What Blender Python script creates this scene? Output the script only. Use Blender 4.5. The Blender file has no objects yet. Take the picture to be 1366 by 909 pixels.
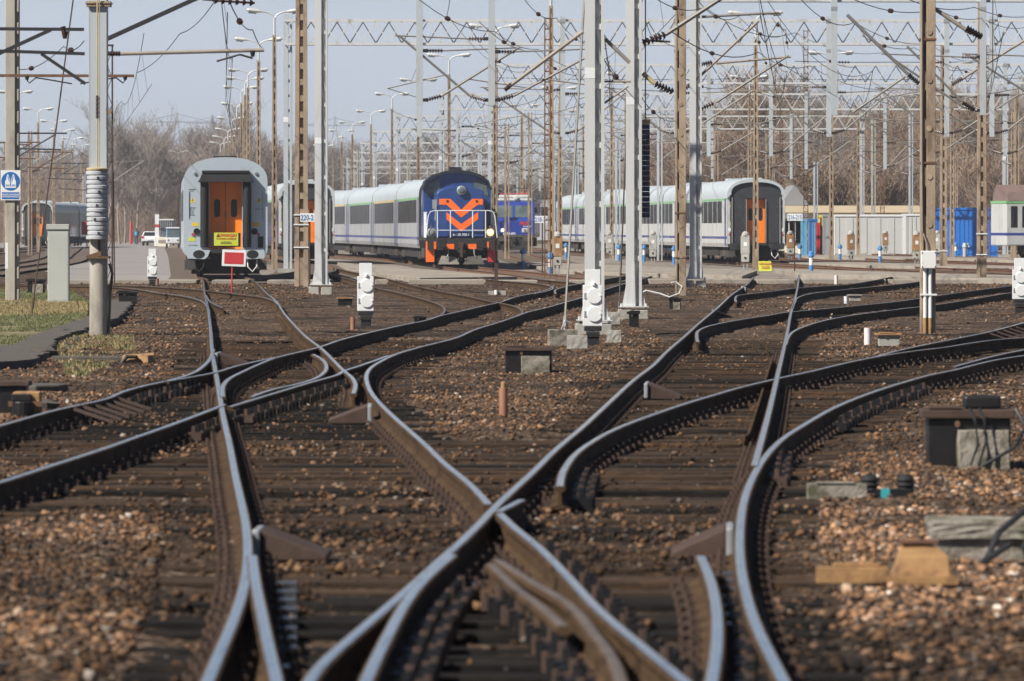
import bpy, bmesh, math, random
import numpy as np
from mathutils import Vector, Matrix
R = math.radians
random.seed(7)
rng = np.random.default_rng(7)
sc = bpy.context.scene
COL = sc.collection

# ------------------------------------------------------------------ survey of the place (metres)
# camera stands at x=0, y=0; F and HZ relate the survey photo's columns/rows to ground distances
F = 7590.0; HZ = 305.0; H = 1.80; RT = 0.15

def G(x, y, z=0.0):
    d = F * (H - z) / (y - HZ)
    return Vector(((x - 683) / F * d, d, z))

def W(x, y, d):
    return Vector(((x - 683) / F * d, d, H - (y - HZ) / F * d))

def DB(y, z=0.0):
    return F * (H - z) / (y - HZ)

# ------------------------------------------------------------------ materials
def mat(name, base, rough=0.65, metal=0.0, var=0.18, scale=2.0, bump=0.0, bscale=40.0,
        dirt=None, damt=0.5, dscale=1.5, stretch=(1, 1, 1), emit=None, estr=0.0, spec=0.5, coat=0.0, detail=6):
    m = bpy.data.materials.new(name); m.use_nodes = True
    nt = m.node_tree; N = nt.nodes; L = nt.links
    b = N['Principled BSDF']
    b.inputs['Roughness'].default_value = rough
    b.inputs['Metallic'].default_value = metal
    b.inputs['Specular IOR Level'].default_value = spec
    b.inputs['Coat Weight'].default_value = coat
    tc = N.new('ShaderNodeTexCoord'); mp = N.new('ShaderNodeMapping')
    mp.inputs['Scale'].default_value = stretch
    oi = N.new('ShaderNodeObjectInfo')
    add = N.new('ShaderNodeVectorMath'); add.operation = 'ADD'
    cmb = N.new('ShaderNodeCombineXYZ'); mul = N.new('ShaderNodeMath'); mul.operation = 'MULTIPLY'; mul.inputs[1].default_value = 37.0
    L.new(oi.outputs['Random'], mul.inputs[0]); L.new(mul.outputs[0], cmb.inputs[0]); L.new(mul.outputs[0], cmb.inputs[2])
    L.new(tc.outputs['Object'], add.inputs[0]); L.new(cmb.outputs[0], add.inputs[1]); L.new(add.outputs[0], mp.inputs['Vector'])
    n = N.new('ShaderNodeTexNoise'); n.inputs['Scale'].default_value = scale; n.inputs['Detail'].default_value = detail
    n.inputs['Roughness'].default_value = 0.65
    L.new(mp.outputs[0], n.inputs['Vector'])
    r = N.new('ShaderNodeValToRGB')
    r.color_ramp.elements[0].position = 0.28; r.color_ramp.elements[1].position = 0.72
    lo = [max(0, c * (1 - var)) for c in base]; hi = [min(1, c * (1 + var)) for c in base]
    r.color_ramp.elements[0].color = (*lo, 1); r.color_ramp.elements[1].color = (*hi, 1)
    L.new(n.outputs['Fac'], r.inputs['Fac'])
    out = r.outputs['Color']
    if dirt is not None:
        n2 = N.new('ShaderNodeTexNoise'); n2.inputs['Scale'].default_value = dscale; n2.inputs['Detail'].default_value = 8
        n2.inputs['Roughness'].default_value = 0.7
        L.new(mp.outputs[0], n2.inputs['Vector'])
        r2 = N.new('ShaderNodeValToRGB')
        r2.color_ramp.elements[0].position = 0.66 - damt * 0.32; r2.color_ramp.elements[1].position = 0.78 - damt * 0.25
        L.new(n2.outputs['Fac'], r2.inputs['Fac'])
        mx = N.new('ShaderNodeMix'); mx.data_type = 'RGBA'
        L.new(r2.outputs['Color'], mx.inputs['Factor']); L.new(out, mx.inputs['A']); mx.inputs['B'].default_value = (*dirt, 1)
        out = mx.outputs['Result']
    L.new(out, b.inputs['Base Color'])
    if bump > 0:
        nb = N.new('ShaderNodeTexNoise'); nb.inputs['Scale'].default_value = bscale; nb.inputs['Detail'].default_value = 5
        L.new(mp.outputs[0], nb.inputs['Vector'])
        bp = N.new('ShaderNodeBump'); bp.inputs['Strength'].default_value = bump; bp.inputs['Distance'].default_value = 0.02
        L.new(nb.outputs['Fac'], bp.inputs['Height']); L.new(bp.outputs[0], b.inputs['Normal'])
    if emit is not None:
        b.inputs['Emission Color'].default_value = (*emit, 1); b.inputs['Emission Strength'].default_value = estr
    return m

M = {}
M['rail_top'] = mat('rail_head_steel', (.84, .81, .78), .14, .95, .14, 2.0, .03, 60, dirt=(.24, .195, .165), damt=.36, dscale=2.2, stretch=(9, .5, 1))
M['rail_dull'] = mat('dull_rail_head', (.20, .155, .12), .5, .5, .3, 3, .08, 60)
M['rail_side'] = mat('rail_web_rust', (.075, .046, .026), .9, 0, .45, 5, .15, 50, spec=.08, dirt=(.022, .016, .012), damt=.5, dscale=2.5)
M['rust'] = mat('rusty_steel', (.15, .075, .042), .8, .1, .35, 5, .2, 60)
M['dark_rust'] = mat('dark_rusty_steel', (.07, .042, .03), .8, .2, .35, 5, .2, 60)
M['rust_ochre'] = mat('ochre_rusty_steel', (.34, .19, .075), .75, .0, .3, 4, .2, 60, dirt=(.13, .06, .03), damt=.45, dscale=5)
M['oil_steel'] = mat('oily_steel', (.024, .022, .021), .45, .5, .35, 6, .15, 60)
M['slide'] = mat('greased_slide_plate', (.16, .16, .17), .3, .7, .5, 8, dirt=(.03, .026, .022), damt=.5, dscale=9)
M['sleeper'] = mat('tarred_sleeper_timber', (.044, .029, .019), .9, 0, .6, 3.0, .7, 20, dirt=(.125, .066, .030), damt=.42, dscale=1.2, stretch=(.7, 5, 5), spec=.2)
M['sleeper_oily'] = mat('oil_soaked_sleeper_timber', (.014, .012, .010), .8, 0, .6, 3.0, .6, 20, dirt=(.05, .032, .019), damt=.38, dscale=1.5, stretch=(.7, 5, 5), spec=.12)
M['concrete'] = mat('weathered_concrete', (.34, .32, .28), .9, 0, .2, 2, .3, 50, dirt=(.17, .155, .12), damt=.45, dscale=2.2)
M['concrete_lt'] = mat('pale_concrete', (.30, .26, .21), .9, 0, .2, .7, .25, 40, dirt=(.18, .145, .11), damt=.5, dscale=.9)
M['concrete_pole'] = mat('brown_concrete', (.34, .255, .175), .9, 0, .28, 3, .4, 50, dirt=(.15, .10, .065), damt=.5, dscale=2.2, stretch=(1, 1, .35))
M['concrete_grey'] = mat('grey_pole_concrete', (.38, .345, .285), .9, 0, .2, 2, .3, 50, dirt=(.2, .175, .14), damt=.4, dscale=1.4, stretch=(1, 1, .3))
M['mossy'] = mat('mossy_concrete', (.27, .24, .195), .95, 0, .25, 8, .5, 50, dirt=(.085, .08, .045), damt=.6, dscale=5)
M['galv'] = mat('pale_grey_mast_paint', (.58, .58, .56), .5, .1, .07, 1.2, .05, 30, dirt=(.40, .37, .32), damt=.4, dscale=1.6, stretch=(1, 1, .12))
M['galv_blue'] = mat('bluish_galvanised_steel', (.45, .48, .49), .5, .1, .08, 1.2, dirt=(.33, .32, .29), damt=.35, dscale=1.2, stretch=(1, 1, .2))
M['girder_shade'] = mat('shaded_girder_steel', (.12, .12, .12), .6, .3, .2, 4)  # even dark tone stands in for shade on the rear girder diagonals
M['galv_dark'] = mat('grey_steel', (.33, .34, .34), .5, .3, .15, 4)
M['white'] = mat('white_paint', (.74, .74, .72), .45, 0, .04, 3, dirt=(.62, .58, .5), damt=.25, dscale=6)
M['white_rusty'] = mat('rust_flecked_white_paint', (.74, .73, .69), .5, 0, .05, 3, dirt=(.33, .17, .07), damt=.28, dscale=9)
M['black'] = mat('black_paint', (.018, .018, .019), .5, 0, .3, 4)
M['rubber'] = mat('black_rubber', (.010, .010, .011), .75, 0, .35, 8, .15, 30)
M['insul'] = mat('brown_glazed_insulator', (.06, .03, .022), .25, 0, .3, 8)
M['wire'] = mat('dark_copper_wire', (.07, .062, .055), .5, .5, .2, 8)
M['beam_black'] = mat('dark_cantilever_steel', (.028, .026, .028), .6, .2, .3, 4)
M['tube_brown'] = mat('weathered_tube', (.31, .265, .215), .7, .2, .2, 4)
M['tube_grey'] = mat('zinc_tube', (.24, .225, .20), .55, .3, .15, 4, dirt=(.25, .2, .15), damt=.35, dscale=3)
M['weight'] = mat('grey_cast_weight', (.42, .43, .44), .7, 0, .12, 4, .15, 30, dirt=(.26, .25, .24), damt=.4, dscale=4)
M['weight_blue'] = mat('dark_blue_weight', (.05, .062, .11), .7, 0, .25, 4)
M['rope_yellow'] = mat('yellowed_rope', (.45, .36, .2), .8, 0, .2, 8)
M['yellow'] = mat('yellow_paint', (.72, .52, .04), .5, 0, .08, 4)
M['sign_yellow'] = mat('lime_yellow_sign', (.56, .60, .06), .5, 0, .06, 4)
M['red'] = mat('red_paint', (.50, .035, .04), .5, 0, .12, 4)
M['orange'] = mat('orange_paint', (.95, .16, .02), .4, 0, .05, 2, coat=.2)
M['door_orange'] = mat('orange_door_paint', (.95, .22, .01), .4, 0, .05, 2)
M['sign_blue'] = mat('blue_sign', (.02, .13, .40), .4, 0, .05, 3)
M['num_blue'] = mat('blue_sign_lettering', (.05, .16, .38), .5, 0, .05, 3)
M['text_red'] = mat('red_lettering', (.55, .04, .03), .5)
M['text_black'] = mat('dark_lettering', (.03, .03, .03), .5)
M['text_white'] = mat('white_lettering', (.8, .8, .8), .5)
M['cab_grey'] = mat('grey_green_cabinet_paint', (.42, .43, .385), .55, 0, .06, 1.5, dirt=(.33, .33, .29), damt=.35, dscale=1.2)
M['silver'] = mat('silver_coach_paint', (.50, .565, .60), .38, .25, .05, 1.0, coat=.2, dirt=(.44, .45, .45), damt=.28, dscale=1.2)
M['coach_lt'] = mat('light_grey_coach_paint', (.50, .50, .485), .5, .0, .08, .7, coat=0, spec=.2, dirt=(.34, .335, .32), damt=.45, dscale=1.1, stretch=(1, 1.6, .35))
M['coach_roof'] = mat('pale_blue_roof_paint', (.46, .50, .52), .5, 0, .06, .8, dirt=(.40, .43, .45), damt=.4, dscale=.7)
M['coach_blue'] = mat('coach_blue_stripe', (.04, .06, .26), .35, 0, .1, 2, coat=.3)
M['coach_navy'] = mat('navy_coach_paint', (.045, .05, .12), .3, 0, .15, 1, coat=.3)
M['coach_green'] = mat('green_class_stripe', (.21, .42, .19), .5, 0, .08, 2)
M['coach_yellow'] = mat('yellow_class_stripe', (.56, .45, .18), .5, 0, .08, 2)
M['end_black'] = mat('dark_grey_end_plate', (.040, .041, .045), .55, .1, .25, 3, .1, 20)
M['coach_grey'] = mat('dimmed_grimy_silver_paint', (.36, .365, .365), .5, .0, .1, .7, coat=0, spec=.2, dirt=(.21, .205, .195), damt=.5, dscale=1.1, stretch=(1, 1.6, .35))  # coach paint darkened for the low light at this viewing angle, grime on top
M['glass'] = mat('dark_coach_glass', (.022, .022, .024), .3, 0, .8, 2.2, stretch=(1, 3.0, .25), dirt=(.062, .061, .062), damt=.4, dscale=2.5, spec=.2)  # paler vertical streaks in the colour stand in for reflections and curtains
M['cabglass'] = mat('cab_window_glass', (.10, .125, .13), .12, 0, .45, 1.5)
M['lamp_glass'] = mat('lamp_lens', (.20, .22, .21), .12, 0, .3, 4)
M['lamp_lit'] = mat('lit_headlamp', (.9, .75, .55), .2, 0, .1, 4, emit=(1, .62, .32), estr=.9)
M['lamp_white'] = mat('white_headlamp', (.9, .9, .85), .2, 0, .1, 4, emit=(1, .93, .8), estr=1.2)
M['loco_blue'] = mat('loco_blue_paint', (.022, .058, .20), .33, 0, .15, 1.2, coat=.35, dirt=(.03, .045, .11), damt=.4, dscale=1.4)
M['loco_roof'] = mat('loco_dark_roof', (.018, .02, .028), .5, 0, .2, 2)
M['el_blue'] = mat('bright_blue_loco_paint', (.020, .046, .27), .33, 0, .08, 1.5, coat=.3)
M['el_grey'] = mat('loco_grey_roof', (.47, .47, .45), .6, 0, .15, 2)
M['pant_red'] = mat('red_pantograph', (.5, .04, .05), .5, 0, .1, 4)
M['under'] = mat('grimy_running_gear', (.030, .027, .025), .85, .1, .4, 4, .2, 30)
M['under_grey'] = mat('dusty_running_gear', (.07, .06, .05), .85, .1, .3, 4, .2, 30)
M['snow_plough'] = mat('dusty_plough_steel', (.22, .20, .17), .8, .1, .3, 4)
M['box_white'] = mat('white_container_paint', (.54, .535, .51), .55, 0, .05, .5, dirt=(.55, .54, .5), damt=.3, dscale=.5)
M['box_blue'] = mat('blue_container_paint', (.025, .17, .56), .5, 0, .06, .6, dirt=(.03, .13, .42), damt=.35, dscale=.6)
M['box_grey'] = mat('grey_corrugated_steel', (.30, .31, .33), .6, .1, .1, 2)
M['beige'] = mat('beige_render', (.62, .51, .34), .85, 0, .08, .5)
M['cream'] = mat('cream_render', (.74, .69, .55), .85, 0, .06, .5)
M['roof_grey'] = mat('grey_roof_felt', (.22, .22, .23), .85, 0, .12, .5)
M['bld_white'] = mat('pale_render', (.50, .51, .51), .8, 0, .05, .2)
M['bld_glass'] = mat('far_window_glass', (.20, .22, .25), .3, 0, .2, .5)
M['roof_brown'] = mat('brown_roof_paint', (.20, .135, .115), .6, 0, .12, 1)
M['bark'] = mat('grey_brown_bark', (.27, .23, .20), .95, 0, .25, 1.0)
M['bark_red'] = mat('reddish_twig_bark', (.275, .215, .19), .95, 0, .2, 1.0)
M['bark_tan'] = mat('tan_twig_bark', (.29, .205, .14), .95, 0, .2, 1.0)
M['thicket'] = mat('dead_thicket_stems', (.21, .145, .10), .95, 0, .35, .4)
M['asphalt'] = mat('old_asphalt', (.085, .072, .06), .9, 0, .25, 3, .4, 60, dirt=(.10, .088, .07), damt=.4, dscale=1.5)
M['road'] = mat('worn_concrete_road', (.255, .228, .212), .9, 0, .10, .25, .2, 20, dirt=(.20, .178, .165), damt=.5, dscale=.12)
M['yard'] = mat('dusty_yard_paving', (.22, .185, .15), .95, 0, .25, .25, .25, 15, dirt=(.12, .092, .068), damt=.5, dscale=.35)
M['bed'] = mat('track_bed_ballast', (.11, .078, .054), .95, 0, .5, 9, .6, 14, dirt=(.085, .062, .045), damt=.5, dscale=.8)
M['car_white'] = mat('white_car_paint', (.72, .73, .75), .25, 0, .03, 2, coat=.6)
M['cart_blue'] = mat('cart_blue_paint', (.12, .33, .50), .4, 0, .06, 2)
M['copper'] = mat('corroded_copper_pipe', (.36, .17, .10), .55, .2, .2, 6, dirt=(.7, .55, .48), damt=.25, dscale=4, stretch=(1, 1, .3))
M['pink_white'] = mat('faded_white_stake', (.75, .66, .63), .6, 0, .08, 4, dirt=(.55, .2, .18), damt=.35, dscale=6, stretch=(2, 2, .2))
M['teal'] = mat('teal_plastic', (.05, .36, .38), .5)
M['blue_post'] = mat('blue_post_paint', (.07, .22, .46), .55, 0, .12, 6)
M['brown_panel'] = mat('brown_weathered_panel', (.32, .17, .075), .75, 0, .3, 6)
M['post_grey'] = mat('greyish_pillar_paint', (.38, .37, .33), .75, 0, .15, 6, dirt=(.24, .2, .15), damt=.4, dscale=4)
M['grass'] = mat('grass_blades', (.125, .135, .048), .8, 0, .45, 3)
M['dry_grass'] = mat('dry_grass_blades', (.34, .255, .12), .85, 0, .3, 3)
M['turf'] = mat('turf_soil', (.14, .125, .06), .95, 0, .4, 2, .6, 30, dirt=(.25, .185, .10), damt=.5, dscale=.8)
M['pylon'] = mat('far_pylon_steel', (.30, .31, .34), .7)
M['cable'] = mat('white_cable_sheath', (.6, .6, .58), .5)

# ------------------------------------------------------------------ mesh collector
class MB:
    def __init__(s): s.v = []; s.f = []; s.m = []
    def add(s, vs, fs, mi=0):
        o = len(s.v); s.v.extend([tuple(p) for p in vs])
        for f in fs: s.f.append(tuple(o + i for i in f)); s.m.append(mi)
        return s
    def hexa(s, p, mi=0):
        return s.add(p, [(0, 3, 2, 1), (4, 5, 6, 7), (0, 1, 5, 4), (1, 2, 6, 5), (2, 3, 7, 6), (3, 0, 4, 7)], mi)
    def box(s, c, d, mi=0, rz=0.0, taper=1.0):
        cx, cy, cz = c; a, b, h = d[0] / 2, d[1] / 2, d[2] / 2
        q = []
        cr, sr = math.cos(rz), math.sin(rz)
        for zz, k in ((-h, 1.0), (h, taper)):
            for x, y in ((-a, -b), (a, -b), (a, b), (-a, b)):
                x *= k; y *= k
                q.append((cx + x * cr - y * sr, cy + x * sr + y * cr, cz + zz))
        return s.hexa(q, mi)
    def bx(s, x0, x1, y0, y1, z0, z1, mi=0):
        return s.box(((x0 + x1) / 2, (y0 + y1) / 2, (z0 + z1) / 2), (x1 - x0, y1 - y0, z1 - z0), mi)
    def frame(s, p, q):
        p = Vector(p); q = Vector(q); t = (q - p).normalized()
        up = Vector((0, 0, 1)) if abs(t.z) < 0.95 else Vector((0, 1, 0))
        a = t.cross(up).normalized(); b = a.cross(t).normalized()
        return p, q, a, b
    def beam(s, p, q, w, h=None, mi=0):
        h = h or w; p, q, a, b = s.frame(p, q)
        vs = []
        for c in (p, q):
            for i, j in ((-1, -1), (1, -1), (1, 1), (-1, 1)): vs.append(c + a * (i * w / 2) + b * (j * h / 2))
        return s.hexa(vs, mi)
    def tube(s, p, q, r, r2=None, n=8, mi=0, cap=True):
        r2 = r if r2 is None else r2
        p, q, a, b = s.frame(p, q); vs = []
        for c, rr in ((p, r), (q, r2)):
            for i in range(n):
                t = 2 * math.pi * i / n; vs.append(c + a * (math.cos(t) * rr) + b * (math.sin(t) * rr))
        fs = [(i, (i + 1) % n, n + (i + 1) % n, n + i) for i in range(n)]
        if cap: fs += [tuple(range(n))[::-1], tuple(range(n, 2 * n))]
        return s.add(vs, fs, mi)
    def path(s, pts, r, n=5, mi=0):
        pts = [Vector(p) for p in pts]; vs = []; k = len(pts)
        for i, c in enumerate(pts):
            t = (pts[min(i + 1, k - 1)] - pts[max(i - 1, 0)]).normalized()
            up = Vector((0, 0, 1)) if abs(t.z) < 0.95 else Vector((0, 1, 0))
            a = t.cross(up).normalized(); b = a.cross(t).normalized()
            for j in range(n):
                g = 2 * math.pi * j / n; vs.append(c + a * (math.cos(g) * r) + b * (math.sin(g) * r))
        fs = []
        for i in range(k - 1):
            for j in range(n):
                fs.append((i * n + j, i * n + (j + 1) % n, (i + 1) * n + (j + 1) % n, (i + 1) * n + j))
        fs += [tuple(range(n))[::-1], tuple(range((k - 1) * n, k * n))]
        return s.add(vs, fs, mi)
    def lathe(s, prof, c=(0, 0, 0), n=16, mi=0, axis='z'):
        vs = []; k = len(prof)
        for r, z in prof:
            for i in range(n):
                t = 2 * math.pi * i / n
                a, b = math.cos(t) * r, math.sin(t) * r
                if axis == 'z': vs.append((c[0] + a, c[1] + b, c[2] + z))
                elif axis == 'y': vs.append((c[0] + a, c[1] + z, c[2] + b))
                else: vs.append((c[0] + z, c[1] + a, c[2] + b))
        fs = []
        for j in range(k - 1):
            for i in range(n):
                fs.append((j * n + i, j * n + (i + 1) % n, (j + 1) * n + (i + 1) % n, (j + 1) * n + i))
        fs += [tuple(range(n))[::-1], tuple(range((k - 1) * n, k * n))]
        return s.add(vs, fs, mi)
    def prism(s, poly, y0, y1, mi=0):
        # polygon in xz, extruded along y
        n = len(poly); vs = [(x, y0, z) for x, z in poly] + [(x, y1, z) for x, z in poly]
        fs = [tuple(range(n)), tuple(range(n, 2 * n))[::-1]] + [(i, n + i, n + (i + 1) % n, (i + 1) % n) for i in range(n)]
        return s.add(vs, fs, mi)
    def slab(s, poly, z0, z1, mi=0):
        n = len(poly); vs = [(x, y, z0) for x, y in poly] + [(x, y, z1) for x, y in poly]
        fs = [tuple(range(n))[::-1], tuple(range(n, 2 * n))] + [(i, (i + 1) % n, n + (i + 1) % n, n + i) for i in range(n)]
        return s.add(vs, fs, mi)
    def data(s, name, mats):
        me = bpy.data.meshes.new(name); me.from_pydata(s.v, [], s.f)
        if not isinstance(mats, (list, tuple)): mats = [mats]
        for m in mats: me.materials.append(M[m] if isinstance(m, str) else m)
        me.polygons.foreach_set('material_index', s.m)
        me.update()
        bm = bmesh.new(); bm.from_mesh(me); bmesh.ops.recalc_face_normals(bm, faces=bm.faces); bm.to_mesh(me); bm.free()
        return me

def link(name, me, parent=None):
    o = bpy.data.objects.new(name, me); COL.objects.link(o)
    if parent is not None: o.parent = parent
    return o

def tag(o, label=None, cat=None, group=None, kind=None):
    if label: o['label'] = label
    if cat: o['category'] = cat
    if group: o['group'] = group
    if kind: o['kind'] = kind
    return o

def bevel(o, w=.01, seg=2):
    md = o.modifiers.new('bevel', 'BEVEL'); md.width = w; md.segments = seg; md.limit_method = 'ANGLE'; md.angle_limit = R(40)
    return o

def smooth(o, ang=40):
    me = o.data
    me.polygons.foreach_set('use_smooth', [True] * len(me.polygons))
    bm = bmesh.new(); bm.from_mesh(me)
    for e in bm.edges:
        if len(e.link_faces) == 2 and e.calc_face_angle(0) > R(ang): e.smooth = False
    bm.to_mesh(me); bm.free()
    return o

def thing(name, label, cat, loc=(0, 0, 0), rz=0.0, group=None):
    o = bpy.data.objects.new(name, None); COL.objects.link(o)
    o.empty_display_size = .2
    o.location = loc; o.rotation_euler = (0, 0, rz)
    return tag(o, label, cat, group)

def part(name, mb, mats, parent, label=None, bev=0, sm=0):
    o = link(name, mb.data(name, mats), parent)
    if label: o['label'] = label
    if sm: smooth(o, sm)
    if bev: bevel(o, bev)
    return o

def roughen(o, cuts=3, amt=.02, seed=0):
    # chipped, uneven faces: subdivide and push the vertices about a little
    bm = bmesh.new(); bm.from_mesh(o.data); bmesh.ops.remove_doubles(bm, verts=bm.verts, dist=1e-4)
    bmesh.ops.subdivide_edges(bm, edges=bm.edges[:], cuts=cuts, use_grid_fill=True)
    rd = random.Random(seed)
    for v in bm.verts: v.co += Vector((rd.uniform(-1, 1), rd.uniform(-1, 1), rd.uniform(-1, 1))) * amt
    bm.to_mesh(o.data); bm.free(); return o

def one(name, mb, mats, label, cat, loc=(0, 0, 0), rz=0, group=None, bev=0, sm=0):
    o = link(name, mb.data(name, mats)); o.location = loc; o.rotation_euler = (0, 0, rz)
    if sm: smooth(o, sm)
    if bev: bevel(o, bev)
    return tag(o, label, cat, group)

def copytree(o, parent=None):
    c = o.copy(); COL.objects.link(c)
    if parent is not None: c.parent = parent
    for ch in list(o.children): copytree(ch, c)
    return c

def dup(root, loc, rz=0, label=None, group=None):
    c = copytree(root); c.location = loc; c.rotation_euler = (0, 0, rz)
    return tag(c, label, None, group)

def text(name, body, size, m, parent, loc, ext=.002, rz=0, squash=1.0, bold=0.0):
    cu = bpy.data.curves.new(name, 'FONT'); cu.body = body; cu.size = size; cu.align_x = 'CENTER'; cu.align_y = 'CENTER'
    cu.extrude = ext; cu.offset = bold; cu.resolution_u = 3
    t = bpy.data.objects.new(name + '_curve', cu); COL.objects.link(t)
    dg = bpy.context.evaluated_depsgraph_get()
    me = bpy.data.meshes.new_from_object(t.evaluated_get(dg)); me.name = name
    bpy.data.objects.remove(t)
    me.transform(Matrix.Rotation(rz, 4, 'Z') @ Matrix.Rotation(R(90), 4, 'X') @ Matrix.Diagonal((squash, 1, 1, 1)))
    me.materials.clear(); me.materials.append(M[m])
    o = link(name, me, parent); o.location = loc
    return o

ORD = ['nearest', 'second', 'third', 'fourth', 'fifth', 'sixth', 'seventh', 'eighth', 'ninth', 'tenth', 'eleventh', 'twelfth', 'thirteenth', 'fourteenth']

# ------------------------------------------------------------------ world, sun, camera
world = bpy.data.worlds.new('World'); sc.world = world; world.use_nodes = True
nt = world.node_tree; bg = nt.nodes['Background']
SKYC = (.42, .46, .53)
sky = nt.nodes.new('ShaderNodeTexSky'); sky.sky_type = 'NISHITA'; sky.sun_disc = False
SUN_EL, SUN_AZ = R(43), R(54)           # azimuth: degrees to the left of straight behind the camera
sd = Vector((-math.sin(SUN_AZ) * math.cos(SUN_EL), -math.cos(SUN_AZ) * math.cos(SUN_EL), math.sin(SUN_EL)))
sky.sun_elevation = SUN_EL; sky.sun_rotation = math.atan2(sd.x, sd.y)
sky.air_density = .55; sky.dust_density = .25; sky.ozone_density = 1.0; sky.altitude = 1200
# pale band added low over the horizon, narrow to limit fill light: the sky itself is brighter and whiter there
wtc = nt.nodes.new('ShaderNodeTexCoord'); wsp = nt.nodes.new('ShaderNodeSeparateXYZ'); nt.links.new(wtc.outputs['Generated'], wsp.inputs[0])
wr = nt.nodes.new('ShaderNodeMapRange'); wr.inputs['From Min'].default_value = .035; wr.inputs['From Max'].default_value = .062
wr.inputs['To Min'].default_value = .9; wr.inputs['To Max'].default_value = 0; wr.interpolation_type = 'SMOOTHSTEP'
nt.links.new(wsp.outputs['Z'], wr.inputs['Value'])
wm = nt.nodes.new('ShaderNodeMix'); wm.data_type = 'RGBA'; nt.links.new(wr.outputs[0], wm.inputs['Factor'])
nt.links.new(sky.outputs[0], wm.inputs['A']); wm.inputs['B'].default_value = (SKYC[0] / .05, SKYC[1] / .05, SKYC[2] / .05, 1)
nt.links.new(wm.outputs['Result'], bg.inputs['Color']); bg.inputs['Strength'].default_value = 0.05
sun = bpy.data.lights.new('sun', 'SUN'); sun.energy = 5.0; sun.angle = R(.53); sun.color = (1, .958, .89)
so = bpy.data.objects.new('sun', sun); COL.objects.link(so); so.location = (-40, -40, 60)
so.rotation_euler = (-sd).to_track_quat('-Z', 'Y').to_euler()

cam = bpy.data.cameras.new('camera'); co = bpy.data.objects.new('camera', cam); COL.objects.link(co)
co.location = (0, 0, H); co.rotation_euler = (R(90), 0, 0)
cam.sensor_width = 36; cam.lens = F / 1366 * 36; cam.shift_y = -(454.5 - HZ) / 1366
cam.clip_start = .5; cam.clip_end = 8000
cam.dof.use_dof = True; cam.dof.focus_distance = 150; cam.dof.aperture_fstop = 7.1
sc.camera = co
vs = sc.view_settings; vs.view_transform = 'Standard'; vs.look = 'None'; vs.exposure = 0.55; vs.gamma = 1; vs.use_curve_mapping = False
sc.cycles.max_bounces = 5; sc.cycles.diffuse_bounces = 3; sc.cycles.glossy_bounces = 3; sc.cycles.transparent_max_bounces = 6
sc.cycles.use_denoising = True
# ------------------------------------------------------------------ rails
def crom(pts, step):
    pts = [Vector(p) for p in pts]; out = []
    n = len(pts)
    for i in range(n - 1):
        p1, p2 = pts[i], pts[i + 1]
        p0 = pts[i - 1] if i else p1 * 2 - p2
        p3 = pts[i + 2] if i + 2 < n else p2 * 2 - p1
        L = (p2 - p1).length
        k = max(2, min(24, int(L / step) + 1))
        # non-uniform (chord length) Catmull-Rom tangents
        t01 = max((p1 - p0).length, 1e-3); t12 = max(L, 1e-3); t23 = max((p3 - p2).length, 1e-3)
        m1 = ((p1 - p0) / t01 * t12 + (p2 - p1) / t12 * t01) / (t01 + t12) * t12
        m2 = ((p2 - p1) / t12 * t23 + (p3 - p2) / t23 * t12) / (t12 + t23) * t12
        for j in range(k):
            t = j / k
            out.append(p1 * (2*t**3 - 3*t**2 + 1) + m1 * (t**3 - 2*t**2 + t) + p2 * (-2*t**3 + 3*t**2) + m2 * (t**3 - t**2))
    out.append(pts[-1]); return out

def relax(pts, it=6):
    pts = [p.copy() for p in pts]
    for _ in range(it):
        q = [p.copy() for p in pts]
        for i in range(1, len(pts) - 1): q[i] = pts[i] * .5 + (pts[i - 1] + pts[i + 1]) * .25
        pts = q
    return pts

PROF = [(-.072, 0), (.072, 0), (.072, .012), (.014, .035), (.010, .122), (.036, .134), (.036, .160), (.0235, .1682), (.012, .170),
        (-.012, .170), (-.0235, .1682), (-.036, .160), (-.036, .134), (-.010, .122), (-.014, .035), (-.072, .012)]
TOPSEG = {7, 8, 9}
RAILS = {}
plate_me = None
def fastening_mesh():
    mb = MB()
    mb.box((0, 0, .004), (.32, .13, .018))
    for sx in (-1, 1):
        mb.box((sx * .094, 0, .024), (.04, .07, .026))
        mb.tube((sx * .105, 0, .03), (sx * .105, 0, .066), .014, n=6)
        mb.tube((sx * .148, .045, .012), (sx * .148, .045, .034), .014, n=6)
    return mb.data('fastening', 'dark_rust')
plate_me = fastening_mesh()

PROF = [(x * .94, z * .15 / .17) for x, z in PROF]
def sweep(mb, pts, prof, mi_of, z=0.0, scale=1.0):
    n = len(prof); k = len(pts); vs = []
    for i, c in enumerate(pts):
        t = pts[min(i + 1, k - 1)] - pts[max(i - 1, 0)]; t.z = 0; t.normalize()
        a = Vector((t.y, -t.x, 0))
        for x, zz in prof: vs.append((c.x + a.x * x * scale, c.y + a.y * x * scale, zz + z))
    o = len(mb.v); mb.v.extend(vs)
    for i in range(k - 1):
        for j in range(n):
            mb.f.append((o + i*n + j, o + i*n + (j+1) % n, o + (i+1)*n + (j+1) % n, o + (i+1)*n + j)); mb.m.append(mi_of(j))
    mb.f.append(tuple(o + j for j in range(n))[::-1]); mb.m.append(1)
    mb.f.append(tuple(o + (k-1)*n + j for j in range(n))); mb.m.append(1)

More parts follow.
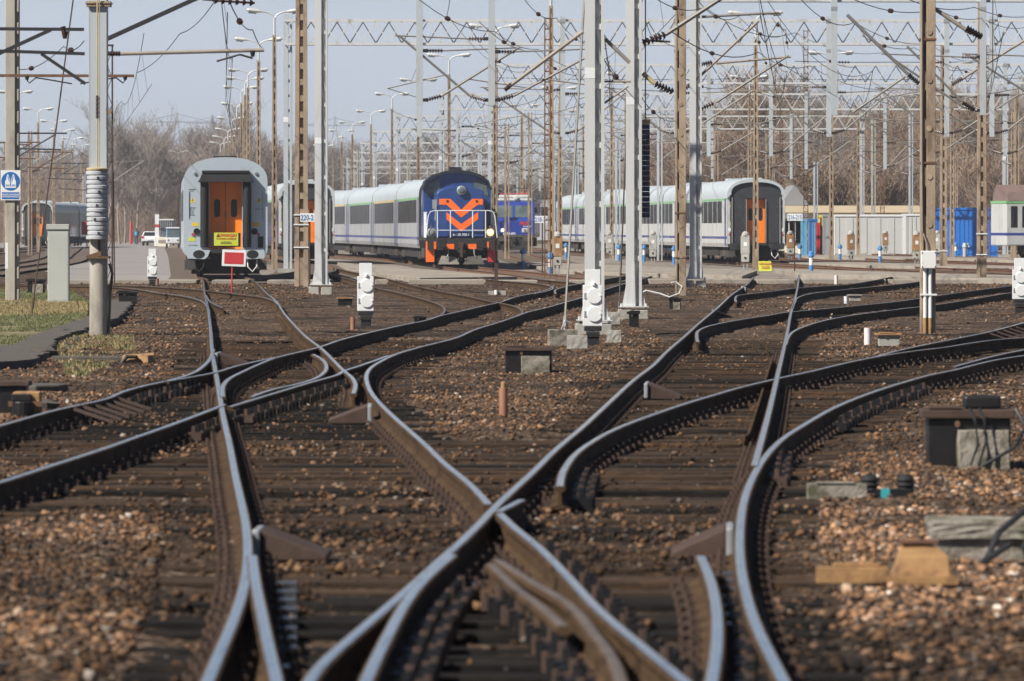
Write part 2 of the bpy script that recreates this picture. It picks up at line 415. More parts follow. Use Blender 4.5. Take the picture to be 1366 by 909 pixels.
rail_no = [0]
def rail(key, px, label, top='rail_top', plates=True, group=None, world_pts=None, smoothit=5, name='rail'):
    pts = world_pts or [G(x, y, RT) for x, y in px]
    for p in pts: p.z = 0
    pts = relax(crom(pts, .5), smoothit)
    i = rail_no[0]; rail_no[0] += 1
    z = (i * 5 % 9) * .0011 - .001
    o0 = pts[len(pts) // 2].copy()
    loc = [p - o0 for p in pts]
    mb = MB(); sweep(mb, loc, PROF, lambda j: 0 if j in TOPSEG else 1, z)
    o = link(name, mb.data(name, [top, 'rail_side'])); o.location = o0
    smooth(o, 30)
    tag(o, label, 'rail', group)
    RAILS[key] = pts
    if plates:
        acc = 0; cnt = 0; nxt = .3
        for a, b in zip(pts, pts[1:]):
            L = (b - a).length
            while acc + L > nxt and cnt < 98:
                p = a + (b - a) * ((nxt - acc) / L)
                if 17 < p.y < 80 and abs(p.x) < p.y * .1 + .3:
                    c = link('fastening', plate_me, o); c.location = p - o0
                    c.rotation_euler = (0, 0, math.atan2(b.y - a.y, b.x - a.x) - math.pi / 2); cnt += 1
                nxt += .62
            acc += L
    return o

rail('a1', [(270.8,368),(273.4,392),(277.8,413),(281.3,444),(283.5,472),(288,497),(292,520),(294.5,537),(298,556),(306,592),(314.5,637),(321.5,668),(328,700),(330.5,735),(327.5,773),(315,817),(296,862),(270,924)],
     'long polished rail bending from under the silver coach down to the bottom left foreground')
r02 = rail('a2', [(336.5,742),(337.7,753),(342,785),(350,823),(359,868),(369,909),(373,930)],
     'short polished switch rail peeling off beside shiny slide plates at bottom left')
rail('a3', [(331,369),(345.6,381),(354,390),(368.5,402),(379,418),(395,436),(409,450),(427,463.5),(444,479.7),(458,494),(470,504),(474,512),(471.5,525)],
     'polished rail from the right wheel of the silver coach to a hooked crossing end', smoothit=3)
rail('a4', [(-30,377.5),(91,380),(159,381),(191,382),(233.5,384.4),(257.6,386),(279,388),(310,391.7),(345.6,396),(363,400.5),(371,407)],
     'dull rail lying almost straight across the view in front of the silver coach', plates=False)
rail('a5', [(-30,379.5),(91,381.4),(146,382.6),(170,384.4),(212,390.8),(244,395),(265,400),(276,408),(279,418)],
     'curved rail behind the weighted mast bending toward the coach track', plates=False)
rail('a6', [(275,394),(277.5,399.5),(289,407.5),(298,411)], 'stubby wing rail end beside the first rail in front of the silver coach', plates=False, smoothit=2)
a7o = rail('a7', [(-70,586),(0,568),(78,546),(143.5,532),(163,522.6),(196,513.8),(222,508.5),(253,499.5),(273,487),(281.7,476.4),(284.3,466)],
     'rail sweeping in from the left edge with slanted guard timbers beside it')
rail('a8', [(222,509.4),(253,504),(288,497.3),(312.5,489.6),(341,483),(367.5,477.5)], 'thin crossing rail cutting through the first rail below the ochre bracket', smoothit=2)
rail('a9', [(297,530),(298,514),(306,505),(323.5,496),(345.5,486),(367.5,477.5),(394,471),(422.5,464.3),(452.7,454),(493.7,443.6),(527,436),(570.6,427),(586,421.8),(609,416.6),(642,409),(668,403),(689,396),(714,391),(731.5,386),(739,381)],
     'long curving rail from the left crossing up past the white signal in the middle', smoothit=3)
a10o = rail('a10', [(306,542.4),(340,532),(378.4,520.4),(417,509),(452.7,498.6),(458,494.5),(468,491.5),(493.7,483),(519,474)],
     'short crossing rail with blunt ends between the two left crossings', smoothit=2)
a11o = rail('a11', [(-80,667),(0,644),(73,620),(130,602),(183,583),(227,567.7),(266,553),(292,543),(299,540)],
     'polished rail rising from the lower left edge to the left crossing nose')
rail('a12', [(334,529.5),(366.7,518.4),(395,512.5),(419.5,505),(432,497),(435,487),(428,478),(417.7,472.6)],
     'hook shaped inner rail between the two left crossings', smoothit=2)
rail('b1', [(869,368),(858,372),(832,379),(809,386),(774,398),(752.6,404),(728,411),(703,417),(690,421.8),(668,429.5),(634.6,439.7),(604,452.5),(563,462.8),(532,471.7),(509,482),(493.7,492),(488.6,502.5),(490,512.7),(496,525.5),(509,541),(524.5,556),(545,574),(570.6,597),(594,620),(625.7,645.4),(652,674)],
     'long S shaped rail from the tall grey masts round to the central crossing point', smoothit=4)
b2o = rail('b2', [(663,681),(689,706),(713.6,725),(755,766),(802.6,817),(856.7,861.7),(914,909),(935,926)],
     'bright straight rail from the central crossing point to the bottom edge right of centre', smoothit=2)
rail('b2w', [(664,684),(668,682),(680,676),(695.6,668)], 'short bent wing rail just right of the central crossing point', plates=False, smoothit=1)
rail('b3', [(1005,370),(997,379),(976,393.4),(955,412.8),(934,430),(913,449),(886,472.6),(873,486),(846,506.7),(810.7,539),(778,569),(739,602),(709.7,631),(680,658),(657,680),(648,690),(616,722),(584,750),(549,782),(508,817),(463.5,855),(425,890),(412.7,909),(403,922)],
     'long straight rail from the footpath down through the central crossing', smoothit=2)
b4o = rail('b4', [(603.5,742),(565,776),(540,807.6),(521,842.6),(505,874),(489,909),(482,926)],
     'curved switch rail branching inside the long straight rail at bottom centre', smoothit=2)
b5o = rail('b5', [(663,747),(713.6,779),(758,804),(790,842.6),(815,874),(828,909),(833,926)],
     'dull rusty check rail in the frog at bottom centre', top='rail_dull', smoothit=2)
rail('b5b', [(655,752),(690,785),(722,808),(752,835)], 'short rusty check rail stub lying inside the frog at bottom centre', top='rail_dull', plates=False, smoothit=2)
c1o = rail('c1', [(1066,367),(1064,383),(1060.6,398.7),(1055,418),(1050,444.5),(1044.8,469),(1037.7,499),(1033,520),(1027,545),(1018.5,578),(1011,604.7),(1006.5,622)],
     'rail running down from the footpath to a point beside the wide outer curve', smoothit=2)
c2o = rail('c2', [(1450,460),(1366,474),(1331,479.4),(1298,487),(1267,494.8),(1246.6,498.6),(1208,509),(1157,525.5),(1105.7,547),(1080,562),(1045,584),(1021.5,608),(1003.7,637),(991.8,670),(987,704),(988.6,760),(996.6,798),(1009,836),(1031.5,881),(1046,909),(1054,926)],
     'wide outer curved rail sweeping from the right edge down to the bottom right')
rail('c3', [(1450,449),(1366,467),(1336,473),(1300,482),(1272,489.7)], 'short second rail hugging the outer curve at the right edge', smoothit=2)
r20 = rail('c4', [(934.6,742),(944,763),(953.7,798),(957,836),(955,874),(949,909),(946,926)],
     'short switch blade rail with bright top beside slide plates at bottom right', smoothit=2)
c5o = rail('c5', [(1450,441),(1366,451),(1336,453),(1298,457.6),(1259,464),(1221,468.5),(1169.7,476.5),(1118.5,487),(1080,496.5),(1041.6,504.5),(1024.5,508.5),(989,517),(953,527.5),(917.6,538),(882,550),(846,563),(813.6,576.5),(790,590),(769,605),(757,620),(748.5,637),(747,650)],
     'bluish polished rail curving from the right edge to a bent end near the central crossing', smoothit=3)
rail('c6', [(1450,410),(1366,430.7),(1310.6,444.8),(1272,452.5),(1234,460),(1195,468.5),(1165,477)],
     'rail diverging uphill to the right edge with slanted guard timbers', smoothit=2)
rail('d1', [(1450,368),(1366,380),(1348,382),(1304.5,387.4),(1246.6,395.5),(1188.8,403.6),(1131,409.4),(1073,415),(1050,417),(1023.6,421.6),(993.7,426),(965.6,431),(944.5,435.7),(932,441.5),(929.5,449.7),(931,457)],
     'upper crossing rail from the right white signal to a bent end in the turnout', smoothit=3)
rail('d2', [(1450,377),(1366,389),(1348,391),(1304.5,398),(1246.6,407),(1188.8,414),(1142.5,420),(1108,426),(1078,434),(1059,442),(1051,451),(1048,460)],
     'upper curved rail joining the middle rail from the right white signal', smoothit=3)
rail('d3', [(1190,369),(1154,376),(1119,380.5),(1073,383.5),(1060.6,384.6),(1027,389),(1000.8,392),(986.7,393.6),(981.5,397),(982,403)],
     'farthest crossing rail with a bent end just beyond the footpath', plates=False, smoothit=3)
rail('d4', [(1240,373),(1225.8,376),(1188.8,380.5),(1154,384),(1119,387.4),(1084.7,391.5),(1066,396.5),(1060,404),(1057,412)],
     'second farthest curved rail joining the middle rail near the footpath', plates=False, smoothit=3)
rail('e1', [(420,360.5),(440,366),(467.5,372.7),(497.4,383),(525.6,389),(560.8,397.8),(583.6,405),(592,410),(593,415),(587,420.7),(570,427)],
     'rusty rail curling back beside the white signal with two lamps', top='rail_dull', plates=False, smoothit=3)
rail('e2', [(445,357),(459,360.5),(517,372),(532.6,376),(561,383),(589,389),(622,395),(654,402),(671,405),(684,408),(694.5,413),(696.5,418),(689,421.6),(675,427)],
     'rusty rail from the platform edge curving into the middle track', top='rail_dull', plates=False, smoothit=3)
rail('e3', [(620,365),(673.4,375),(710,377.6),(731.5,381),(737.5,385),(729,388.5),(712,392)], 'thin rail hooking into the middle track in front of the blue locomotive', plates=False, smoothit=3)
rail('e4', [(700,370),(731,374),(763,377),(775.5,379),(800,374),(835,368)], 'short rail beyond the middle track behind the tall grey masts', plates=False, smoothit=2)
rail('e5', [(741,392),(741,387),(752.6,383),(775.5,378),(800,372)], 'short rail with a bent end left of the tall grey mast', plates=False, smoothit=2)

# dull guard rails running close beside the running rails
def guard_rail(key, off, y0, y1, label):
    q = []
    src = RAILS[key]
    for i, c in enumerate(src):
        if y0 < c.y < y1:
            t = (src[min(i + 1, len(src) - 1)] - src[max(i - 1, 0)]); t.z = 0; t.normalize()
            if t.y < 0: t = -t
            e = min(1, min(c.y - y0, y1 - c.y) / 1.2); q.append(c + Vector((t.y, -t.x, 0)) * (off * (1.35 - .35 * e)))
    o0 = q[len(q) // 2].copy(); mb = MB(); sweep(mb, [p - o0 for p in q], PROF, lambda j: 1, -.05, .45)
    o = link('guard_rail', mb.data('guard_rail', ['rail_dull', 'rail_side'])); o.location = o0
    tag(o, label, 'guard rail')
guard_rail('a3', -.135, 78, 112, 'brown guard rail left of the right rail of the silver coach track')
guard_rail('c1', -.135, 46, 75, 'brown guard rail left of the rail leading to the dark coach end')
# slide plates beside the switch blades (parts of those rails)
def slide_plates(r, rows, x0, x1):
    mb = MB()
    for k, y in enumerate(rows):
        a = G(x0(y), y, .02); b = G(x1(y), y, .02)
        o = link('slide_plate', None, r) if False else None
        m = MB(); m.beam(a - r.location, b - r.location, .14, .03)
        part('slide_plate', m, 'slide', r)
slide_plates(r02, [781, 792, 803, 815, 828, 841, 854, 867, 893], lambda y: 366 + (y - 780) * .1, lambda y: 396)
slide_plates(r20, [768, 777, 788, 799, 811, 823, 836], lambda y: 964 + (y - 768) * .05, lambda y: 986 + (y - 768) * .1)
slide_plates(b4o, [782, 793, 805, 817, 829, 842, 855, 870, 886, 903], lambda y: 592 - (y - 782) * .62, lambda y: 634 - (y - 782) * .55)
slide_plates(c5o, [622, 632, 642, 652], lambda y: 722 - (y - 640) * .3, lambda y: 744 - (y - 640) * .2)
# cast spacer blocks and bolt rows of the frogs, each belonging to its rail
def frog_bits(r, key, y0, y1, side, n, step=.31, off=.13):
    src = RAILS[key]; acc = 0; nxt = 0; cnt = 0
    for a, b in zip(src, src[1:]):
        L = (b - a).length
        while acc + L > nxt:
            p = a + (b - a) * ((nxt - acc) / L); nxt += step
            if y0 < p.y < y1 and cnt < n:
                t = (b - a).normalized(); nn = Vector((t.y, -t.x, 0)) * side
                m = MB(); q = p + nn * off - r.location; q.z = 0
                m.box((q.x, q.y, .035), (.10, .13, .07), 0, math.atan2(t.y, t.x)); m.tube((q.x, q.y, .07), (q.x, q.y, .125), .022, n=6); m.tube((q.x + nn.x * .07, q.y + nn.y * .07, .0), (q.x + nn.x * .07, q.y + nn.y * .07, .085), .018, n=6)
                part('spacer_block', m, 'oil_steel' if cnt % 3 else 'dark_rust', r); cnt += 1
        acc += L
frog_bits(b4o, 'b4', 19, 27.5, -1, 26); frog_bits(b5o, 'b5', 20, 27, 1, 22); frog_bits(b2o, 'b2', 20, 31, -1, 30, .33, .12); frog_bits(r20, 'c4', 19.5, 27, -1, 24, .3, .14)
frog_bits(a11o, 'a11', 48, 56, 1, 22, .36, .15); frog_bits(a10o, 'a10', 52, 68, 1, 34, .4, .16); frog_bits(c5o, 'c5', 34.5, 40, -1, 18, .3, .14); frog_bits(c1o, 'c1', 38, 44, -1, 18, .34, .16); frog_bits(a7o, 'a7', 56, 66, 1, 20, .45, .15); frog_bits(c2o, 'c2', 48, 62, -1, 26, .45, .16)

# ------------------------------------------------------------------ turnout timbers (one object each, all alike)
def rail_x_at(pts, y):
    out = []
    for a, b in zip(pts, pts[1:]):
        if (a.y - y) * (b.y - y) <= 0 and abs(a.y - b.y) > 1e-6:
            t = (y - a.y) / (b.y - a.y); out.append(a.x + (b.x - a.x) * t)
    return out
SLEEP = []
y = 18.6
while y < 92:
    xs = []
    for k, p in RAILS.items():
        if k in ('a4', 'a5', 'a6', 'b5', 'b5b'): continue
        xs += [x for x in rail_x_at(p, y) if abs(x) < y * .1 + 1]
    xs.sort(); groups = []
    for x in xs:
        if groups and x - groups[-1][-1] < 1.62: groups[-1].append(x)
        else: groups.append([x])
    for g in groups:
        if len(g) < 2 and abs(g[0]) < y * .085: pass
        SLEEP.append((g[0] - .45, g[-1] + .45, y))
    y += .62
# merge overlapping timbers of one row
rows = {}
for a, b, yy in SLEEP: rows.setdefault(round(yy, 3), []).append([a, b])
SL2 = []
for yy, l in rows.items():
    l.sort(); cur = None
    for a, b in l:
        if cur and a < cur[1] + .05: cur[1] = max(cur[1], b)
        else:
            if cur: SL2.append((cur[0], cur[1], yy))
            cur = [a, b]
    if cur: SL2.append((cur[0], cur[1], yy))
sl_cache = {}
for a, b, yy in SL2:
    w = b - a
    xm = (a + b) / 2; oily = (yy < 28.5) or (36.5 < yy < 43 and xm > 0) or (50 < yy < 60 and xm < -1) or (random.random() < .15)
    w4 = round(w * 4) / 4; key = (w4, oily)
    if key not in sl_cache:
        mb = MB(); mb.box((0, 0, -.09), (w4, .25, .18))
        for s in (-1, 1): mb.box((s * (w4 / 2 - .06), 0, -.088), (.012, .254, .178))
        me = mb.data('sleeper', 'sleeper_oily' if oily else 'sleeper'); sl_cache[key] = me
    o = link('sleeper', sl_cache[key]); bevel(o, .018, 2)
    o.location = ((a + b) / 2 + random.uniform(-.08, .08), yy + random.uniform(-.03, .03), random.choice((random.uniform(-.008, .005), random.uniform(-.034, -.012))))
    o.rotation_euler = (0, 0, random.uniform(-.012, .012))
    tag(o, 'dark brown tarred timber sleeper lying across under the crossing rails', 'sleeper', 'timber sleepers under the turnouts')

# ------------------------------------------------------------------ ground
def vnoise(x, y, s, seed=0):
    # smooth value noise
    x = np.asarray(x) * s; y = np.asarray(y) * s
    xi = np.floor(x).astype(int); yi = np.floor(y).astype(int); fx = x - xi; fy = y - yi
    fx = fx * fx * (3 - 2 * fx); fy = fy * fy * (3 - 2 * fy)
    def h(a, b):
        n = (a * 374761393 + b * 668265263 + seed * 1442695) & 0x7fffffff
        n = ((n ^ (n >> 13)) * 1274126177) & 0x7fffffff
        return ((n ^ (n >> 16)) & 0xffff) / 65535.0
    return (h(xi, yi) * (1 - fx) + h(xi + 1, yi) * fx) * (1 - fy) + (h(xi, yi + 1) * (1 - fx) + h(xi + 1, yi + 1) * fx) * fy

GRASS_PX = [[(-60, 383), (96, 386), (150, 400), (182, 405), (165, 432), (118, 447), (80, 456), (64, 480), (44, 492), (-60, 497)]]
GRASS = [[G(x, y) for x, y in g] for g in GRASS_PX]
def in_grass(x, y):
    for poly in GRASS:
        c = False; j = len(poly) - 1
        for i in range(len(poly)):
            if (poly[i].y > y) != (poly[j].y > y) and x < (poly[j].x - poly[i].x) * (y - poly[i].y) / (poly[j].y - poly[i].y) + poly[i].x: c = not c
            j = i
        if c: return True
    return False
# track mask: nearness to any timber row
rowarr = {}
for a, b, yy in SL2: rowarr.setdefault(yy, []).append((a, b))
rowys = np.array(sorted(rowarr))
def on_track(x, y):
    i = np.clip(np.searchsorted(rowys, y), 0, len(rowys) - 1)
    for k in (i, max(i - 1, 0)):
        for a, b in rowarr[rowys[k]]:
            if a < x < b: return True
    return False

def gz(x, y):
    n = vnoise(x, y, 1.1, 1) * .05 + vnoise(x, y, 4.0, 2) * .03 + vnoise(x, y, 13, 3) * .018
    return n
ys = [8.0]
while ys[-1] < 230: ys.append(ys[-1] * 1.0045 + .02)
far = [260, 300, 360, 450, 600, 900, 1500, 2400]
NX = 150
verts = []; faces = []
for yy in ys:
    half = yy * .115 + 1.5
    xs = np.linspace(-half, half, NX)
    onr = np.array([on_track(x, yy) if 18 < yy < 92 else False for x in xs])
    soft = np.convolve(np.pad(onr.astype(float), 3, mode='edge'), np.ones(7) / 7, 'valid')
    z = -.055 + gz(xs, np.full(NX, yy)) * (1 - .62 * soft) + .005 * (1 - soft) - .005 * soft
    gm_ = np.array([in_grass(x, yy) if 70 < yy < 190 and x < -3 else False for x in xs])
    z = np.where(gm_, -.06, z)
    if yy > 150: z = z * max(0, (230 - yy) / 80) + -.04 * min(1, (yy - 150) / 80)
    verts += list(zip(xs, [yy] * NX, z))
nr = len(ys)
for j in range(nr - 1):
    for i in range(NX - 1):
        faces.append((j*NX+i, j*NX+i+1, (j+1)*NX+i+1, (j+1)*NX+i))
# skirt to the horizon
def strip(l0, l1):
    for i in range(len(l0) - 1): faces.append((l0[i], l0[i+1], l1[i+1], l1[i]))
prev = [ (nr-1)*NX + i for i in range(NX)]
for yy in far:
    half = yy * .115 + 1.5
    st = len(verts); verts += [(x, yy, -.04) for x in np.linspace(-half, half, NX)]
    cur = list(range(st, st + NX)); strip(prev, cur); prev = cur
allys = ys + far
for side in (-1, 1):
    st = len(verts); 
    edge = [(j*NX + (0 if side < 0 else NX-1)) for j in range(nr)] + [nr*NX + k*NX + (0 if side < 0 else NX-1) for k in range(len(far))]
    verts += [(side * (yy * .2 + 160), yy, -.04) for yy in allys]
    out = list(range(st, st + len(allys)))
    strip(edge, out) if side > 0 else strip(out, edge)
st = len(verts)
verts += [(-160, -200, -.05), (160, -200, -.05)]
faces.append((st, st + 1) + tuple([nr*NX + len(far)*NX + len(allys)] if False else []) + (NX - 1, 0))
gm = bpy.data.meshes.new('ground'); gm.from_pydata([tuple(map(float, v)) for v in verts], [], faces); gm.update()
gm.polygons.foreach_set('use_smooth', [True] * len(gm.polygons))
ground = link('ground', gm); tag(ground, kind='structure')

def ground_mat():
    m = bpy.data.materials.new('stony_brown_ballast_soil'); m.use_nodes = True
    nt = m.node_tree; N = nt.nodes; L = nt.links; b = N['Principled BSDF']; b.inputs['Roughness'].default_value = .95
    b.inputs['Specular IOR Level'].default_value = .2
    g = N.new('ShaderNodeNewGeometry')
    def noise(s, d=6, rgh=.6):
        n = N.new('ShaderNodeTexNoise'); n.inputs['Scale'].default_value = s; n.inputs['Detail'].default_value = d; n.inputs['Roughness'].default_value = rgh
        L.new(g.outputs['Position'], n.inputs['Vector']); return n
    def ramp(src, els):
        r = N.new('ShaderNodeValToRGB'); e = r.color_ramp.elements
        e[0].position, e[0].color = els[0][0], (*els[0][1], 1); e[1].position, e[1].color = els[-1][0], (*els[-1][1], 1)
        for p, c in els[1:-1]:
            x = e.new(p); x.color = (*c, 1)
        L.new(src, r.inputs['Fac']); return r
    def mix(f, a, c):
        x = N.new('ShaderNodeMix'); x.data_type = 'RGBA'
        if isinstance(f, float): x.inputs['Factor'].default_value = f
        else: L.new(f, x.inputs['Factor'])
        L.new(a, x.inputs['A']); L.new(c, x.inputs['B']); return x.outputs['Result']
    big = ramp(noise(.45, 5).outputs['Fac'], [(.3, (.022, .015, .010)), (.5, (.056, .034, .019)), (.7, (.12, .070, .036))])
    vo = N.new('ShaderNodeTexVoronoi'); vo.inputs['Scale'].default_value = 24; L.new(g.outputs['Position'], vo.inputs['Vector'])
    sep = N.new('ShaderNodeSeparateColor'); L.new(vo.outputs['Color'], sep.inputs[0])
    st = ramp(sep.outputs[0], [(0, (.045, .034, .027)), (.35, (.062, .040, .026)), (.6, (.135, .083, .05)), (.82, (.25, .157, .10)), (.97, (.46, .34, .25))])
    f = ramp(noise(.9, 4).outputs['Fac'], [(.35, (.25, .25, .25)), (.62, (.85, .85, .85))])
    c = mix(f.outputs['Color'], big.outputs['Color'], st.outputs['Color'])
    oil = ramp(noise(.33, 7, .65).outputs['Fac'], [(.49, (0, 0, 0)), (.60, (.85, .85, .85))])
    dk = N.new('ShaderNodeRGB'); dk.outputs[0].default_value = (.022, .017, .014, 1)
    c = mix(oil.outputs['Color'], c, dk.outputs[0])
    L.new(c, b.inputs['Base Color'])
    bp = N.new('ShaderNodeBump'); bp.inputs['Strength'].default_value = 1.0; bp.inputs['Distance'].default_value = .04
    inv = N.new('ShaderNodeMath'); inv.operation = 'SUBTRACT'; inv.inputs[0].default_value = 1; L.new(vo.outputs['Distance'], inv.inputs[1])
    ad = N.new('ShaderNodeMath'); ad.operation = 'ADD'; L.new(inv.outputs[0], ad.inputs[0]); L.new(noise(40, 4).outputs['Fac'], ad.inputs[1])
    L.new(ad.outputs[0], bp.inputs['Height']); L.new(bp.outputs[0], b.inputs['Normal'])
    return m
gm.materials.append(ground_mat())

# ------------------------------------------------------------------ ballast stones: nobody could count them
ico = []
def ico_base():
    t = (1 + 5 ** .5) / 2
    v = np.array([(-1,t,0),(1,t,0),(-1,-t,0),(1,-t,0),(0,-1,t),(0,1,t),(0,-1,-t),(0,1,-t),(t,0,-1),(t,0,1),(-t,0,-1),(-t,0,1)], float)
    v /= np.linalg.norm(v[0])
    f = np.array([(0,11,5),(0,5,1),(0,1,7),(0,7,10),(0,10,11),(1,5,9),(5,11,4),(11,10,2),(10,7,6),(7,1,8),(3,9,4),(3,4,2),(3,2,6),(3,6,8),(3,8,9),(4,9,5),(2,4,11),(6,2,10),(8,6,7),(9,8,1)])
    return v, f
IV, IF = ico_base()
CV = np.array([(x, y, z) for x in (-1, 1) for y in (-1, 1) for z in (-1, 1)], float) * .62
VAR = [IV * (1 + rng.uniform(-.34, .34, (12, 1))) * rng.uniform(.6, 1.3, (1, 3)) for _ in range(10)]
# mostly broken, angular pieces: eight-cornered chips padded to twelve vertices
for _ in range(30):
    v = CV * rng.uniform(.45, 1.35, (8, 3)) * rng.uniform(.6, 1.3, (1, 3))
    a_ = rng.uniform(0, 6.28); b_ = rng.uniform(-.6, .6)
    rot = np.array(Matrix.Rotation(a_, 3, 'Z') @ Matrix.Rotation(b_, 3, 'X'))
    VAR.append(np.vstack([v @ rot.T, np.zeros((4, 3))]))
CF = np.array([(0,1,3),(0,3,2),(4,6,7),(4,7,5),(0,4,5),(0,5,1),(2,3,7),(2,7,6),(0,2,6),(0,6,4),(1,5,7),(1,7,3)])
def region_density(x, y):
    # stones per square metre
    t = on_track(x, y)
    n = float(vnoise(x, y, .55, 9)); n2 = float(vnoise(x, y * .6, 1.7, 11)); n2 = max(0.04, (n2 - .28) * 1.5)
    # rails 4..: the oily frog areas hold very few stones
    if t:
        base = 130 if n > .5 else 30
        if y < 29 and -.9 < x < .95: base = 7
        if 37 < y < 43 and .3 < x < 2.2: base = 14
        return base * (.4 + n2)
    return 330 * (.55 + .6 * n2) if y < 34 else 210 * (.5 + .7 * n2)
S = []
def scatter(y0, y1, count, smin, smax):
    for _ in range(count):
        # even over the ground between the two distances
        yy = math.sqrt(random.uniform(y0 * y0, y1 * y1)); x = random.uniform(-1, 1) * (yy * .094 + .25)
        S.append((x, yy, smin, smax))
zones = [(18.5, 28, .007, .034), (28, 42, .007, .030), (42, 62, .009, .028), (62, 100, .011, .030), (100, 185, .016, .042)]
dens_scale = [2.4, 2.2, 1.15, .42, .07]
for (y0, y1, s0, s1), ds in zip(zones, dens_scale):
    area = .094 * (y1 * y1 - y0 * y0)
    n = int(area * 420 * ds)
    for _ in range(n):
        yy = math.sqrt(random.uniform(y0 * y0, y1 * y1)); x = random.uniform(-1, 1) * (yy * .094 + .25)
        if random.random() * 420 < region_density(x, yy) and not in_grass(x, yy): S.append((x, yy, s0, s1))
PAL = np.array([(.27,.150,.078),(.19,.103,.052),(.34,.20,.112),(.12,.078,.053),(.38,.27,.19),(.06,.046,.037),(.24,.13,.065),(.40,.25,.17),(.17,.14,.12),(.60,.52,.44)])
PW = np.array([.18,.18,.10,.15,.05,.17,.11,.04,.03,.015]); PW /= PW.sum()
n = len(S)
P = np.array([(a, b) for a, b, _, _ in S]); s0 = np.array([c for _, _, c, _ in S]); s1 = np.array([c for _, _, _, c in S])
size = s0 + (s1 - s0) * rng.random(n) ** 3.4
ont = np.array([on_track(a, b) for a, b in P])
patch = vnoise(P[:, 0], P[:, 1], .8, 21)
ci = rng.choice(len(PAL), n, p=PW); col = PAL[ci] * rng.uniform(.75, 1.25, (n, 1))
dark = patch < .42
pale = (P[:, 0] + (vnoise(P[:, 0], P[:, 1], 2.2, 41) - .5) > 1.15) & (P[:, 1] + 5 * (vnoise(P[:, 0], P[:, 1], 1.3, 42) - .5) > 26.5) & (P[:, 1] + 9 * (vnoise(P[:, 0], P[:, 1], .9, 43) - .5) < 38) & (rng.random(n) < .8) & ~ont
col[pale] = col[pale] * 1.35 + np.array([.05, .03, .02])
near_dark = (P[:, 1] + 3 * (vnoise(P[:, 0], P[:, 1], 1.5, 44) - .5) < 25.5) & (P[:, 0] > .9) & (rng.random(n) < .5)  # random share of stones at the near right made darker
col[near_dark] *= .35
col[dark] *= .5
col[ont] *= .72
col *= .82
ang = rng.uniform(0, 2 * math.pi, n); vi = rng.integers(0, 40, n)
gzv = -.055 + gz(P[:, 0], P[:, 1]) * np.where(ont, .4, 1) + np.where(ont, -.005, .005)
gzv = np.where(ont & (rng.random(n) < .5), -.004, gzv)
V3 = np.stack(VAR)[vi] * size[:, None, None] * np.array([1.15, 1.15, .8])
ca, sa = np.cos(ang)[:, None], np.sin(ang)[:, None]
X = V3[:, :, 0] * ca - V3[:, :, 1] * sa + P[:, 0:1]; Y = V3[:, :, 0] * sa + V3[:, :, 1] * ca + P[:, 1:2]; Z = V3[:, :, 2] + (gzv + size * .22)[:, None]
vv = np.stack([X, Y, Z], -1).reshape(-1, 3); ar = np.arange(n) * 12
ff = np.concatenate([(IF[None] + ar[vi < 10][:, None, None]).reshape(-1, 3), (CF[None] + ar[vi >= 10][:, None, None]).reshape(-1, 3)])
me = bpy.data.meshes.new('ballast_stones')
me.vertices.add(len(vv)); me.vertices.foreach_set('co', vv.astype(np.float32).ravel())
me.loops.add(ff.size); me.loops.foreach_set('vertex_index', ff.astype(np.int32).ravel())
me.polygons.add(len(ff)); me.polygons.foreach_set('loop_start', np.arange(0, ff.size, 3, dtype=np.int32)); me.polygons.foreach_set('loop_total', np.full(len(ff), 3, np.int32))
me.update(calc_edges=True)
ca_ = me.color_attributes.new('stone_colour', 'FLOAT_COLOR', 'POINT')
cc = np.ones((n, 12, 4), np.float32); cc[:, :, :3] = col[:, None, :]; ca_.data.foreach_set('color', cc.ravel())
sm = bpy.data.materials.new('ballast_stone'); sm.use_nodes = True
b = sm.node_tree.nodes['Principled BSDF']; b.inputs['Roughness'].default_value = .9; b.inputs['Specular IOR Level'].default_value = .25
at = sm.node_tree.nodes.new('ShaderNodeVertexColor'); at.layer_name = 'stone_colour'
nz = sm.node_tree.nodes.new('ShaderNodeTexNoise'); nz.inputs['Scale'].default_value = 45; nz.inputs['Detail'].default_value = 4
gg = sm.node_tree.nodes.new('ShaderNodeNewGeometry'); sm.node_tree.links.new(gg.outputs['Position'], nz.inputs['Vector'])
mm = sm.node_tree.nodes.new('ShaderNodeMix'); mm.data_type = 'RGBA'; mm.blend_type = 'MULTIPLY'; mm.inputs['Factor'].default_value = .6
sm.node_tree.links.new(at.outputs[0], mm.inputs['A'])
rr = sm.node_tree.nodes.new('ShaderNodeValToRGB'); rr.color_ramp.elements[0].position = .3; rr.color_ramp.elements[1].position = .65
rr.color_ramp.elements[0].color = (.45, .42, .4, 1); rr.color_ramp.elements[1].color = (1.25, 1.2, 1.15, 1)
sm.node_tree.links.new(nz.outputs['Fac'], rr.inputs['Fac']); sm.node_tree.links.new(rr.outputs[0], mm.inputs['B'])
sm.node_tree.links.new(mm.outputs['Result'], b.inputs['Base Color'])
me.materials.append(sm)
tag(link('ballast_stones', me), 'loose brown and tan ballast stones strewn round the rails', 'ballast', kind='stuff')
print('stones', n)
# ------------------------------------------------------------------ masts and poles
def insulator_mb(mb, p, q, r=.07, n=5, mi=0):
    p = Vector(p); q = Vector(q)
    mb.tube(p, q, .022, n=6, mi=mi)
    for i in range(n):
        c = p + (q - p) * ((i + .5) / n); t = (q - p).normalized() * .025
        mb.tube(c - t, c + t, r, r * .55, n=8, mi=mi)

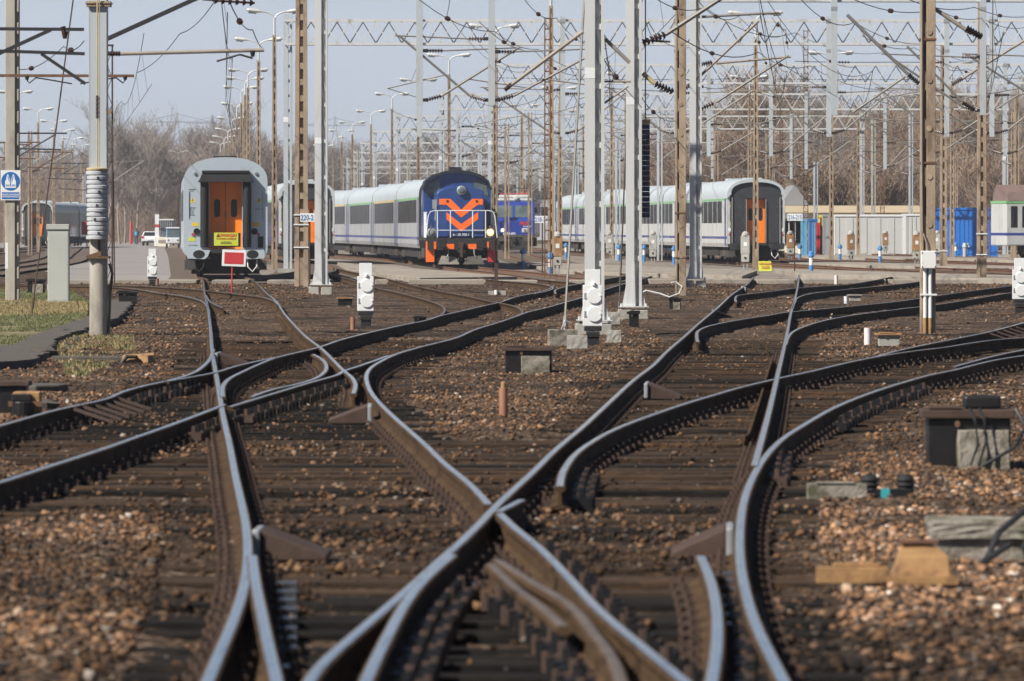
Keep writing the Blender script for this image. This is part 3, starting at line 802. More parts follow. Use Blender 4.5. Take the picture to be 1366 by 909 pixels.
def steel_mast_parts(t, h, w=.36, paint='galv', foot=.28, band=None, plate_z=.26, batten_end=None, step=.95, shadow_dia=True):
    a = w * .52
    mb = MB()
    # wide front channel, web and two flanges
    mb.bx(-w/2, -w/2 + a, -.13, -.118, plate_z, h); mb.bx(-w/2, -w/2 + .012, -.1175, .13, plate_z, h); mb.bx(-w/2 + a - .012, -w/2 + a, -.1175, .13, plate_z, h)
    part('channel', mb, paint, t)
    mb = MB()
    mb.bx(w/2 - .055, w/2, -.13, -.118, plate_z, h); mb.bx(w/2 - .012, w/2, -.1175, .13, plate_z, h); mb.bx(w/2 - .055, w/2 - .043, -.1175, .13, plate_z, h)
    part('channel', mb, paint, t)
    mb = MB(); z = plate_z + .9; k = 0
    x0, x1 = -w/2 + a + .002, w/2 - .057
    while z < h - .3:
        mb.bx(x0, x1, -.075, -.06, z, z + .10, 0)
        if shadow_dia: mb.beam((x0, -.07, z + step), (x1, -.07, z + .42), .045, .012, 1); mb.beam((x0, -.07, z + .11), (x1, -.07, z + .30), .03, .012, 1)  # dark diagonals drawn in for shadows falling across the recess
        z += step; k += 1
    part('lacing', mb, [paint, 'galv_dark'], t)
    mb = MB(); mb.bx(x0, x1, -.02, -.012, plate_z, h)
    part('back_channel', mb, paint, t)
    if band:
        mb = MB()
        for b0, b1 in band: mb.bx(-w/2 - .003, -w/2 + a + .001, -.134, -.1305, b0, b1)
        part('painted_band', mb, 'white', t)
    if foot:
        mb = MB()
        mb.bx(-w/2 - .14, w/2 + .14, -.22, .22, plate_z - .022, plate_z - .002)
        for s in (-1, 1):
            mb.prism([(s * (w/2 + .002), plate_z), (s * (w/2 + .08), plate_z), (s * (w/2 + .06), plate_z + .10), (s * (w/2 + .002), plate_z + .40)], -.10, -.085)
            for yy in (-.165, .165):
                mb.tube((s * (w/2 + .09), yy, plate_z - .1), (s * (w/2 + .09), yy, plate_z + .05), .02, n=6)
        mb.prism([(-.03, plate_z), (.03, plate_z), (.012, plate_z + .85), (-.012, plate_z + .85)], -.16, -.145)
        part('base_plate', mb, paint, t)
        mb = MB(); mb.box((-w/2 - .02, 0, plate_z / 2 - .11), (.30, .42, plate_z + .1), taper=.92); mb.box((w/2 - .02, .01, plate_z / 2 - .115), (.32, .44, plate_z + .09), taper=.92)
        part('footing', mb, 'concrete', t, bev=.02)

def concrete_pole_parts(t, h, w=.26, top=.75, m='concrete_pole', rung=.5, step=False):
    # two legs joined by rungs, with rounded pockets between them
    mb = MB(); D = .2
    for s, ww in ((-1, .34), (1, .34)):
        x0 = s * w / 2; x1 = s * (w / 2 - w * ww)
        X0 = s * w * top / 2; X1 = s * (w * top / 2 - w * top * ww)
        lo, hi = (x0, x1) if s < 0 else (x1, x0); Lo, Hi = (X0, X1) if s < 0 else (X1, X0)
        mb.hexa([(lo, -D/2, -.3), (hi, -D/2, -.3), (hi, D/2, -.3), (lo, D/2, -.3), (Lo, -D/2*top, h), (Hi, -D/2*top, h), (Hi, D/2*top, h), (Lo, D/2*top, h)])
    part('leg', mb, m, t)
    mb = MB(); z = .9
    mb.bx(-w * .163, w * .163, -D/2 + .012, D/2 - .012, -.3, .9)
    while z < h - .1:
        k = 1 - (1 - top) * z / h
        iw = w * .165 * k
        mb.bx(-iw, iw, -D/2 * k + .02, D/2 * k - .02, z + rung * .62, z + rung)
        mb.prism([(-iw, z + rung * .44), (0, z + rung * .62), (-iw, z + rung * .62)], -.05, .05)
        mb.bx(-iw, iw, .012, .03, z, z + rung * .62)
        z += rung
    part('rung_web', mb, m, t)

def wave_pole_parts(t, h, w=.25):
    # near poles: one slim flange and one broad flange with bulging web
    mb = MB(); D = .22
    mb.bx(-w/2, -w/2 + .05, -D/2, D/2, -.3, h); part('flange', mb, 'concrete_pole', t, bev=.008)
    mb = MB(); mb.bx(-w/2 + .10, w/2, -D/2 - .003, D/2, -.3, h); part('flange', mb, 'concrete_pole', t, bev=.008)
    mb = MB(); z = .0
    mb.bx(-w/2 + .05, -w/2 + .10, -.01, .01, -.3, h)
    while z < h:
        mb.prism([(-w/2 + .051, z), (-w/2 + .098, z + .06), (-w/2 + .098, z + .36), (-w/2 + .051, z + .42)], -D/2 + .01, D/2 - .02)
        mb.lathe([(.055, 0), (.05, .012)], c=(-w/2 + .15, -D/2 - .016, z + .22), n=12, axis='y')
        z += .82
    part('pocket_web', mb, 'concrete_pole', t, bev=.01)

def loc_of(x, yb): return G(x, yb)

# mast A, B, C and the two left ones
def mast(x, yb, h, wpx, label, bands_px, name='steel_mast', paint='galv', **k):
    p = loc_of(x, yb); w = wpx / F * p.y
    t = thing(name, label, 'mast', p)
    bands = [tuple(sorted((H - (b1 - HZ) / F * p.y, H - (b0 - HZ) / F * p.y))) for b0, b1 in bands_px]
    steel_mast_parts(t, h, w, paint, band=bands, **k)
    return t, p
mA, pA = mast(793, 447, 9.5, 26, 'broad pale grey steel mast behind the near white shunting signal', [(91, 105)], step=1.0)
mB, pB = mast(845.5, 426, 9.5, 21, 'pale grey steel mast next to the dark blue stack of weights', [(130, 140)], step=1.0)
mC, pC = mast(928, 383, 10.3, 16, 'pale grey steel mast right of the tall brown concrete pole', [(192, 198)], step=1.0)
mL, pL = mast(428.5, 392, 10.6, 17, 'pale grey steel mast beside the 220-21 number sign', [(184, 192)], step=1.0)

def strap(t, z, w=.29, m='white'):
    mb = MB(); mb.bx(-w/2, w/2, -.125, .125, z, z + .035); part('strap', mb, m, t)

# brown concrete poles
def cpole(x, yb, h, wpx, label, kind='ladder', m='concrete_pole', straps=(), **k):
    p = loc_of(x, yb); w = wpx / F * p.y
    t = thing('concrete_pole', label, 'pole', p)
    if kind == 'ladder': concrete_pole_parts(t, h, w, m=m, **k)
    else: wave_pole_parts(t, h, w)
    for z in straps: strap(t, z, w + .03, 'white' if kind == 'ladder' else 'rust')
    return t, p
c402, _ = cpole(402, 383, 10.5, 19, 'brown concrete pole beside the mast with the 220-21 sign', straps=(1.2, 1.9, 2.2))
c908, _ = cpole(908, 394, 10.5, 14, 'brown concrete pole rising between two pale steel masts', kind='wave', straps=(1.0, 2.2))
c1238, p1238 = cpole(1237.5, 446, 9, 20, 'tall near brown concrete pole carrying a white junction box', kind='wave', straps=(2.9, 5.0))
c1309, _ = cpole(1309.5, 376, 10.4, 13, 'brown concrete pole in front of the blue container near its right end', straps=(.9, 1.6))
c1258, _ = cpole(1258.5, 360, 9.9, 10, 'slim brown concrete pole in front of the left part of the blue container', straps=(.8,))
# white box with two conduits on the near right pole
mb = MB(); mb.bx(-.13, .13, -.26, -.13, 1.12, 1.42); bx_ = part('junction_box', mb, 'white_rusty', c1238, bev=.012)
mb = MB()
for sx in (-1, 1):
    for z in (1.15, 1.39): mb.tube((sx * .11, -.266, z), (sx * .11, -.259, z), .012, n=8)
part('screw', mb, 'rust', bx_)
for sx in (-.055, .035):
    mb = MB(); mb.tube((sx, -.16, .0), (sx, -.16, 1.12), .032, n=10); mb.tube((sx, -.16, -.05), (sx, -.16, .28), .0335, n=10, mi=1)
    part('conduit', mb, ['white', 'rust_ochre'], c1238)
mb = MB(); mb.bx(-.14, .14, -.2, -.115, .66, .69); part('clamp', mb, 'white', c1238)
mb = MB(); mb.path([(-.03, -.15, 1.42), (-.03, -.15, 1.56), (-.07, -.14, 1.68), (-.10, -.13, 1.75), (-.11, -.13, 2.6), (-.11, -.13, 6.5)], .014, 6); part('cable', mb, 'tube_brown', c1238)

# far-left round concrete pole with the vest sign
p17 = loc_of(17, 402)
t = thing('concrete_pole', 'grey spun concrete pole at the left edge carrying a blue vest sign', 'pole', p17)
mb = MB(); mb.bx(-.17, .075, -.15, .16, -.3, 9.5); part('broad_flange', mb, 'concrete_grey', t, bev=.02)
mb = MB(); mb.bx(.0755, .165, -.075, .15, -.3, 9.5); z = 0
while z < 9: mb.bx(.09, .166, -.11, -.0752, z, z + .3); z += .55
part('ribbed_flange', mb, 'concrete_grey', t, bev=.02)
mb = MB(); mb.bx(-.175, -.10, -.154, -.1505, 1.9 - 1.1, 1.45); part('painted_patch', mb, 'white', t)
d = p17.y; k = d / F
s = thing('safety_sign', 'white sign with a blue vest pictogram on the leftmost concrete pole', 'sign', (p17.x - 2 * k, d - .18, H - (247.5 - HZ) * k))
ww = 26.5 * k; hh = 40 * k
mb = MB(); mb.bx(-ww/2, ww/2, -.012, .012, -hh/2, hh/2); part('panel', mb, 'white', s, bev=.004)
mb = MB(); mb.lathe([(.23, 0), (.23, -.004)], c=(0, -.013, hh/2 - .27), n=40, axis='y'); disc = part('blue_disc', mb, 'sign_blue', s)
mb = MB()
for sx in (-1, 1):
    mb.add([(sx * x, yy, z + hh/2 - .27) for x, z in ((.012, -.12), (.012, .03), (.055, .165), (.085, .165), (.10, .10), (.105, .05), (.135, .0), (.135, -.12)) for yy in (-.0185, -.0205)],
           [tuple(range(0, 16, 2)), tuple(range(1, 16, 2))] + [(2*i, 2*i+1, (2*i+3) % 16, (2*i+2) % 16) for i in range(8)])
mb.bx(-.135, .135, -.0195, -.0175, hh/2 - .27 - .165, hh/2 - .27 - .13)
vest = part('vest_symbol', mb, 'white', disc)
mb = MB()
for sx in (-1, 1):
    mb.bx(min(sx * .03, sx * .115), max(sx * .03, sx * .115), -.023, -.021, hh/2 - .27 - .105, hh/2 - .27 - .085)
    mb.beam((sx * .03, -.022, hh/2 - .27), (sx * .068, -.022, hh/2 - .27 + .13), .018, .002)
part('vest_stripe', mb, 'sign_blue', vest)
mb = MB(); mb.bx(-ww/2 + .03, ww/2 - .03, -.016, -.0125, -hh/2 + .03, -hh/2 + .2); tb = part('text_panel', mb, 'sign_blue', s)
text('lettering', 'ZAŁÓŻ KAMIZELKĘ\nOSTRZEGAWCZĄ', .052, 'text_white', s, (0, -.018, -hh/2 + .115), bold=.0012)

# weighted tension mast on the left
p128 = loc_of(131.5, 448)
k = p128.y / F
t = thing('tension_mast', 'left mast with a stack of grey cast weights above a concrete stub', 'mast', p128)
zt = lambda y: H - (y - HZ) * k
mb = MB(); mb.tube((0, 0, -.3), (0, 0, zt(318)), .155, .15, n=20); part('concrete_stub', mb, 'concrete_grey', t, sm=40)
mb = MB(); mb.bx(-.19, .19, -.2, .2, zt(345), zt(342)); mb.hexa([(-.19, -.205, zt(342)+.002), (.06, -.205, zt(342)+.002), (.06, -.19, zt(342)+.002), (-.19, -.19, zt(342)+.002), (-.19, -.205, zt(341)), (.06, -.205, zt(335)), (.06, -.19, zt(335)), (-.19, -.19, zt(341))]); part('rusty_flange', mb, 'rust', t)
mb = MB(); mb.bx(-.16, .145, .02, .25, zt(318), 9.0); mb.bx(-.145, .13, -.036, -.024, zt(225), 9.0); mb.bx(-.16, -.145, -.04, .0195, zt(225), 9.0); mb.bx(.13, .145, -.04, .0195, zt(225), 9.0); part('steel_post', mb, 'galv_blue', t)
mb = MB(); mb.bx(-.166, .152, .014, .252, zt(102), zt(87)); part('painted_band', mb, 'white', t)
mb = MB(); mb.bx(-.2, .2, -.1, .3, zt(9), zt(2)); mb.bx(-.22, .22, -.12, .32, zt(5), zt(4)); part('head_plate', mb, 'concrete_pole', t)
nW = 15; z0, z1 = zt(320), zt(228)
for i in range(nW):
    a = z0 + (z1 - z0) * i / nW; b_ = z0 + (z1 - z0) * (i + 1) / nW - .008
    mb = MB(); ox = random.uniform(-.012, .012); rr_ = random.uniform(.172, .184)
    mb.lathe([(rr_ - .012, a), (rr_, a + .012), (rr_, b_ - .012), (rr_ - .012, b_)], c=(ox - .01, -.16, 0), n=28)
    w_ = part('weight', mb, 'weight', t, sm=35)
    if i % 3 == 1:
        m2 = MB(); xs_ = ox + random.uniform(-.05, .06); m2.bx(xs_ - .016, xs_ + .016, -.16 - rr_ - .006, -.16 - rr_ + .02, a + .012, a + .055); part('slot', m2, 'black', w_)
mb = MB(); mb.lathe([(.175, z1), (.185, z1 + .02), (.185, z1 + .035), (.16, z1 + .05)], c=(-.01, -.16, 0), n=28); part('yellow_cap', mb, 'rope_yellow', t, sm=35)
mb = MB(); mb.tube((-.01, -.16, z1), (-.01, -.16, 9), .012, n=6); mb.tube((.025, -.15, z1), (.025, -.15, 9), .007, n=6); part('rope', mb, 'rope_yellow', t)
mb = MB(); insulator_mb(mb, (-.01, -.17, zt(158)), (-.01, -.17, zt(128)), .03, 5); part('rope_clamp', mb, 'insul', t)
mb = MB(); mb.tube((.02, -.16, zt(345)), (.02, -.16, z0), .02, n=8); part('weight_rod', mb, 'dark_rust', t)
mb = MB(); mb.bx(.165, .20, -.05, .05, zt(425), zt(380)); mb.path([(.18, 0, zt(352)), (.23, 0, zt(365)), (.2, 0, zt(385)), (.17, -.05, .0)], .022, 6); part('cable', mb, 'black', t)
# thin lattice post behind it
p145 = loc_of(146, 382); k2 = p145.y / F; zt2 = lambda y: H - (y - HZ) * k2
t = thing('lattice_post', 'thin rusty lattice post just right of the weighted mast', 'post', p145)
mb = MB(); hh = zt2(62)
for sx in (-.09, .09): mb.bx(sx - .025, sx + .025, -.03, .03, 0, hh)
part('upright', mb, 'dark_rust', t)
mb = MB(); z = .2; s_ = 1
while z < hh - .5: mb.beam((-s_ * .08, 0, z), (s_ * .08, 0, z + .42), .02, .02); z += .42; s_ = -s_
part('lacing', mb, 'dark_rust', t)
mb = MB(); mb.bx(-.13, .13, -.05, .05, hh, hh + .06); part('cap', mb, 'dark_rust', t)
mb = MB(); mb.tube((.16, 0, 0), (.12, 0, zt2(230)), .02, n=6); mb.tube((.0, -.05, zt2(150)), (.0, -.14, zt2(150)), .07, n=10, mi=1); part('stay_rod', mb, ['dark_rust', 'brown_panel'], t)
# leaning guy rods
def guy(x0, y0, x1, y1, d0, r, m, label):
    a = G(x1, y1); b = W(x0, y0, d0); mb = MB(); mb.tube((0, 0, 0), b - a, r, n=6)
    mb.tube((b - a) * .02, (b - a) * .05, r * 1.8, n=6)
    return one('guy_rod', mb, m, label, 'guy rod', a)
guy(101.5, -30, 42, 420, 121, .016, 'dark_rust', 'long leaning rusty rod staked in the grass near the left edge')
guy(780.5, -20, 752.5, 447, 100, .021, 'tube_grey', 'pale leaning rod staked left of the broad grey mast')
guy(836.5, 150, 826, 416, 121, .018, 'tube_grey', 'pale leaning rod staked between the two near grey masts')

# dark blue tension weights hung beside mast B
t = thing('tension_weight', 'dark blue stack of tension weights hanging right of a pale grey mast', 'weight', W(861, 160, pB.y + .3))
k = pB.y / F
n_ = 18
for i in range(n_):
    z1_ = -(125 * k) * i / n_ - .09; z0_ = -(125 * k) * (i + 1) / n_ - .084
    mb = MB(); mb.bx(-.085, .085, -.09, .09, z0_, z1_)
    w_ = part('weight', mb, 'weight_blue', t, bev=.006)
    if i % 3 == 1: m2 = MB(); m2.bx(-.05, -.02, -.096, -.0905, z0_ + .02, z1_ - .02); part('slot', m2, 'black', w_)
mb = MB(); mb.bx(-.09, .09, -.1, .1, -.085, 0); part('top_plate', mb, 'rope_yellow', t)
mb = MB(); mb.tube((0, 0, 0), (0, 0, 5.6), .012, n=6); part('rope', mb, 'wire', t)

# ------------------------------------------------------------------ number signs
def number_sign(x, y, d, wpx, hpx, body, label, post=True, xpost=None):
    p = W(x, y, d); k = d / F; w, h = wpx * k, hpx * k
    t = thing('number_sign', label, 'sign', (p.x, d, 0))
    mb = MB(); mb.bx(-w/2, w/2, -.02, .0, p.z - h/2, p.z + h/2); part('panel', mb, 'white', t, bev=.004)
    text('lettering', body, h * .88, 'num_blue', t, (0, -.023, p.z - .01), squash=.74 if len(body) < 7 else .66, bold=.003)
    if post:
        mb = MB(); xx = (xpost - x) * k if xpost else 0
        mb.tube((xx, .03, 0), (xx, .03, p.z + h/2 - .03), .026, n=8); part('post', mb, 'dark_rust', t)
number_sign(411.5, 290.5, 162, 22, 11.5, '220-21', 'white number sign reading 220-21 between a brown pole and a grey mast', True, 413)
number_sign(722, 293, 212, 17, 9.5, '218-21', 'white number sign reading 218-21 right of the bright blue electric locomotive', True, 723.5)
number_sign(1060.5, 290, 218, 20, 9.5, '216-215', 'white number sign reading 216-215 right of the dark coach end', True, 1060)

# ------------------------------------------------------------------ yard lamps
def make_lamp():
    t = thing('yard_lamp', None, 'lamp', (0, 0, 0))
    concrete_pole_parts(t, 10.2, .27, .6, 'concrete_pole', .5)
    mb = MB(); mb.tube((0, 0, 10.1), (0, 0, 10.95), .055, .045, n=8)
    for s in (-1, 1):
        mb.path([(0, 0, 10.9), (s * .12, 0, 11.08), (s * .3, 0, 11.17), (s * .55, 0, 11.22)], .035, 6)
    part('arm', mb, 'galv', t)
    for s in (-1, 1):
        mb = MB(); c = Vector((s * .55, 0, 11.22)); e = Vector((s * 1.2, 0, 11.29))
        mb.tube(c, c + (e - c) * .3, .05, .085, n=10); mb.tube(c + (e - c) * .3, c + (e - c) * .85, .085, .09, n=10); mb.tube(c + (e - c) * .85, e, .09, .05, n=10)
        h_ = part('lamp_head', mb, 'galv', t, sm=50)
        mb = MB(); mb.tube(c + (e - c) * .35 + Vector((0, 0, -.075)), c + (e - c) * .88 + Vector((0, 0, -.08)), .062, n=10); part('lens', mb, 'lamp_glass', h_, sm=50)
    return t
LAMP = make_lamp(); lamp_used = [False]
def lamp(x, yh, label, group, rz=0):
    d = F * (11.27 - H) / (HZ - yh); loc = ((x - 683) / F * d, d, 0)
    if not lamp_used[0]:
        lamp_used[0] = True; LAMP.location = loc; LAMP.rotation_euler = (0, 0, rz); return tag(LAMP, label, None, group)
    return dup(LAMP, loc, rz, label, group)
for i, (x, y) in enumerate([(599, 73), (558, 106), (523, 125), (495, 148), (470, 163), (456, 174), (444, 183), (432, 194)]):
    lamp(x, y, f'twin armed yard lamp above the grey coaches behind the loco, {ORD[i]} in its row', 'lamps in the row left of the loco', random.uniform(-.1, .1))
for i, (x, y) in enumerate([(366, 14), (345, 52), (331, 93), (327, 104), (322, 116), (316, 138), (309, 157), (304, 172), (299, 182), (294, 190)]):
    lamp(x, y, f'twin armed yard lamp rising beyond the silver coach, {ORD[i]} in its row', 'lamps in the row beyond the silver coach', random.uniform(-.1, .1))
for i, (x, y) in enumerate([(21, 122), (51, 145), (72, 161), (84, 173), (97, 184), (108, 193)]):
    lamp(x, y, f'twin armed yard lamp over the tracks at the far left, {ORD[i]} in its row', 'lamps in the far left row', random.uniform(-.1, .1))
lamp(238, 202, 'far twin lamp above the white van on the road', 'far lamps over the road')
lamp(243, 210, 'farther twin lamp seen just right of the far lamp above the road', 'far lamps over the road')
lamp(188, 220, 'most distant lamp low over the left road', 'far lamps over the road')
lamp(1109, 70, 'twin armed yard lamp in front of the white container row on the right', None)
lamp(1008, 17, 'twin armed yard lamp on the pole standing before the orange door coach end', None)
lamp(660, 34, 'twin armed yard lamp on the rust stained pole right of the diesel locomotive', None)
lamp(735, -30, 'tall lamp on the rust stained pole behind the 218-21 sign', None)
lamp(746, 117, 'distant twin lamp seen between the broad mast and the rust stained pole', None)
lamp(1000, 102, 'distant twin lamp seen left of the lamp pole at the dark coach end', None)
lamp(835, 98, 'distant twin lamp seen between the two near grey masts', None)
lamp(1270, 83, 'far right twin lamp between the two poles by the blue container', None)
lamp(699, 140, 'distant twin lamp above the electric locomotive', None)
lamp(778, 148, 'distant twin lamp just left of the broad grey mast', None)

# rusty lattice poles and thinner concrete poles of the far yard
def make_lattice(h, w, m):
    t = thing('lattice_pole', None, 'pole')
    mb = MB()
    for sx in (-1, 1):
        for sy in (-1, 1): mb.bx(sx * w/2 - .022, sx * w/2 + .022, sy * .1 - .022, sy * .1 + .022, -.2, h)
    part('upright', mb, m, t)
    mb = MB(); z = .2; s_ = 1
    while z < h - .4:
        for sy in (-.1, .1): mb.beam((-s_ * w/2, sy, z), (s_ * w/2, sy, z + .38), .028, .01)
        mb.bx(-w/2, w/2, -.105, -.095, z + .36, z + .41)
        z += .38; s_ = -s_
    part('lacing', mb, m, t)
    return t
def lattice(x, yb, yt, label, m='rust', w=.26):
    p = loc_of(x, yb); h = H - (yt - HZ) / F * p.y
    t = make_lattice(h, w, m); t.location = p; tag(t, label); return t
lattice(1075, 343, 40, 'red rust lattice pole right of the 216-215 sign')
lattice(1177, 339, 128, 'red rust lattice pole in front of the white container')
lattice(1318, 345, 60, 'reddish thin lattice pole right beside the pole before the blue container', w=.16)
lattice(1193, 331, 148, 'left one of two close brown lattice poles at the white container', 'brown_panel')
lattice(1200, 330, 148, 'right one of two close brown lattice poles at the white container', 'brown_panel')
lattice(661, 345, 66, 'slim rusty lattice pole just beyond the right side of the blue diesel', 'rust', .22)
lattice(730.5, 372, 24, 'orange rusty lattice pole behind the 218-21 sign', 'rust', .2)
def thin(x, yt, d, label, m='concrete_pole', w=.24, h=None):
    t = thing('thin_pole', label, 'pole', ((x - 683) / F * d, d, 0)); concrete_pole_parts(t, h or (H - (yt - HZ) / F * d), w, .7, m); return t
for x, yt, d, lab in [(747.5, 60, 330, 'thin grey pole right of the pole with the 218-21 sign'), (696, 155, 410, 'thin grey pole standing above the electric locomotive roof'),
        (816, 125, 330, 'thin brown pole seen in the gap between the two near masts'), (999, 150, 400, 'thin brown pole just left of the lamp pole at the coach end'), (1032, 172, 430, 'thin brown pole above the right shoulder of the dark coach end'),
        (968, 205, 520, 'thin brown pole seen above the roof of the long coach'), (1145, 160, 345, 'dark thin pole touching the portal leg at the white container'), (1276, 208, 420, 'thin white pole rising behind the blue container'),
        (1351, 150, 330, 'thin brown pole at the far right above the brown roofed carriage'), (1062, 245, 520, 'thin brown pole over the grey shed roof')]:
    thin(x, yt, d, lab)

# ------------------------------------------------------------------ lattice portals with drop posts and cantilevers
def truss(mb, x0, x1, zb, zt, per=1.05, dep=.6):
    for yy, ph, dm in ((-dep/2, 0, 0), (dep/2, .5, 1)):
        mb.bx(x0, x1, yy - .045, yy + .045, zb - .05, zb + .05); mb.bx(x0, x1, yy - .045, yy + .045, zt - .05, zt + .05)
        x = x0 + ph * per
        while x < x1 - per * .5:
            xm = x + per / 2
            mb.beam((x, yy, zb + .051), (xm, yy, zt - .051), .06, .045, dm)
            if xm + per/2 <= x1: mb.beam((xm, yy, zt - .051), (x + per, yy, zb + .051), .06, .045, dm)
            x += per
    x = x0
    while x < x1:
        mb.beam((x, -dep/2 + .046, zt), (x, dep/2 - .046, zt), .04, .04); mb.beam((x, -dep/2 + .046, zb), (x, dep/2 - .046, zb), .04, .04); x += per * 2

def cantilever(parent, x, z0, dirn, L, rise, tubes='tube_grey', y=0.0):
    # inclined tube, top tie and registration arm with insulators, hung at a post side
    s = dirn
    mb = MB()
    a = Vector((x + s * .55, y, z0 + .12)); tip = Vector((x + s * L, y, z0 + rise))
    mb.tube(a, tip, .036, n=8)
    top = Vector((x + s * .6, y, z0 + rise - .10)); mb.tube(top, tip + Vector((s * .12, 0, .0)), .026, n=6)
    m_ = a + (tip - a) * .35
    reg0 = Vector((m_.x, y, m_.z)); reg1 = Vector((x + s * (L + .35), y, z0 + .35)); mb.tube(reg0, reg1, .022, n=6)
    mb.tube(reg1 + Vector((0, 0, .0)), Vector((x + s * (L - .75), y, z0 + .02)), .014, n=5)
    mb.tube(m_ + (tip - m_) * .5, reg0 + (reg1 - reg0) * .6, .010, n=5)
    c = part('cantilever', mb, tubes, parent)
    for q_, r_, zz in ((a, .075, 0), (top, .07, rise - .1)):
        mb = MB(); insulator_mb(mb, (x + s * .1, y, z0 + zz), q_, r_, 6); part('insulator', mb, 'insul', c)
        mb = MB(); mb.bx(min(x, x + s * .14), max(x, x + s * .14), y - .05, y + .05, z0 + zz - .05, z0 + zz + .05); part('bracket', mb, 'black', c)
    return c

ZB, ZT = 9.25, 10.2
def portal(d, x0, x1, legs, drops, label, band=False):
    X = lambda x: (x - 683) / F * d
    xm = X(x0)
    t = thing('lattice_portal', label, 'portal', (xm, d, 0), 0, 'lattice portals over the yard')
    mb = MB(); truss(mb, .0, X(x1) - xm, ZB, ZT); part('girder', mb, ['galv', 'girder_shade'], t)  # rear diagonals take the shade-coloured steel
    for lx in legs:
        l = X(lx) - xm
        mb = MB(); mb.bx(l - .17, l + .02, -.14, .14, 0, ZT + .25); mb.bx(l + .08, l + .17, -.13, .13, 0, ZT + .25); part('leg', mb, 'galv_blue', t)
        mb = MB(); z = .5
        while z < ZT: mb.bx(l + .0205, l + .0795, -.02, .02, z, z + .12); z += .6
        part('lacing', mb, 'galv_blue', t)
        mb = MB(); mb.bx(l - .175, l + .022, -.145, -.1405, 6.1, 6.3); part('painted_band', mb, 'white', t)
        mb = MB(); mb.bx(l - .4, l + .4, -.35, .35, -.1, .18); part('footing', mb, 'concrete', t)
    for i, (dx, sides) in enumerate(drops):
        l = X(dx) - xm; zt_ = ZT + .15
        mb = MB(); mb.bx(l - .10, l + .10, -.45, -.31, 5.5, zt_); mb.bx(l - .13, l + .13, -.47, -.29, zt_ - .25, zt_ - .1, 1); mb.bx(l - .105, l + .105, -.455, -.305, ZB - .35, ZB - .22, 1)
        part('drop_post', mb, ['galv_blue', 'galv_dark'], t)
        for s, L_, rs in sides: cantilever(t, l + s * .1, 5.65, s, L_, rs, y=-.38)
    return t
def rs(): return random.uniform(1.5, 2.0)
def both(): return [(-1, random.uniform(2.4, 3.4), rs()), (1, random.uniform(2.4, 3.4), rs())]
def oneside(s): return [(s, random.uniform(2.4, 3.4), rs())]
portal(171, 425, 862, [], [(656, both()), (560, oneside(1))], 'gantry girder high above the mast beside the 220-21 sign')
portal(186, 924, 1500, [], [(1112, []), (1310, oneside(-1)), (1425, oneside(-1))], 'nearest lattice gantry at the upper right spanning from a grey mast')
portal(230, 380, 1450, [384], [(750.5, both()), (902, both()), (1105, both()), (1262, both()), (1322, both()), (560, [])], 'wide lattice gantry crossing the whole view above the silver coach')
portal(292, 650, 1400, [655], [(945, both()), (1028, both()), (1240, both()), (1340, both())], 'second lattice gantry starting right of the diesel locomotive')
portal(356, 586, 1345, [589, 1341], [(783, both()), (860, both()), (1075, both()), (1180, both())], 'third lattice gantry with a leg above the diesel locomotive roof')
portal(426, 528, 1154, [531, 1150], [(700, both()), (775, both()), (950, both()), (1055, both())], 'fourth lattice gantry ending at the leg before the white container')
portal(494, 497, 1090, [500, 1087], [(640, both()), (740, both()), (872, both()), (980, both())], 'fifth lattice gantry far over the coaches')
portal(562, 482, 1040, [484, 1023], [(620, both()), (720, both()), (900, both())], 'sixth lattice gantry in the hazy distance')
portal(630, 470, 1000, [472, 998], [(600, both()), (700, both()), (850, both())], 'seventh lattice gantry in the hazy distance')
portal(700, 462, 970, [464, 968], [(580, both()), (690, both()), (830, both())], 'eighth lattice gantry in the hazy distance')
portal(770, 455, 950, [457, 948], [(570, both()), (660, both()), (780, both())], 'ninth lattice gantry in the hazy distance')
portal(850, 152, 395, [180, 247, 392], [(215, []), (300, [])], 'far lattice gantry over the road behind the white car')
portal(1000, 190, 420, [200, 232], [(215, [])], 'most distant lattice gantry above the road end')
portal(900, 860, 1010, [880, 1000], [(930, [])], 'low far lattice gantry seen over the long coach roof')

# cantilevers on the near masts
def mast_cant(t, z0, s, L, rise, x=.17, tubes='tube_brown'): cantilever(t, s * x, z0, s, L, rise, tubes, y=-.02)
cantilever(mA, -.19, 5.15, -1, 1.9, -1.0 + .0, 'tube_brown', y=-.02) if False else None
def strut(t, d, root, pts, r, m, name='strut'):
    # pts: two survey columns/rows at the distance d
    a = W(*pts[0], d) - root.location; b = W(*pts[1], d) - root.location
    mb = MB(); mb.tube(a, b, r, n=8); return part(name, mb, m, root)
def ins(root, d, p0, p1, r=.07, n=6):
    mb = MB(); insulator_mb(mb, W(*p0, d) - root.location, W(*p1, d) - root.location, r, n); return part('insulator', mb, 'insul', root)
strut(mA, pA.y, mA, [(778, 42), (680, 115)], .032, 'tube_brown'); ins(mA, pA.y, (674, 120), (683, 112), .04)
strut(mA, pA.y, mA, [(807, 52), (840, 84)], .032, 'tube_brown'); strut(mA, pA.y, mA, [(805, 109), (842, 109)], .018, 'tube_brown')
strut(mA, pA.y, mA, [(806, 138), (838, 115)], .018, 'tube_grey')
strut(mB, pB.y, mB, [(888, 46), (965, -4)], .044, 'tube_grey'); ins(mB, pB.y, (857, 58), (888, 46), .09, 6)
strut(mB, pB.y, mB, [(857, 98), (874, 112)], .045, 'rope_yellow'); ins(mB, pB.y, (874, 112), (898, 123), .08, 6); strut(mB, pB.y, mB, [(857, 54), (894, 56)], .02, 'dark_rust')
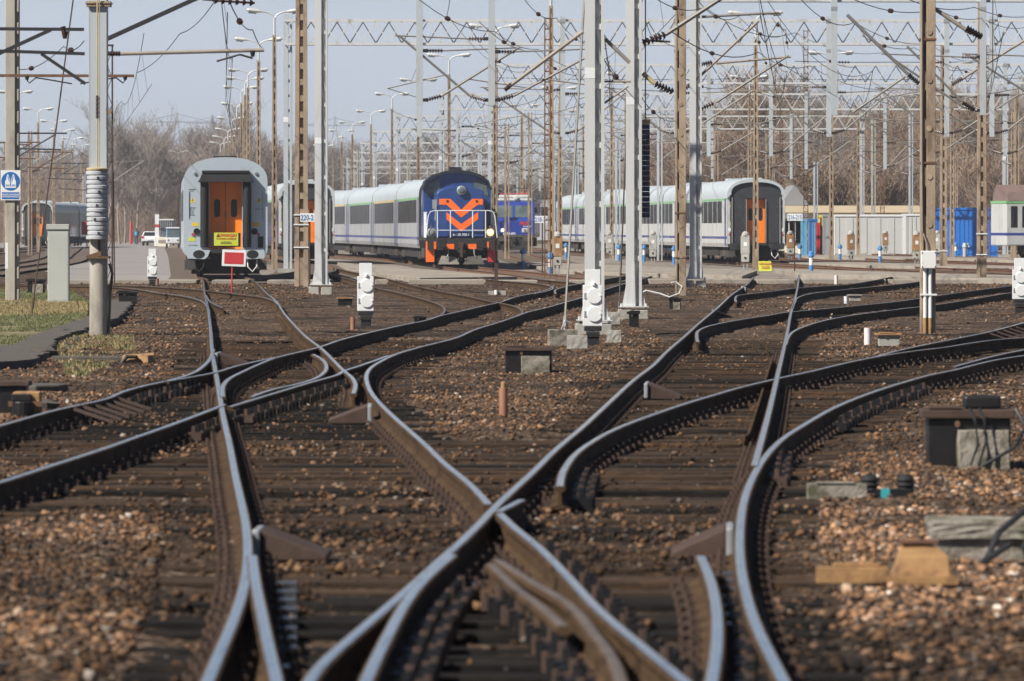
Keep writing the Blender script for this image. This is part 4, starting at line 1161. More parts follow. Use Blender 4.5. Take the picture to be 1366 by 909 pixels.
strut(mC, pC.y, mC, [(920, 115), (1012, 28)], .042, 'tube_brown'); ins(mC, pC.y, (913, 119), (921, 113), .08, 4)
strut(mC, pC.y, mC, [(955, 85), (1055, 76)], .035, 'tube_brown'); ins(mC, pC.y, (932, 87), (950, 83), .08, 6)
strut(mC, pC.y, mC, [(955, 137), (1052, 74)], .038, 'tube_grey'); ins(mC, pC.y, (932, 147), (952, 138), .08, 6)
strut(mC, pC.y, mC, [(932, 23), (1040, 17)], .04, 'tube_grey')
# long inclined tubes of the right-hand cantilevers, held by the near right pole and poles beyond
t = c1238; d = p1238.y
strut(t, d, t, [(1247, 12), (1296, 45)], .035, 'tube_brown'); ins(t, d, (1289, 38), (1310, 50), .07, 6)
pg = c1309; dd = pg.location.y
strut(pg, dd, pg, [(1305, 92), (1390, 40)], .045, 'tube_brown'); ins(pg, dd, (1270, 113), (1284, 105), .09, 6); strut(pg, dd, pg, [(1283, 106), (1306, 91)], .045, 'tube_brown')
t = thing('boom_assembly', 'long inclined tube with brown insulator left of the near right pole', 'cantilever', W(1225, 110, 150))
for pts, r in (([(1130, 20), (1212, 100)], .045), ([(1210, 62), (1290, 142)], .03), ([(1138, 150), (1208, 102)], .03)): strut(t, 150, t, pts, r, 'tube_grey')
ins(t, 150, (1212, 100), (1226, 112), .08, 6); ins(t, 150, (1284, 137), (1300, 147), .07, 6)

# left cantilevers: dark beams running out of the left edge
d = p128.y - 8
t = thing('wire_bracket', 'black steel beams and struts reaching left of the weighted mast', 'cantilever', W(112, 60, d))
for pts, w_ in (([(-40, 38.5), (112, 39.5)], .05), ([(-40, 67), (113, 72)], .05), ([(-30, 85), (68, 40)], .055), ([(55, 72), (114, 112)], .05)):
    a = W(*pts[0], d) - t.location; b_ = W(*pts[1], d) - t.location
    mb = MB(); mb.beam(a, b_, w_, w_); part('beam', mb, 'beam_black', t)
mb = MB(); insulator_mb(mb, W(84, 36, d) - t.location, W(86.5, 47, d) - t.location, .045, 3); mb.tube(W(86.5, 42, d) - t.location, W(86.5, 52, d) - t.location, .055, .03, n=8); part('insulator', mb, 'insul', t)
d = 120
t = thing('registration_beam', 'rust red beam crossing behind the weighted mast with two hanging arms', 'cantilever', W(120, 101, d))
mb = MB(); mb.beam(W(-50, 101, d) - t.location, W(179, 101.5, d) - t.location, .055, .06); part('beam', mb, 'rust', t)
for x0 in (36, 167):
    mb = MB(); sx = 1 if x0 < 100 else -1
    mb.tube(W(x0, 102, d) - t.location, W(x0, 107, d) - t.location, .05, .03, n=8)
    mb.path([W(x0, 107, d) - t.location, W(x0 + sx * 3, 111, d) - t.location, W(x0 + sx * 12, 104, d) - t.location, W(x0 + sx * 26, 106, d) - t.location, W(x0 + sx * 60, 112, d) - t.location], .017, 6)
    part('steady_arm', mb, 'beam_black', t)
d = p128.y + 4
t = thing('wire_boom', 'weathered horizontal tube right of the weighted mast under a thick black strut', 'cantilever', W(145, 72, d))
mb = MB(); mb.tube(W(160, 72, d) - t.location, W(352, 67, d) - t.location, .035, n=10); part('tube', mb, 'tube_brown', t)
mb = MB(); insulator_mb(mb, W(140, 71.5, d) - t.location, W(162, 72, d) - t.location, .05, 6); part('insulator', mb, 'insul', t)
mb = MB(); mb.beam(W(137, 55, d) - t.location, W(280, -10, d) - t.location, .075, .075); part('strut', mb, 'beam_black', t)
mb = MB(); mb.tube(W(337, 68, d) - t.location, W(337, 76, d) - t.location, .05, .03, n=8); mb.path([W(337, 78, d) - t.location, W(320, 73, d) - t.location, W(306, 77, d) - t.location, W(289, 82, d) - t.location], .02, 6); part('steady_arm', mb, 'beam_black', t)
# far-left cantilevers on distant poles
for i, (x, y, d, L) in enumerate([(52, 178, 250, 75), (66, 203, 330, 60), (90, 218, 400, 52), (24, 190, 280, 60), (100, 232, 480, 40)]):
    t = thing('wire_bracket', f'distant dark bracket with inclined strut over the far left tracks, {ORD[i]} of five', 'cantilever', W(x, y, d))
    for pts in ([(x - L / 2, y), (x + L / 2, y)], [(x - L * .35, y + L * .4), (x + L * .3, y + 1)], [(x - L * .5, y + 20), (x + L * .4, y + 22)]):
        mb = MB(); mb.tube(W(*pts[0], d) - t.location, W(*pts[1], d) - t.location, .04, n=6); part('tube', mb, 'beam_black' if i % 2 == 0 else 'rust', t)
    mb = MB(); insulator_mb(mb, W(x - L * .1, y, d) - t.location, W(x, y, d) - t.location, .06, 5); part('insulator', mb, 'insul', t)

# slender steel masts of the far yard with crossing brackets
def far_mast(x, yt, d, label, m='galv_blue'):
    if m == 'galv_blue' and random.random() < .5: m = random.choice(('post_grey', 'rust', 'concrete_pole'))
    t = thing('yard_mast', label, 'mast', ((x - 683) / F * d, d, 0)); h = H - (yt - HZ) / F * d
    mb = MB(); mb.bx(-.15, -.03, -.12, .12, 0, h); mb.bx(.08, .15, -.12, .12, 0, h); part('post', mb, m, t)
    mb = MB(); z = .4; s_ = 1
    while z < h - .5: mb.beam((-.03 if s_ > 0 else .08, 0, z), (.08 if s_ > 0 else -.03, 0, z + .5), .03); z += .5; s_ = -s_
    part('lacing', mb, m, t)
    for s in (-1, 1):
        if random.random() < .8: cantilever(t, s * .12, min(h - 2.2, 5.6), s, random.uniform(2.2, 3.4), random.uniform(1.4, 2.0))
for x, yt, d, lab in [(612, 150, 300, 'slender mast right of the lamp above the diesel roof'), (676, 165, 330, 'slender mast above the electric locomotive roof'), (707, 150, 372, 'slender mast right of the electric locomotive'), (769, 170, 395, 'slender mast left of the broad mast behind the leaning rod'),
        (824, 160, 318, 'slender mast between the two near grey masts'), (880, 140, 310, 'slender mast left of the wavy brown pole above the long coach'), (955, 175, 345, 'slender mast above the long coach right of the pale steel mast'), (1024, 178, 360, 'slender mast above the dark coach end'),
        (1088, 216, 372, 'short slender mast right of the red lattice pole'), (1042, 150, 440, 'slender mast over the right shoulder of the dark coach end'), (1165, 158, 390, 'slender mast over the white container'), (1215, 150, 400, 'slender mast left of the near right pole'),
        (640, 175, 420, 'slender distant mast over the diesel cab'), (738, 185, 470, 'slender distant mast right of the 218-21 sign'), (545, 180, 470, 'slender distant mast over the grey coaches'), (478, 200, 520, 'slender distant mast over the last grey coaches'), (1356, 120, 340, 'slender mast at the far right over the railcar')]:
    far_mast(x, yt, d, lab)
for x, yt, d, lab in [(112, 232, 560, 'far left slender mast right of the grey cabinet'), (140, 190, 470, 'far left slender mast beside the weighted mast'), (168, 225, 720, 'far slender mast left of the road end'), (192, 238, 760, 'far slender mast above the white car'), (160, 250, 690, 'far slender mast at the left road edge'), (40, 175, 380, 'far left mast behind the leftmost pole'), (8, 190, 420, 'far left mast at the very edge of the view'), (230, 240, 820, 'far slender mast above the utility cart')]:
    far_mast(x, yt, d, lab, 'galv_blue' if x > 100 else 'concrete_pole')
# ------------------------------------------------------------------ overhead lines
def sagline(a, b, sag, n=10):
    return [a.lerp(b, i / n) - Vector((0, 0, sag * 4 * (i / n) * (1 - i / n))) for i in range(n + 1)]
def overhead(label, pts, zc=5.6, zm=6.95, r=.0085, drop=True):
    # pts: (x, distance) above the track at each support
    o0 = Vector((pts[0][0], pts[0][1], zc))
    t = thing('overhead_line', label, 'overhead line', o0)
    m1, m2 = MB(), MB(); drops = []
    for i, ((xa, da), (xb, db)) in enumerate(zip(pts, pts[1:])):
        a, b = Vector((xa, da, zc)), Vector((xb, db, zc)); sg = .2 if i % 2 else -.2
        m1.path([p - o0 for p in sagline(a, b, .05)], r, 4)
        c, e = Vector((xa + sg, da, zm)), Vector((xb - sg, db, zm)); q = sagline(c, e, .75, 12)
        m2.path([p - o0 for p in q], r * 1.1, 4)
        for j in range(1, 12, 2):
            f = a.lerp(b, j / 12) - Vector((0, 0, .03)); m3 = MB(); m3.tube(q[j] - o0, f - o0, r * .6, n=3); drops.append(m3)
    part('contact_wire', m1, 'wire', t); part('carrier_wire', m2, 'wire', t)
    for m3 in drops: part('dropper', m3, 'wire', t)
overhead('overhead line above the track of the silver coach', [(-5, 100), (-8.6, 171), (-11.3, 230), (-14, 292), (-17, 356), (-20, 426), (-23, 494), (-27, 562)])
overhead('overhead line rising from the left road tracks past the weighted mast', [(-9.5, 150), (-16, 230), (-23, 300), (-31, 380), (-41, 480)])
overhead('overhead line above the blue diesel locomotive', [(2.9, 101), (2.3, 171), (-1.3, 230), (-5.2, 292), (-9.7, 356), (-15, 426), (-20, 494)])
overhead('overhead line leading to the bright blue electric locomotive', [(2.2, 129), (3.2, 186), (2.8, 230), (1.8, 292), (.8, 356), (0, 426), (-1, 494), (-2, 562)])
overhead('overhead line above the long coach with the dark end', [(4.4, 101), (8.8, 186), (10.5, 230), (12.5, 292), (9.0, 356), (4.5, 426), (1.5, 494), (-1, 562)])
overhead('overhead line above the right yard track nearest the footpath', [(9.5, 110), (15.5, 186), (17.5, 230), (18, 292), (16.5, 356), (14.5, 426), (12, 494)])
overhead('overhead line above the right yard track by the blue container', [(12.0, 120), (19.2, 186), (21.5, 230), (24, 292), (26, 356), (25, 426)])
overhead('overhead line above the middle yard track by the white container', [(6.0, 129), (11.6, 186), (14, 230), (16, 292), (15, 356), (10, 426), (7, 494), (4, 562)])
# cross-span and feeder wires
def wire(px, label, r=.011):
    pts = [W(*p) for p in px]; o0 = pts[0]; mb = MB()
    for a, b in zip(pts, pts[1:]): mb.path([p - o0 for p in sagline(a, b, (b - a).length * .006, 8)], r, 4)
    w_ = one('feeder_wire', mb, 'wire', label, 'wire', o0)
    if r >= .0105:
        for a, b in list(zip(pts, pts[1:]))[:2]:
            q = sagline(a, b, (b - a).length * .006, 8); f = q[3] - o0; t_ = (q[4] - q[3]).normalized()
            mb = MB(); insulator_mb(mb, f, f + t_ * .7, .06, 6); part('insulator', mb, 'insul', w_)
wire([(545, -12, 120), (660, 42, 160), (718, 66, 186), (790, 92, 230)], 'dark wire slanting down from the upper middle sky to the broad mast')
wire([(640, 30, 150), (714, 69, 186), (775, 100, 230)], 'second dark wire below the slanting wire left of the broad mast', .013)
wire([(805, 78, 101), (842, 110, 129), (905, 160, 186)], 'thin wire falling between the two near grey masts')
wire([(895, 42, 129), (1012, 70, 186), (1080, 88, 230), (1190, 118, 292)], 'heavy dark wire falling to the right across the lamp pole', .015)
wire([(1060, -10, 129), (1140, 30, 186), (1240, 58, 230), (1310, 78, 292)], 'dark wire falling to the right across the upper right sky', .013)
wire([(1140, 0, 129), (1250, 12, 160), (1310, 24, 186), (1380, 32, 230)], 'thin wire at the top right corner')
wire([(930, 0, 129), (985, 22, 171), (1050, 45, 230)], 'thin wire near the top above the grey mast')
wire([(270, 0, 94), (306, 2, 94), (337, 40, 118), (352, 66, 130)], 'thin wire hanging above the weathered tube')
wire([(183, 97, 130), (240, 45, 110), (285, 4, 94)], 'thin stay wire rising right of the weighted mast', .009)
wire([(20, 92, 150), (85, 62, 120), (112, 55, 100)], 'thin wire behind the black beams at the left')
wire([(600, 0, 140), (596, 20, 150), (700, 96, 230), (760, 160, 292)], 'faint wire from the top of the sky over the diesel locomotive', .009)
wire([(862, 30, 129), (875, 50, 150), (935, 58, 186), (1040, 118, 292)], 'thin wire looping off the pale mast by the blue weights', .009)
t_ = [(690, 186, 230), (1100, 140, 356)]
for i, (x0, x1, y_, d_) in enumerate([(660, 1345, 104, 292), (690, 1150, 152, 426), (600, 1080, 176, 494), (1140, 1400, 186, 380), (1060, 1330, 82, 230)]):
    wire([(x0, y_, d_), ((x0 + x1) / 2, y_ + 1, d_), (x1, y_, d_)], f'level cross span wire between the gantry posts, {ORD[i]} of five', .014)
for i, (p_, lab) in enumerate([([(700, 0, 140), (742, 24, 171), (800, 58, 230)], 'thin wire crossing left of the broad grey mast near the top'), ([(870, -5, 129), (940, 10, 160), (1060, 44, 230), (1180, 70, 292)], 'thin wire running right from the pale mast with blue weights'), ([(900, 95, 171), (980, 112, 230), (1100, 128, 292)], 'thin wire over the long coach right of the wavy pole'), ([(1010, 30, 186), (1016, 70, 230), (1030, 92, 260)], 'short jumper wire beside the lamp pole at the coach end'),
        ([(1030, 24, 186), (1048, 40, 200), (1052, 66, 230)], 'looped jumper wire right of the lamp pole at the coach end'), ([(1150, 48, 171), (1220, 64, 200), (1366, 96, 292)], 'wire falling to the right edge above the blue container'), ([(1200, -6, 140), (1300, 10, 171), (1380, 20, 200)], 'thin wire close to the upper right corner'), ([(640, 60, 186), (700, 90, 230), (770, 128, 292)], 'thin wire over the electric locomotive'),
        ([(800, 130, 230), (880, 150, 292), (960, 168, 356)], 'thin wire between broad mast and pale steel mast'), ([(1240, 84, 230), (1290, 92, 260), (1366, 104, 292)], 'thin wire above the blue container'), ([(1085, 66, 200), (1140, 90, 230), (1225, 130, 292)], 'wire sloping over the white container'), ([(520, 146, 292), (600, 158, 356), (690, 172, 426)], 'thin wire over the roofs of the grey coaches')]): wire(p_, lab, .012)
# small wire insulators on the near feeder wires
# ------------------------------------------------------------------ rolling stock
def section(z0=.75, zs=3.12, w=1.41, top=4.05, n=9, e=2.35):
    right = [(w - .06, z0), (w, z0 + .18), (w, 1.14), (w, 1.26), (w, 1.86), (w, 3.0), (w, zs - .02), (w, zs + .10)]
    arc = []
    for i in range(1, n + 1):
        a = math.pi / 2 * i / n
        arc.append((w * abs(math.cos(a)) ** (2 / e), zs + .10 + (top - zs - .10) * abs(math.sin(a)) ** (2 / e)))
    return right, arc
def coach(label, loc, rz, L=26.4, style='grey', end='silver', group=None, nwin=10, green='coach_green', detail=True):
    t = thing('passenger_coach', label, 'coach', loc, rz, group)
    right, arc = section()
    pts = right + arc[:-1]
    full = pts + [(0, arc[-1][1])] + [(-x, z) for x, z in pts[::-1]]
    segm = []
    n = len(full)
    def zone(za, zb, xm):
        zm = (za + zb) / 2
        if zm > 3.13: return 1
        if zm > 3.02: return 2
        if 1.13 < zm < 1.27: return 3
        return 0
    mb = MB()
    wallv = [(x, yy, z) for yy in (0, L) for x, z in full]
    wall, roof = [], []
    for i in range(n - 1):
        q = (i, i + 1, n + i + 1, n + i); zz = zone(full[i][1], full[i+1][1], full[i][0])
        (roof if zz == 1 else wall).append((q, zz))
    mbw = MB(); mbw.add(wallv, [q for q, _ in wall], 0); mbw.m = [{0: 0, 2: 2, 3: 1}[zz] for _, zz in wall]
    mbw.add(wallv, [(0, n, 2 * n - 1, n - 1)], 3)
    # far end cap
    mbw.add([(x, L, z) for x, z in full], [tuple(range(n))], 0)
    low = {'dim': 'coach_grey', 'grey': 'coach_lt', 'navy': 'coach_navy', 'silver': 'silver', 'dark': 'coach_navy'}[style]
    if not end: mbw.add([(x, 0, z) for x, z in full], [tuple(range(n))], 3)
    # front end: frame plate with the doorway cut out
    zt_, hw = (3.24, .55) if end == 'silver' else (3.06, .46)
    outl = [(x, 0.0, z) for x, z in full]
    body = part('body', mbw, [low, 'coach_blue' if style != 'silver' else 'silver', green if style != 'silver' else 'silver', 'under'], t)
    mbr = MB(); mbr.add(wallv, [q for q, _ in roof]); 
    for k in range(1, 16):
        yy = L * k / 16
        mbr.add([(x * 1.004, yy + o, z * 1.0025) for o in (0, .05) for x, z in full[7:-7]], [(i, i + 1, len(full[7:-7]) + i + 1, len(full[7:-7]) + i) for i in range(len(full[7:-7]) - 1)])
    r_ = part('roof', mbr, 'coach_roof' if style != 'silver' else 'silver', t); smooth(r_, 35)
    mb = MB(); mb.bx(-.4, .4, 1.2, 2.6, arc[-1][1] - .02, arc[-1][1] + .06); mb.bx(-.45, .45, 9, 10.5, arc[-1][1] - .02, arc[-1][1] + .09); part('roof_vent', mb, 'black' if style == 'silver' else 'coach_roof', r_)
    if end:
        em = {'silver': 'silver', 'black': 'end_black'}[end]
        # end plate as ring: outline to doorway
        inner = [(hw, .95), (hw, zt_), (-hw, zt_), (-hw, .95)]
        mbe = MB()
        R_ = [(x, -.0, z) for x, z in full]
        vs_ = R_ + [(x, -.0, z) for x, z in inner]
        m_ = len(R_); half = (n - 1) // 2
        fs = []
        # right side strip
        for i in range(0, half):
            fs.append((i, i + 1, m_ + (0 if full[i + 1][1] < 2.2 else 1)) if (full[i][1] < 2.2) == (full[i + 1][1] < 2.2) else (i, i + 1, m_ + 1, m_ + 0))
        for i in range(half, n - 1):
            j0 = 3 if full[i][1] < 2.2 else 2; j1 = 3 if full[i + 1][1] < 2.2 else 2
            fs.append((i, i + 1, m_ + j1) if j0 == j1 else (i, i + 1, m_ + j1, m_ + j0))
        fs.append((half, m_ + 2, m_ + 1)); fs.append((0, m_, m_ + 3, n - 1))
        mbe.add(vs_, fs)
        # doorway reveals
        mbe.add([(x, yy, z) for yy in (0, .32) for x, z in inner], [(0, 1, 5, 4), (1, 2, 6, 5), (2, 3, 7, 6), (3, 0, 4, 7)])
        part('end_wall', mbe, em, t)
        for s in (-1, 1):
            mb = MB(); mb.bx(min(s * .008, s * hw), max(s * .008, s * hw), .26, .30, .95, zt_)
            dr = part('gangway_door', mb, 'door_orange', t)
            mb = MB(); prof = []
            cx = s * hw * .52
            for i in range(24):
                a = 2 * math.pi * i / 24; prof.append((cx + .105 * math.cos(a), 2.33 + (.20 if math.sin(a) > 0 else -.20) + .105 * math.sin(a)))
            mb.prism(prof, .252, .2585); part('door_window', mb, 'black', dr)
            mb = MB(); mb.bx(s * .03, s * .05, .235, .259, 2.02, 2.22) if s > 0 else mb.bx(-.05, -.03, .235, .259, 2.02, 2.22); part('handle', mb, 'galv_dark', dr)
        mb = MB(); mb.bx(-.5, .5, -.35, .25, .82, .935); part('threshold', mb, 'under', t)
        if end == 'silver':
            for s in (-1, 1):
                mb = MB(); mb.lathe([(.13, 1.02), (.14, 1.1), (.14, 3.15), (.13, 3.22)], c=(s * .715, -.24, 0), n=16); mb.bx(s * .715 - .135, s * .715 + .135, -.22, -.003, 1.02, 3.22)
                part('gangway_bellows', mb, 'rubber', t, sm=50)
            mb = MB(); mb.add([(-.94, -.48, 3.20), (.94, -.48, 3.20), (.90, -.004, 3.22), (-.90, -.004, 3.22), (-.80, -.42, 3.46), (.80, -.42, 3.46), (.80, -.004, 3.49), (-.80, -.004, 3.49)], [(0, 3, 2, 1), (4, 5, 6, 7), (0, 1, 5, 4), (1, 2, 6, 5), (2, 3, 7, 6), (3, 0, 4, 7)]); mb.bx(-.80, .80, -.36, -.004, 3.495, 3.60)
            part('gangway_hood', mb, 'rubber', t, bev=.02)
            mb = MB(); mb.bx(-.50, .50, -.40, -.36, 1.03, 1.50); part('gangway_bridge', mb, 'rubber', t)
            sg = MB(); sg.bx(-.395, .42, -.42, -.402, 1.07, 1.51); sgn = part('warning_board', sg, 'sign_yellow', t)
            text('lettering', 'UWAGA!', .15, 'text_red', sgn, (.06, -.425, 1.415), bold=.004)
            text('lettering', 'WYSOKIE NAPIĘCIE', .075, 'text_red', sgn, (.01, -.425, 1.30), bold=.001)
            text('lettering', 'NIE DOTYKAĆ\nGROZI ŚMIERCIĄ', .05, 'text_black', sgn, (.01, -.425, 1.17))
            mb = MB(); mb.prism([(-.32, 1.36), (-.18, 1.36), (-.25, 1.48)], -.424, -.4205); part('warning_symbol', mb, 'text_black', sgn)
            for s in (-1, 1):
                mb = MB(); mb.lathe([(.055, 0), (.06, -.03), (.045, -.045)], c=(s * 1.03, -.002, 3.50), n=16, axis='y'); part('marker_lamp', mb, 'lamp_glass', t)
                mb = MB(); mb.lathe([(.105, 0), (.11, -.04), (.09, -.045), (.08, -.02)], c=(s * .97, -.002, 1.55), n=20, axis='y'); part('tail_lamp', mb, 'black', t)
                mb = MB(); mb.lathe([(.05, 0), (.05, -.04)], c=(s * 1.10, -.002, 1.45), n=12, axis='y'); part('tail_lamp', mb, 'red', t)
                mb = MB(); mb.prism([(s * 1.12 - .095, 2.52), (s * 1.12 + .095, 2.52), (s * 1.12, 2.70)], -.006, -.002); wt = part('warning_triangle', mb, 'yellow', t)
                mb = MB(); mb.prism([(s * 1.12 - .018, 2.55), (s * 1.12 + .02, 2.60), (s * 1.12 + .0, 2.66)], -.009, -.0065); part('flash_symbol', mb, 'text_black', wt)
                mb = MB(); mb.bx(s * 1.02 - .11, s * 1.02 + .11, -.006, -.002, 1.72, 1.85); part('warning_plate', mb, 'yellow', t)
                mb = MB(); mb.bx(s * 1.24 - .008, s * 1.24 + .008, -.03, -.002, 2.0, 2.9); part('hand_rail', mb, 'galv_dark', t)
            mb = MB(); mb.bx(-1.25, -1.02, -.006, -.002, 1.22, 1.36); part('data_plate', mb, 'sign_yellow', t)
            mb = MB(); mb.bx(1.08, 1.26, -.05, -.002, 1.0, 1.38); part('socket_box', mb, 'black', t)
            text('lettering', 'PL-PKPIC\n61 51', .06, 'text_black', t, (-1.13, -.005, 2.93)); text('lettering', '19-70 022-9\n68 t  16\nR 75 t\nP 71 t\nB max\n160 km/h', .05, 'text_black', t, (-1.13, -.005, 2.22)); text('lettering', '61 51 19-70', .06, 'text_black', t, (-1.1, -.005, 1.08)); text('lettering', '4AA-10', .09, 'text_black', t, (1.13, -.005, 2.3))
        else:
            mb = MB()
            for s in (-1, 1):
                mb.bx(min(s * .46, s * 1.1), max(s * .46, s * 1.1), -.03, -.003, .95, 3.1)
                mb.bx(s * 1.16 - .02, s * 1.16 + .02, -.09, -.003, .9, 3.15, 1); mb.bx(s * .475 - .015, s * .475 + .015, -.10, -.031, .95, 3.06, 1)
                for z in (1.1, 1.5, 1.9, 2.3, 2.7, 3.0):
                    for xx in (.55, .8, 1.03): mb.tube((s * xx, -.042, z), (s * xx, -.03, z), .014, n=6, mi=1)
            mb.bx(-1.1, 1.1, -.03, -.003, 3.105, 3.30)
            part('end_panel', mb, ['end_black', 'galv_dark'], t)
            mb = MB()
            poly = []
            mbv = [(x, -.12, z) for x, z in full[6:-6]] + [(x, -.004, z) for x, z in full[6:-6]] + [(x * .86, -.12, 3.3 + (z - 3.1) * .62) for x, z in full[6:-6]]
            q = len(full[6:-6]); fs = []
            for i in range(q - 1): fs += [(i, i + 1, q + i + 1, q + i), (i, i + 1, 2*q + i + 1, 2*q + i)]
            mb.add(mbv, fs); part('roof_visor', mb, 'coach_roof', t)
            for s in (-1, 1):
                mb = MB(); mb.bx(s * 1.29 - .055, s * 1.29 + .055, -.012, -.002, 1.75, 1.98); part('warning_plate', mb, 'yellow', t)
                mb = MB(); mb.bx(s * 1.29 - .05, s * 1.29 + .05, -.012, -.002, 2.68, 2.79); part('warning_plate', mb, 'yellow', t)
                mb = MB(); mb.bx(s * 1.29 - .06, s * 1.29 + .06, -.03, -.002, 1.5, 1.68); part('tail_lamp', mb, 'white', t)
                mb = MB(); mb.lathe([(.045, 0), (.045, -.04)], c=(s * 1.29, -.002, 1.36), n=12, axis='y'); part('tail_lamp', mb, 'red', t)
                mb = MB(); mb.bx(s * 1.33 - .07, s * 1.33 + .07, -.015, -.002, .9, 3.2); part('corner_post', mb, 'coach_lt' , t)
        for s in (-1, 1):
            bufm = 'silver' if end == 'silver' else 'end_black'
            mb = MB()
            poly = [(s * .52, .92), (s * .60, .72), (s * .70, .62), (s * 1.28, .64), (s * 1.32, .78), (s * 1.28, .94)]
            mb.prism(poly if s > 0 else poly, -.62, -.58); mb.tube((s * .875, -.58, .78), (s * .875, .0, .78), .1, n=12)
            bf = part('buffer', mb, bufm, t)
            mb = MB(); mb.lathe([(.01, -.625), (.2, -.6225)], c=(s * .9, 0, .78), n=18, axis='y') ; mb.m = [0] * len(mb.m)
            o_ = part('worn_face', mb, 'black', bf); o_.scale = (1, 1, .72); o_.location = (0, 0, .78 * .28)
            mb = MB(); mb.path([(s * .72, -.1, .62), (s * .75, -.22, .35), (s * .9, -.25, .2), (s * 1.05, -.2, .38), (s * 1.05, -.1, .6)], .022, 6); part('brake_hose', mb, 'rubber' if s < 0 else 'cable', t)
            mb = MB(); mb.bx(min(s * 1.0, s * 1.38), max(s * 1.0, s * 1.38), -.1, .35, .28, .58); mb.bx(min(s * 1.1, s * 1.4), max(s * 1.1, s * 1.4), -.14, .3, .05 + .2, .27); part('footstep', mb, 'under_grey', t)
        mb = MB(); mb.bx(-1.25, 1.25, -.02, .3, .62, .90); mb.bx(-.12, .12, -.32, -.02, .72, .86); mb.bx(-.05, .05, -.38, -.30, .38, .80); mb.bx(-1.15, 1.15, .35, .6, .12, .62); part('coupler', mb, 'under', t)
    # windows and doors both sides
    if style != 'silver' or True:
        a = 2.4; stepw = (L - 2 * a) / nwin
        for s in (-1, 1):
            for i in range(nwin):
                y0 = a + i * stepw + .14; y1 = a + (i + 1) * stepw - .14
                mb = MB(); mb.bx(s * 1.4125 - .006, s * 1.4125 + .006, y0, y1, 1.92, 2.98); part('window', mb, 'glass', t)
            for y0 in (.5, L - 1.5):
                mb = MB(); mb.bx(s * 1.413 - .006, s * 1.413 + .006, y0, y0 + .62, .85, 3.1); dr = part('door', mb, 'coach_blue' if style != 'silver' else 'silver', t)
                mb = MB(); mb.bx(s * 1.421 - .003, s * 1.421 + .003, y0 + .12, y0 + .50, 1.9, 2.8); part('door_window', mb, 'glass', dr)
    for yb in (3.6, L - 3.6):
        mb = MB(); mb.bx(-1.15, 1.15, yb - 1.7, yb + 1.7, .45, .72); mb.bx(-1.2, -1.05, yb - 1.9, yb + 1.9, .3, .62); mb.bx(1.05, 1.2, yb - 1.9, yb + 1.9, .3, .62)
        for s in (-1, 1):
            for q in (-1.25, 1.25): mb.box((s * 1.12, yb + q, .42), (.26, .34, .34))
        bg_ = part('bogie', mb, 'under_grey', t)
        for q in (-1.25, 1.25):
            for s in (-1, 1):
                mb = MB(); mb.lathe([(.46, -.07), (.46, .0), (.485, .001), (.485, .03), (.3, .035)], c=(s * .76, yb + q, .46), n=20, axis='x'); part('wheel', mb, 'under', bg_)
    mb = MB(); mb.bx(-1.2, 1.2, 6.2, L - 6.2, .30, .745); mb.bx(-1.0, 1.0, .4, 5.9, .55, .745); mb.bx(-1, 1, L - 5.9, L - .4, .55, .745); part('underframe', mb, 'under', t)
    return t

def heading(a, b): # rz so that local +y points from a to b
    v = Vector(b) - Vector(a); return math.atan2(v.y, v.x) - math.pi / 2

# silver coach facing the camera
S1 = W(301, 300, 191.6); coach('silver grey coach with orange gangway doors and yellow warning board facing the camera', (S1.x, 191.6, RT), heading((S1.x, 191.6, 0), (S1.x - 1.62, 218, 0)), style='silver', end='silver', nwin=10)
# dark coach behind it, right of it
S2 = W(409, 300, 284); coach('dark ended coach with orange doors half hidden behind the 220-21 sign', (S2.x, 284, RT), heading((S2.x, 284, 0), (S2.x - 2.2, 310, 0)), style='navy', end='black', nwin=10)
# coaches behind the diesel loco, curving back
pl = Vector((-2.2, 246, RT)); dirv = Vector((-.050, 1, 0)).normalized()
yA = 246 + 14.6
cur = Vector((pl.x - .045 * 14.6, yA, RT)); sl = [-.060, -.070, -.080, -.09, -.095]
labs = ['grey coach with green and yellow window stripes coupled right behind the blue diesel', 'second grey coach behind the blue diesel, partly in shade', 'third grey coach behind the blue diesel', 'fourth grey coach behind the blue diesel, small in the distance', 'last coach far behind the blue diesel']
for i in range(5):
    nx = Vector((cur.x + sl[i] * 26.6, cur.y + 26.6, RT))
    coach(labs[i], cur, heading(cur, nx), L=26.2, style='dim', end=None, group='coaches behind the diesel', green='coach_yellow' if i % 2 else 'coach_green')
    cur = nx
# long set on the right with the black end
p5 = Vector(((1008.5 - 683) / F * 275, 275, RT)); cur = p5; sl = [-.062, -.060, -.055, -.050, -.045, -.04]
labs = ['light grey coach with blue stripe and dark riveted end with orange doors', 'second light grey coach of the long set behind the near masts', 'third light grey coach of the long set behind the near masts', 'fourth light grey coach of the long set beside the electric locomotive', 'fifth light grey coach of the long set, hidden mostly by the locomotives', 'last light grey coach of the long set in the distance']
for i in range(5):
    nx = Vector((cur.x + sl[i] * 26.7, cur.y + 26.7, RT))
    coach(labs[i], cur, heading(cur, nx), L=26.3, style='grey', end='black' if i == 0 else None, group='coaches of the long set on the right', nwin=9)
    cur = nx
# far left coach
S6 = W(50, 300, 500); coach('distant dark coach with orange doors beyond the leftmost pole', (S6.x, 500, RT), heading((S6.x, 500, 0), (S6.x + .2, 526, 0)) + .0, style='navy', end='black', nwin=10)
S6b = W(57, 300, 527); coach('distant dark coach coupled behind the far left orange door coach', (S6.x + .25, 527, RT), heading((0, 0, 0), (.5, 26, 0)), style='navy', end=None, nwin=10)
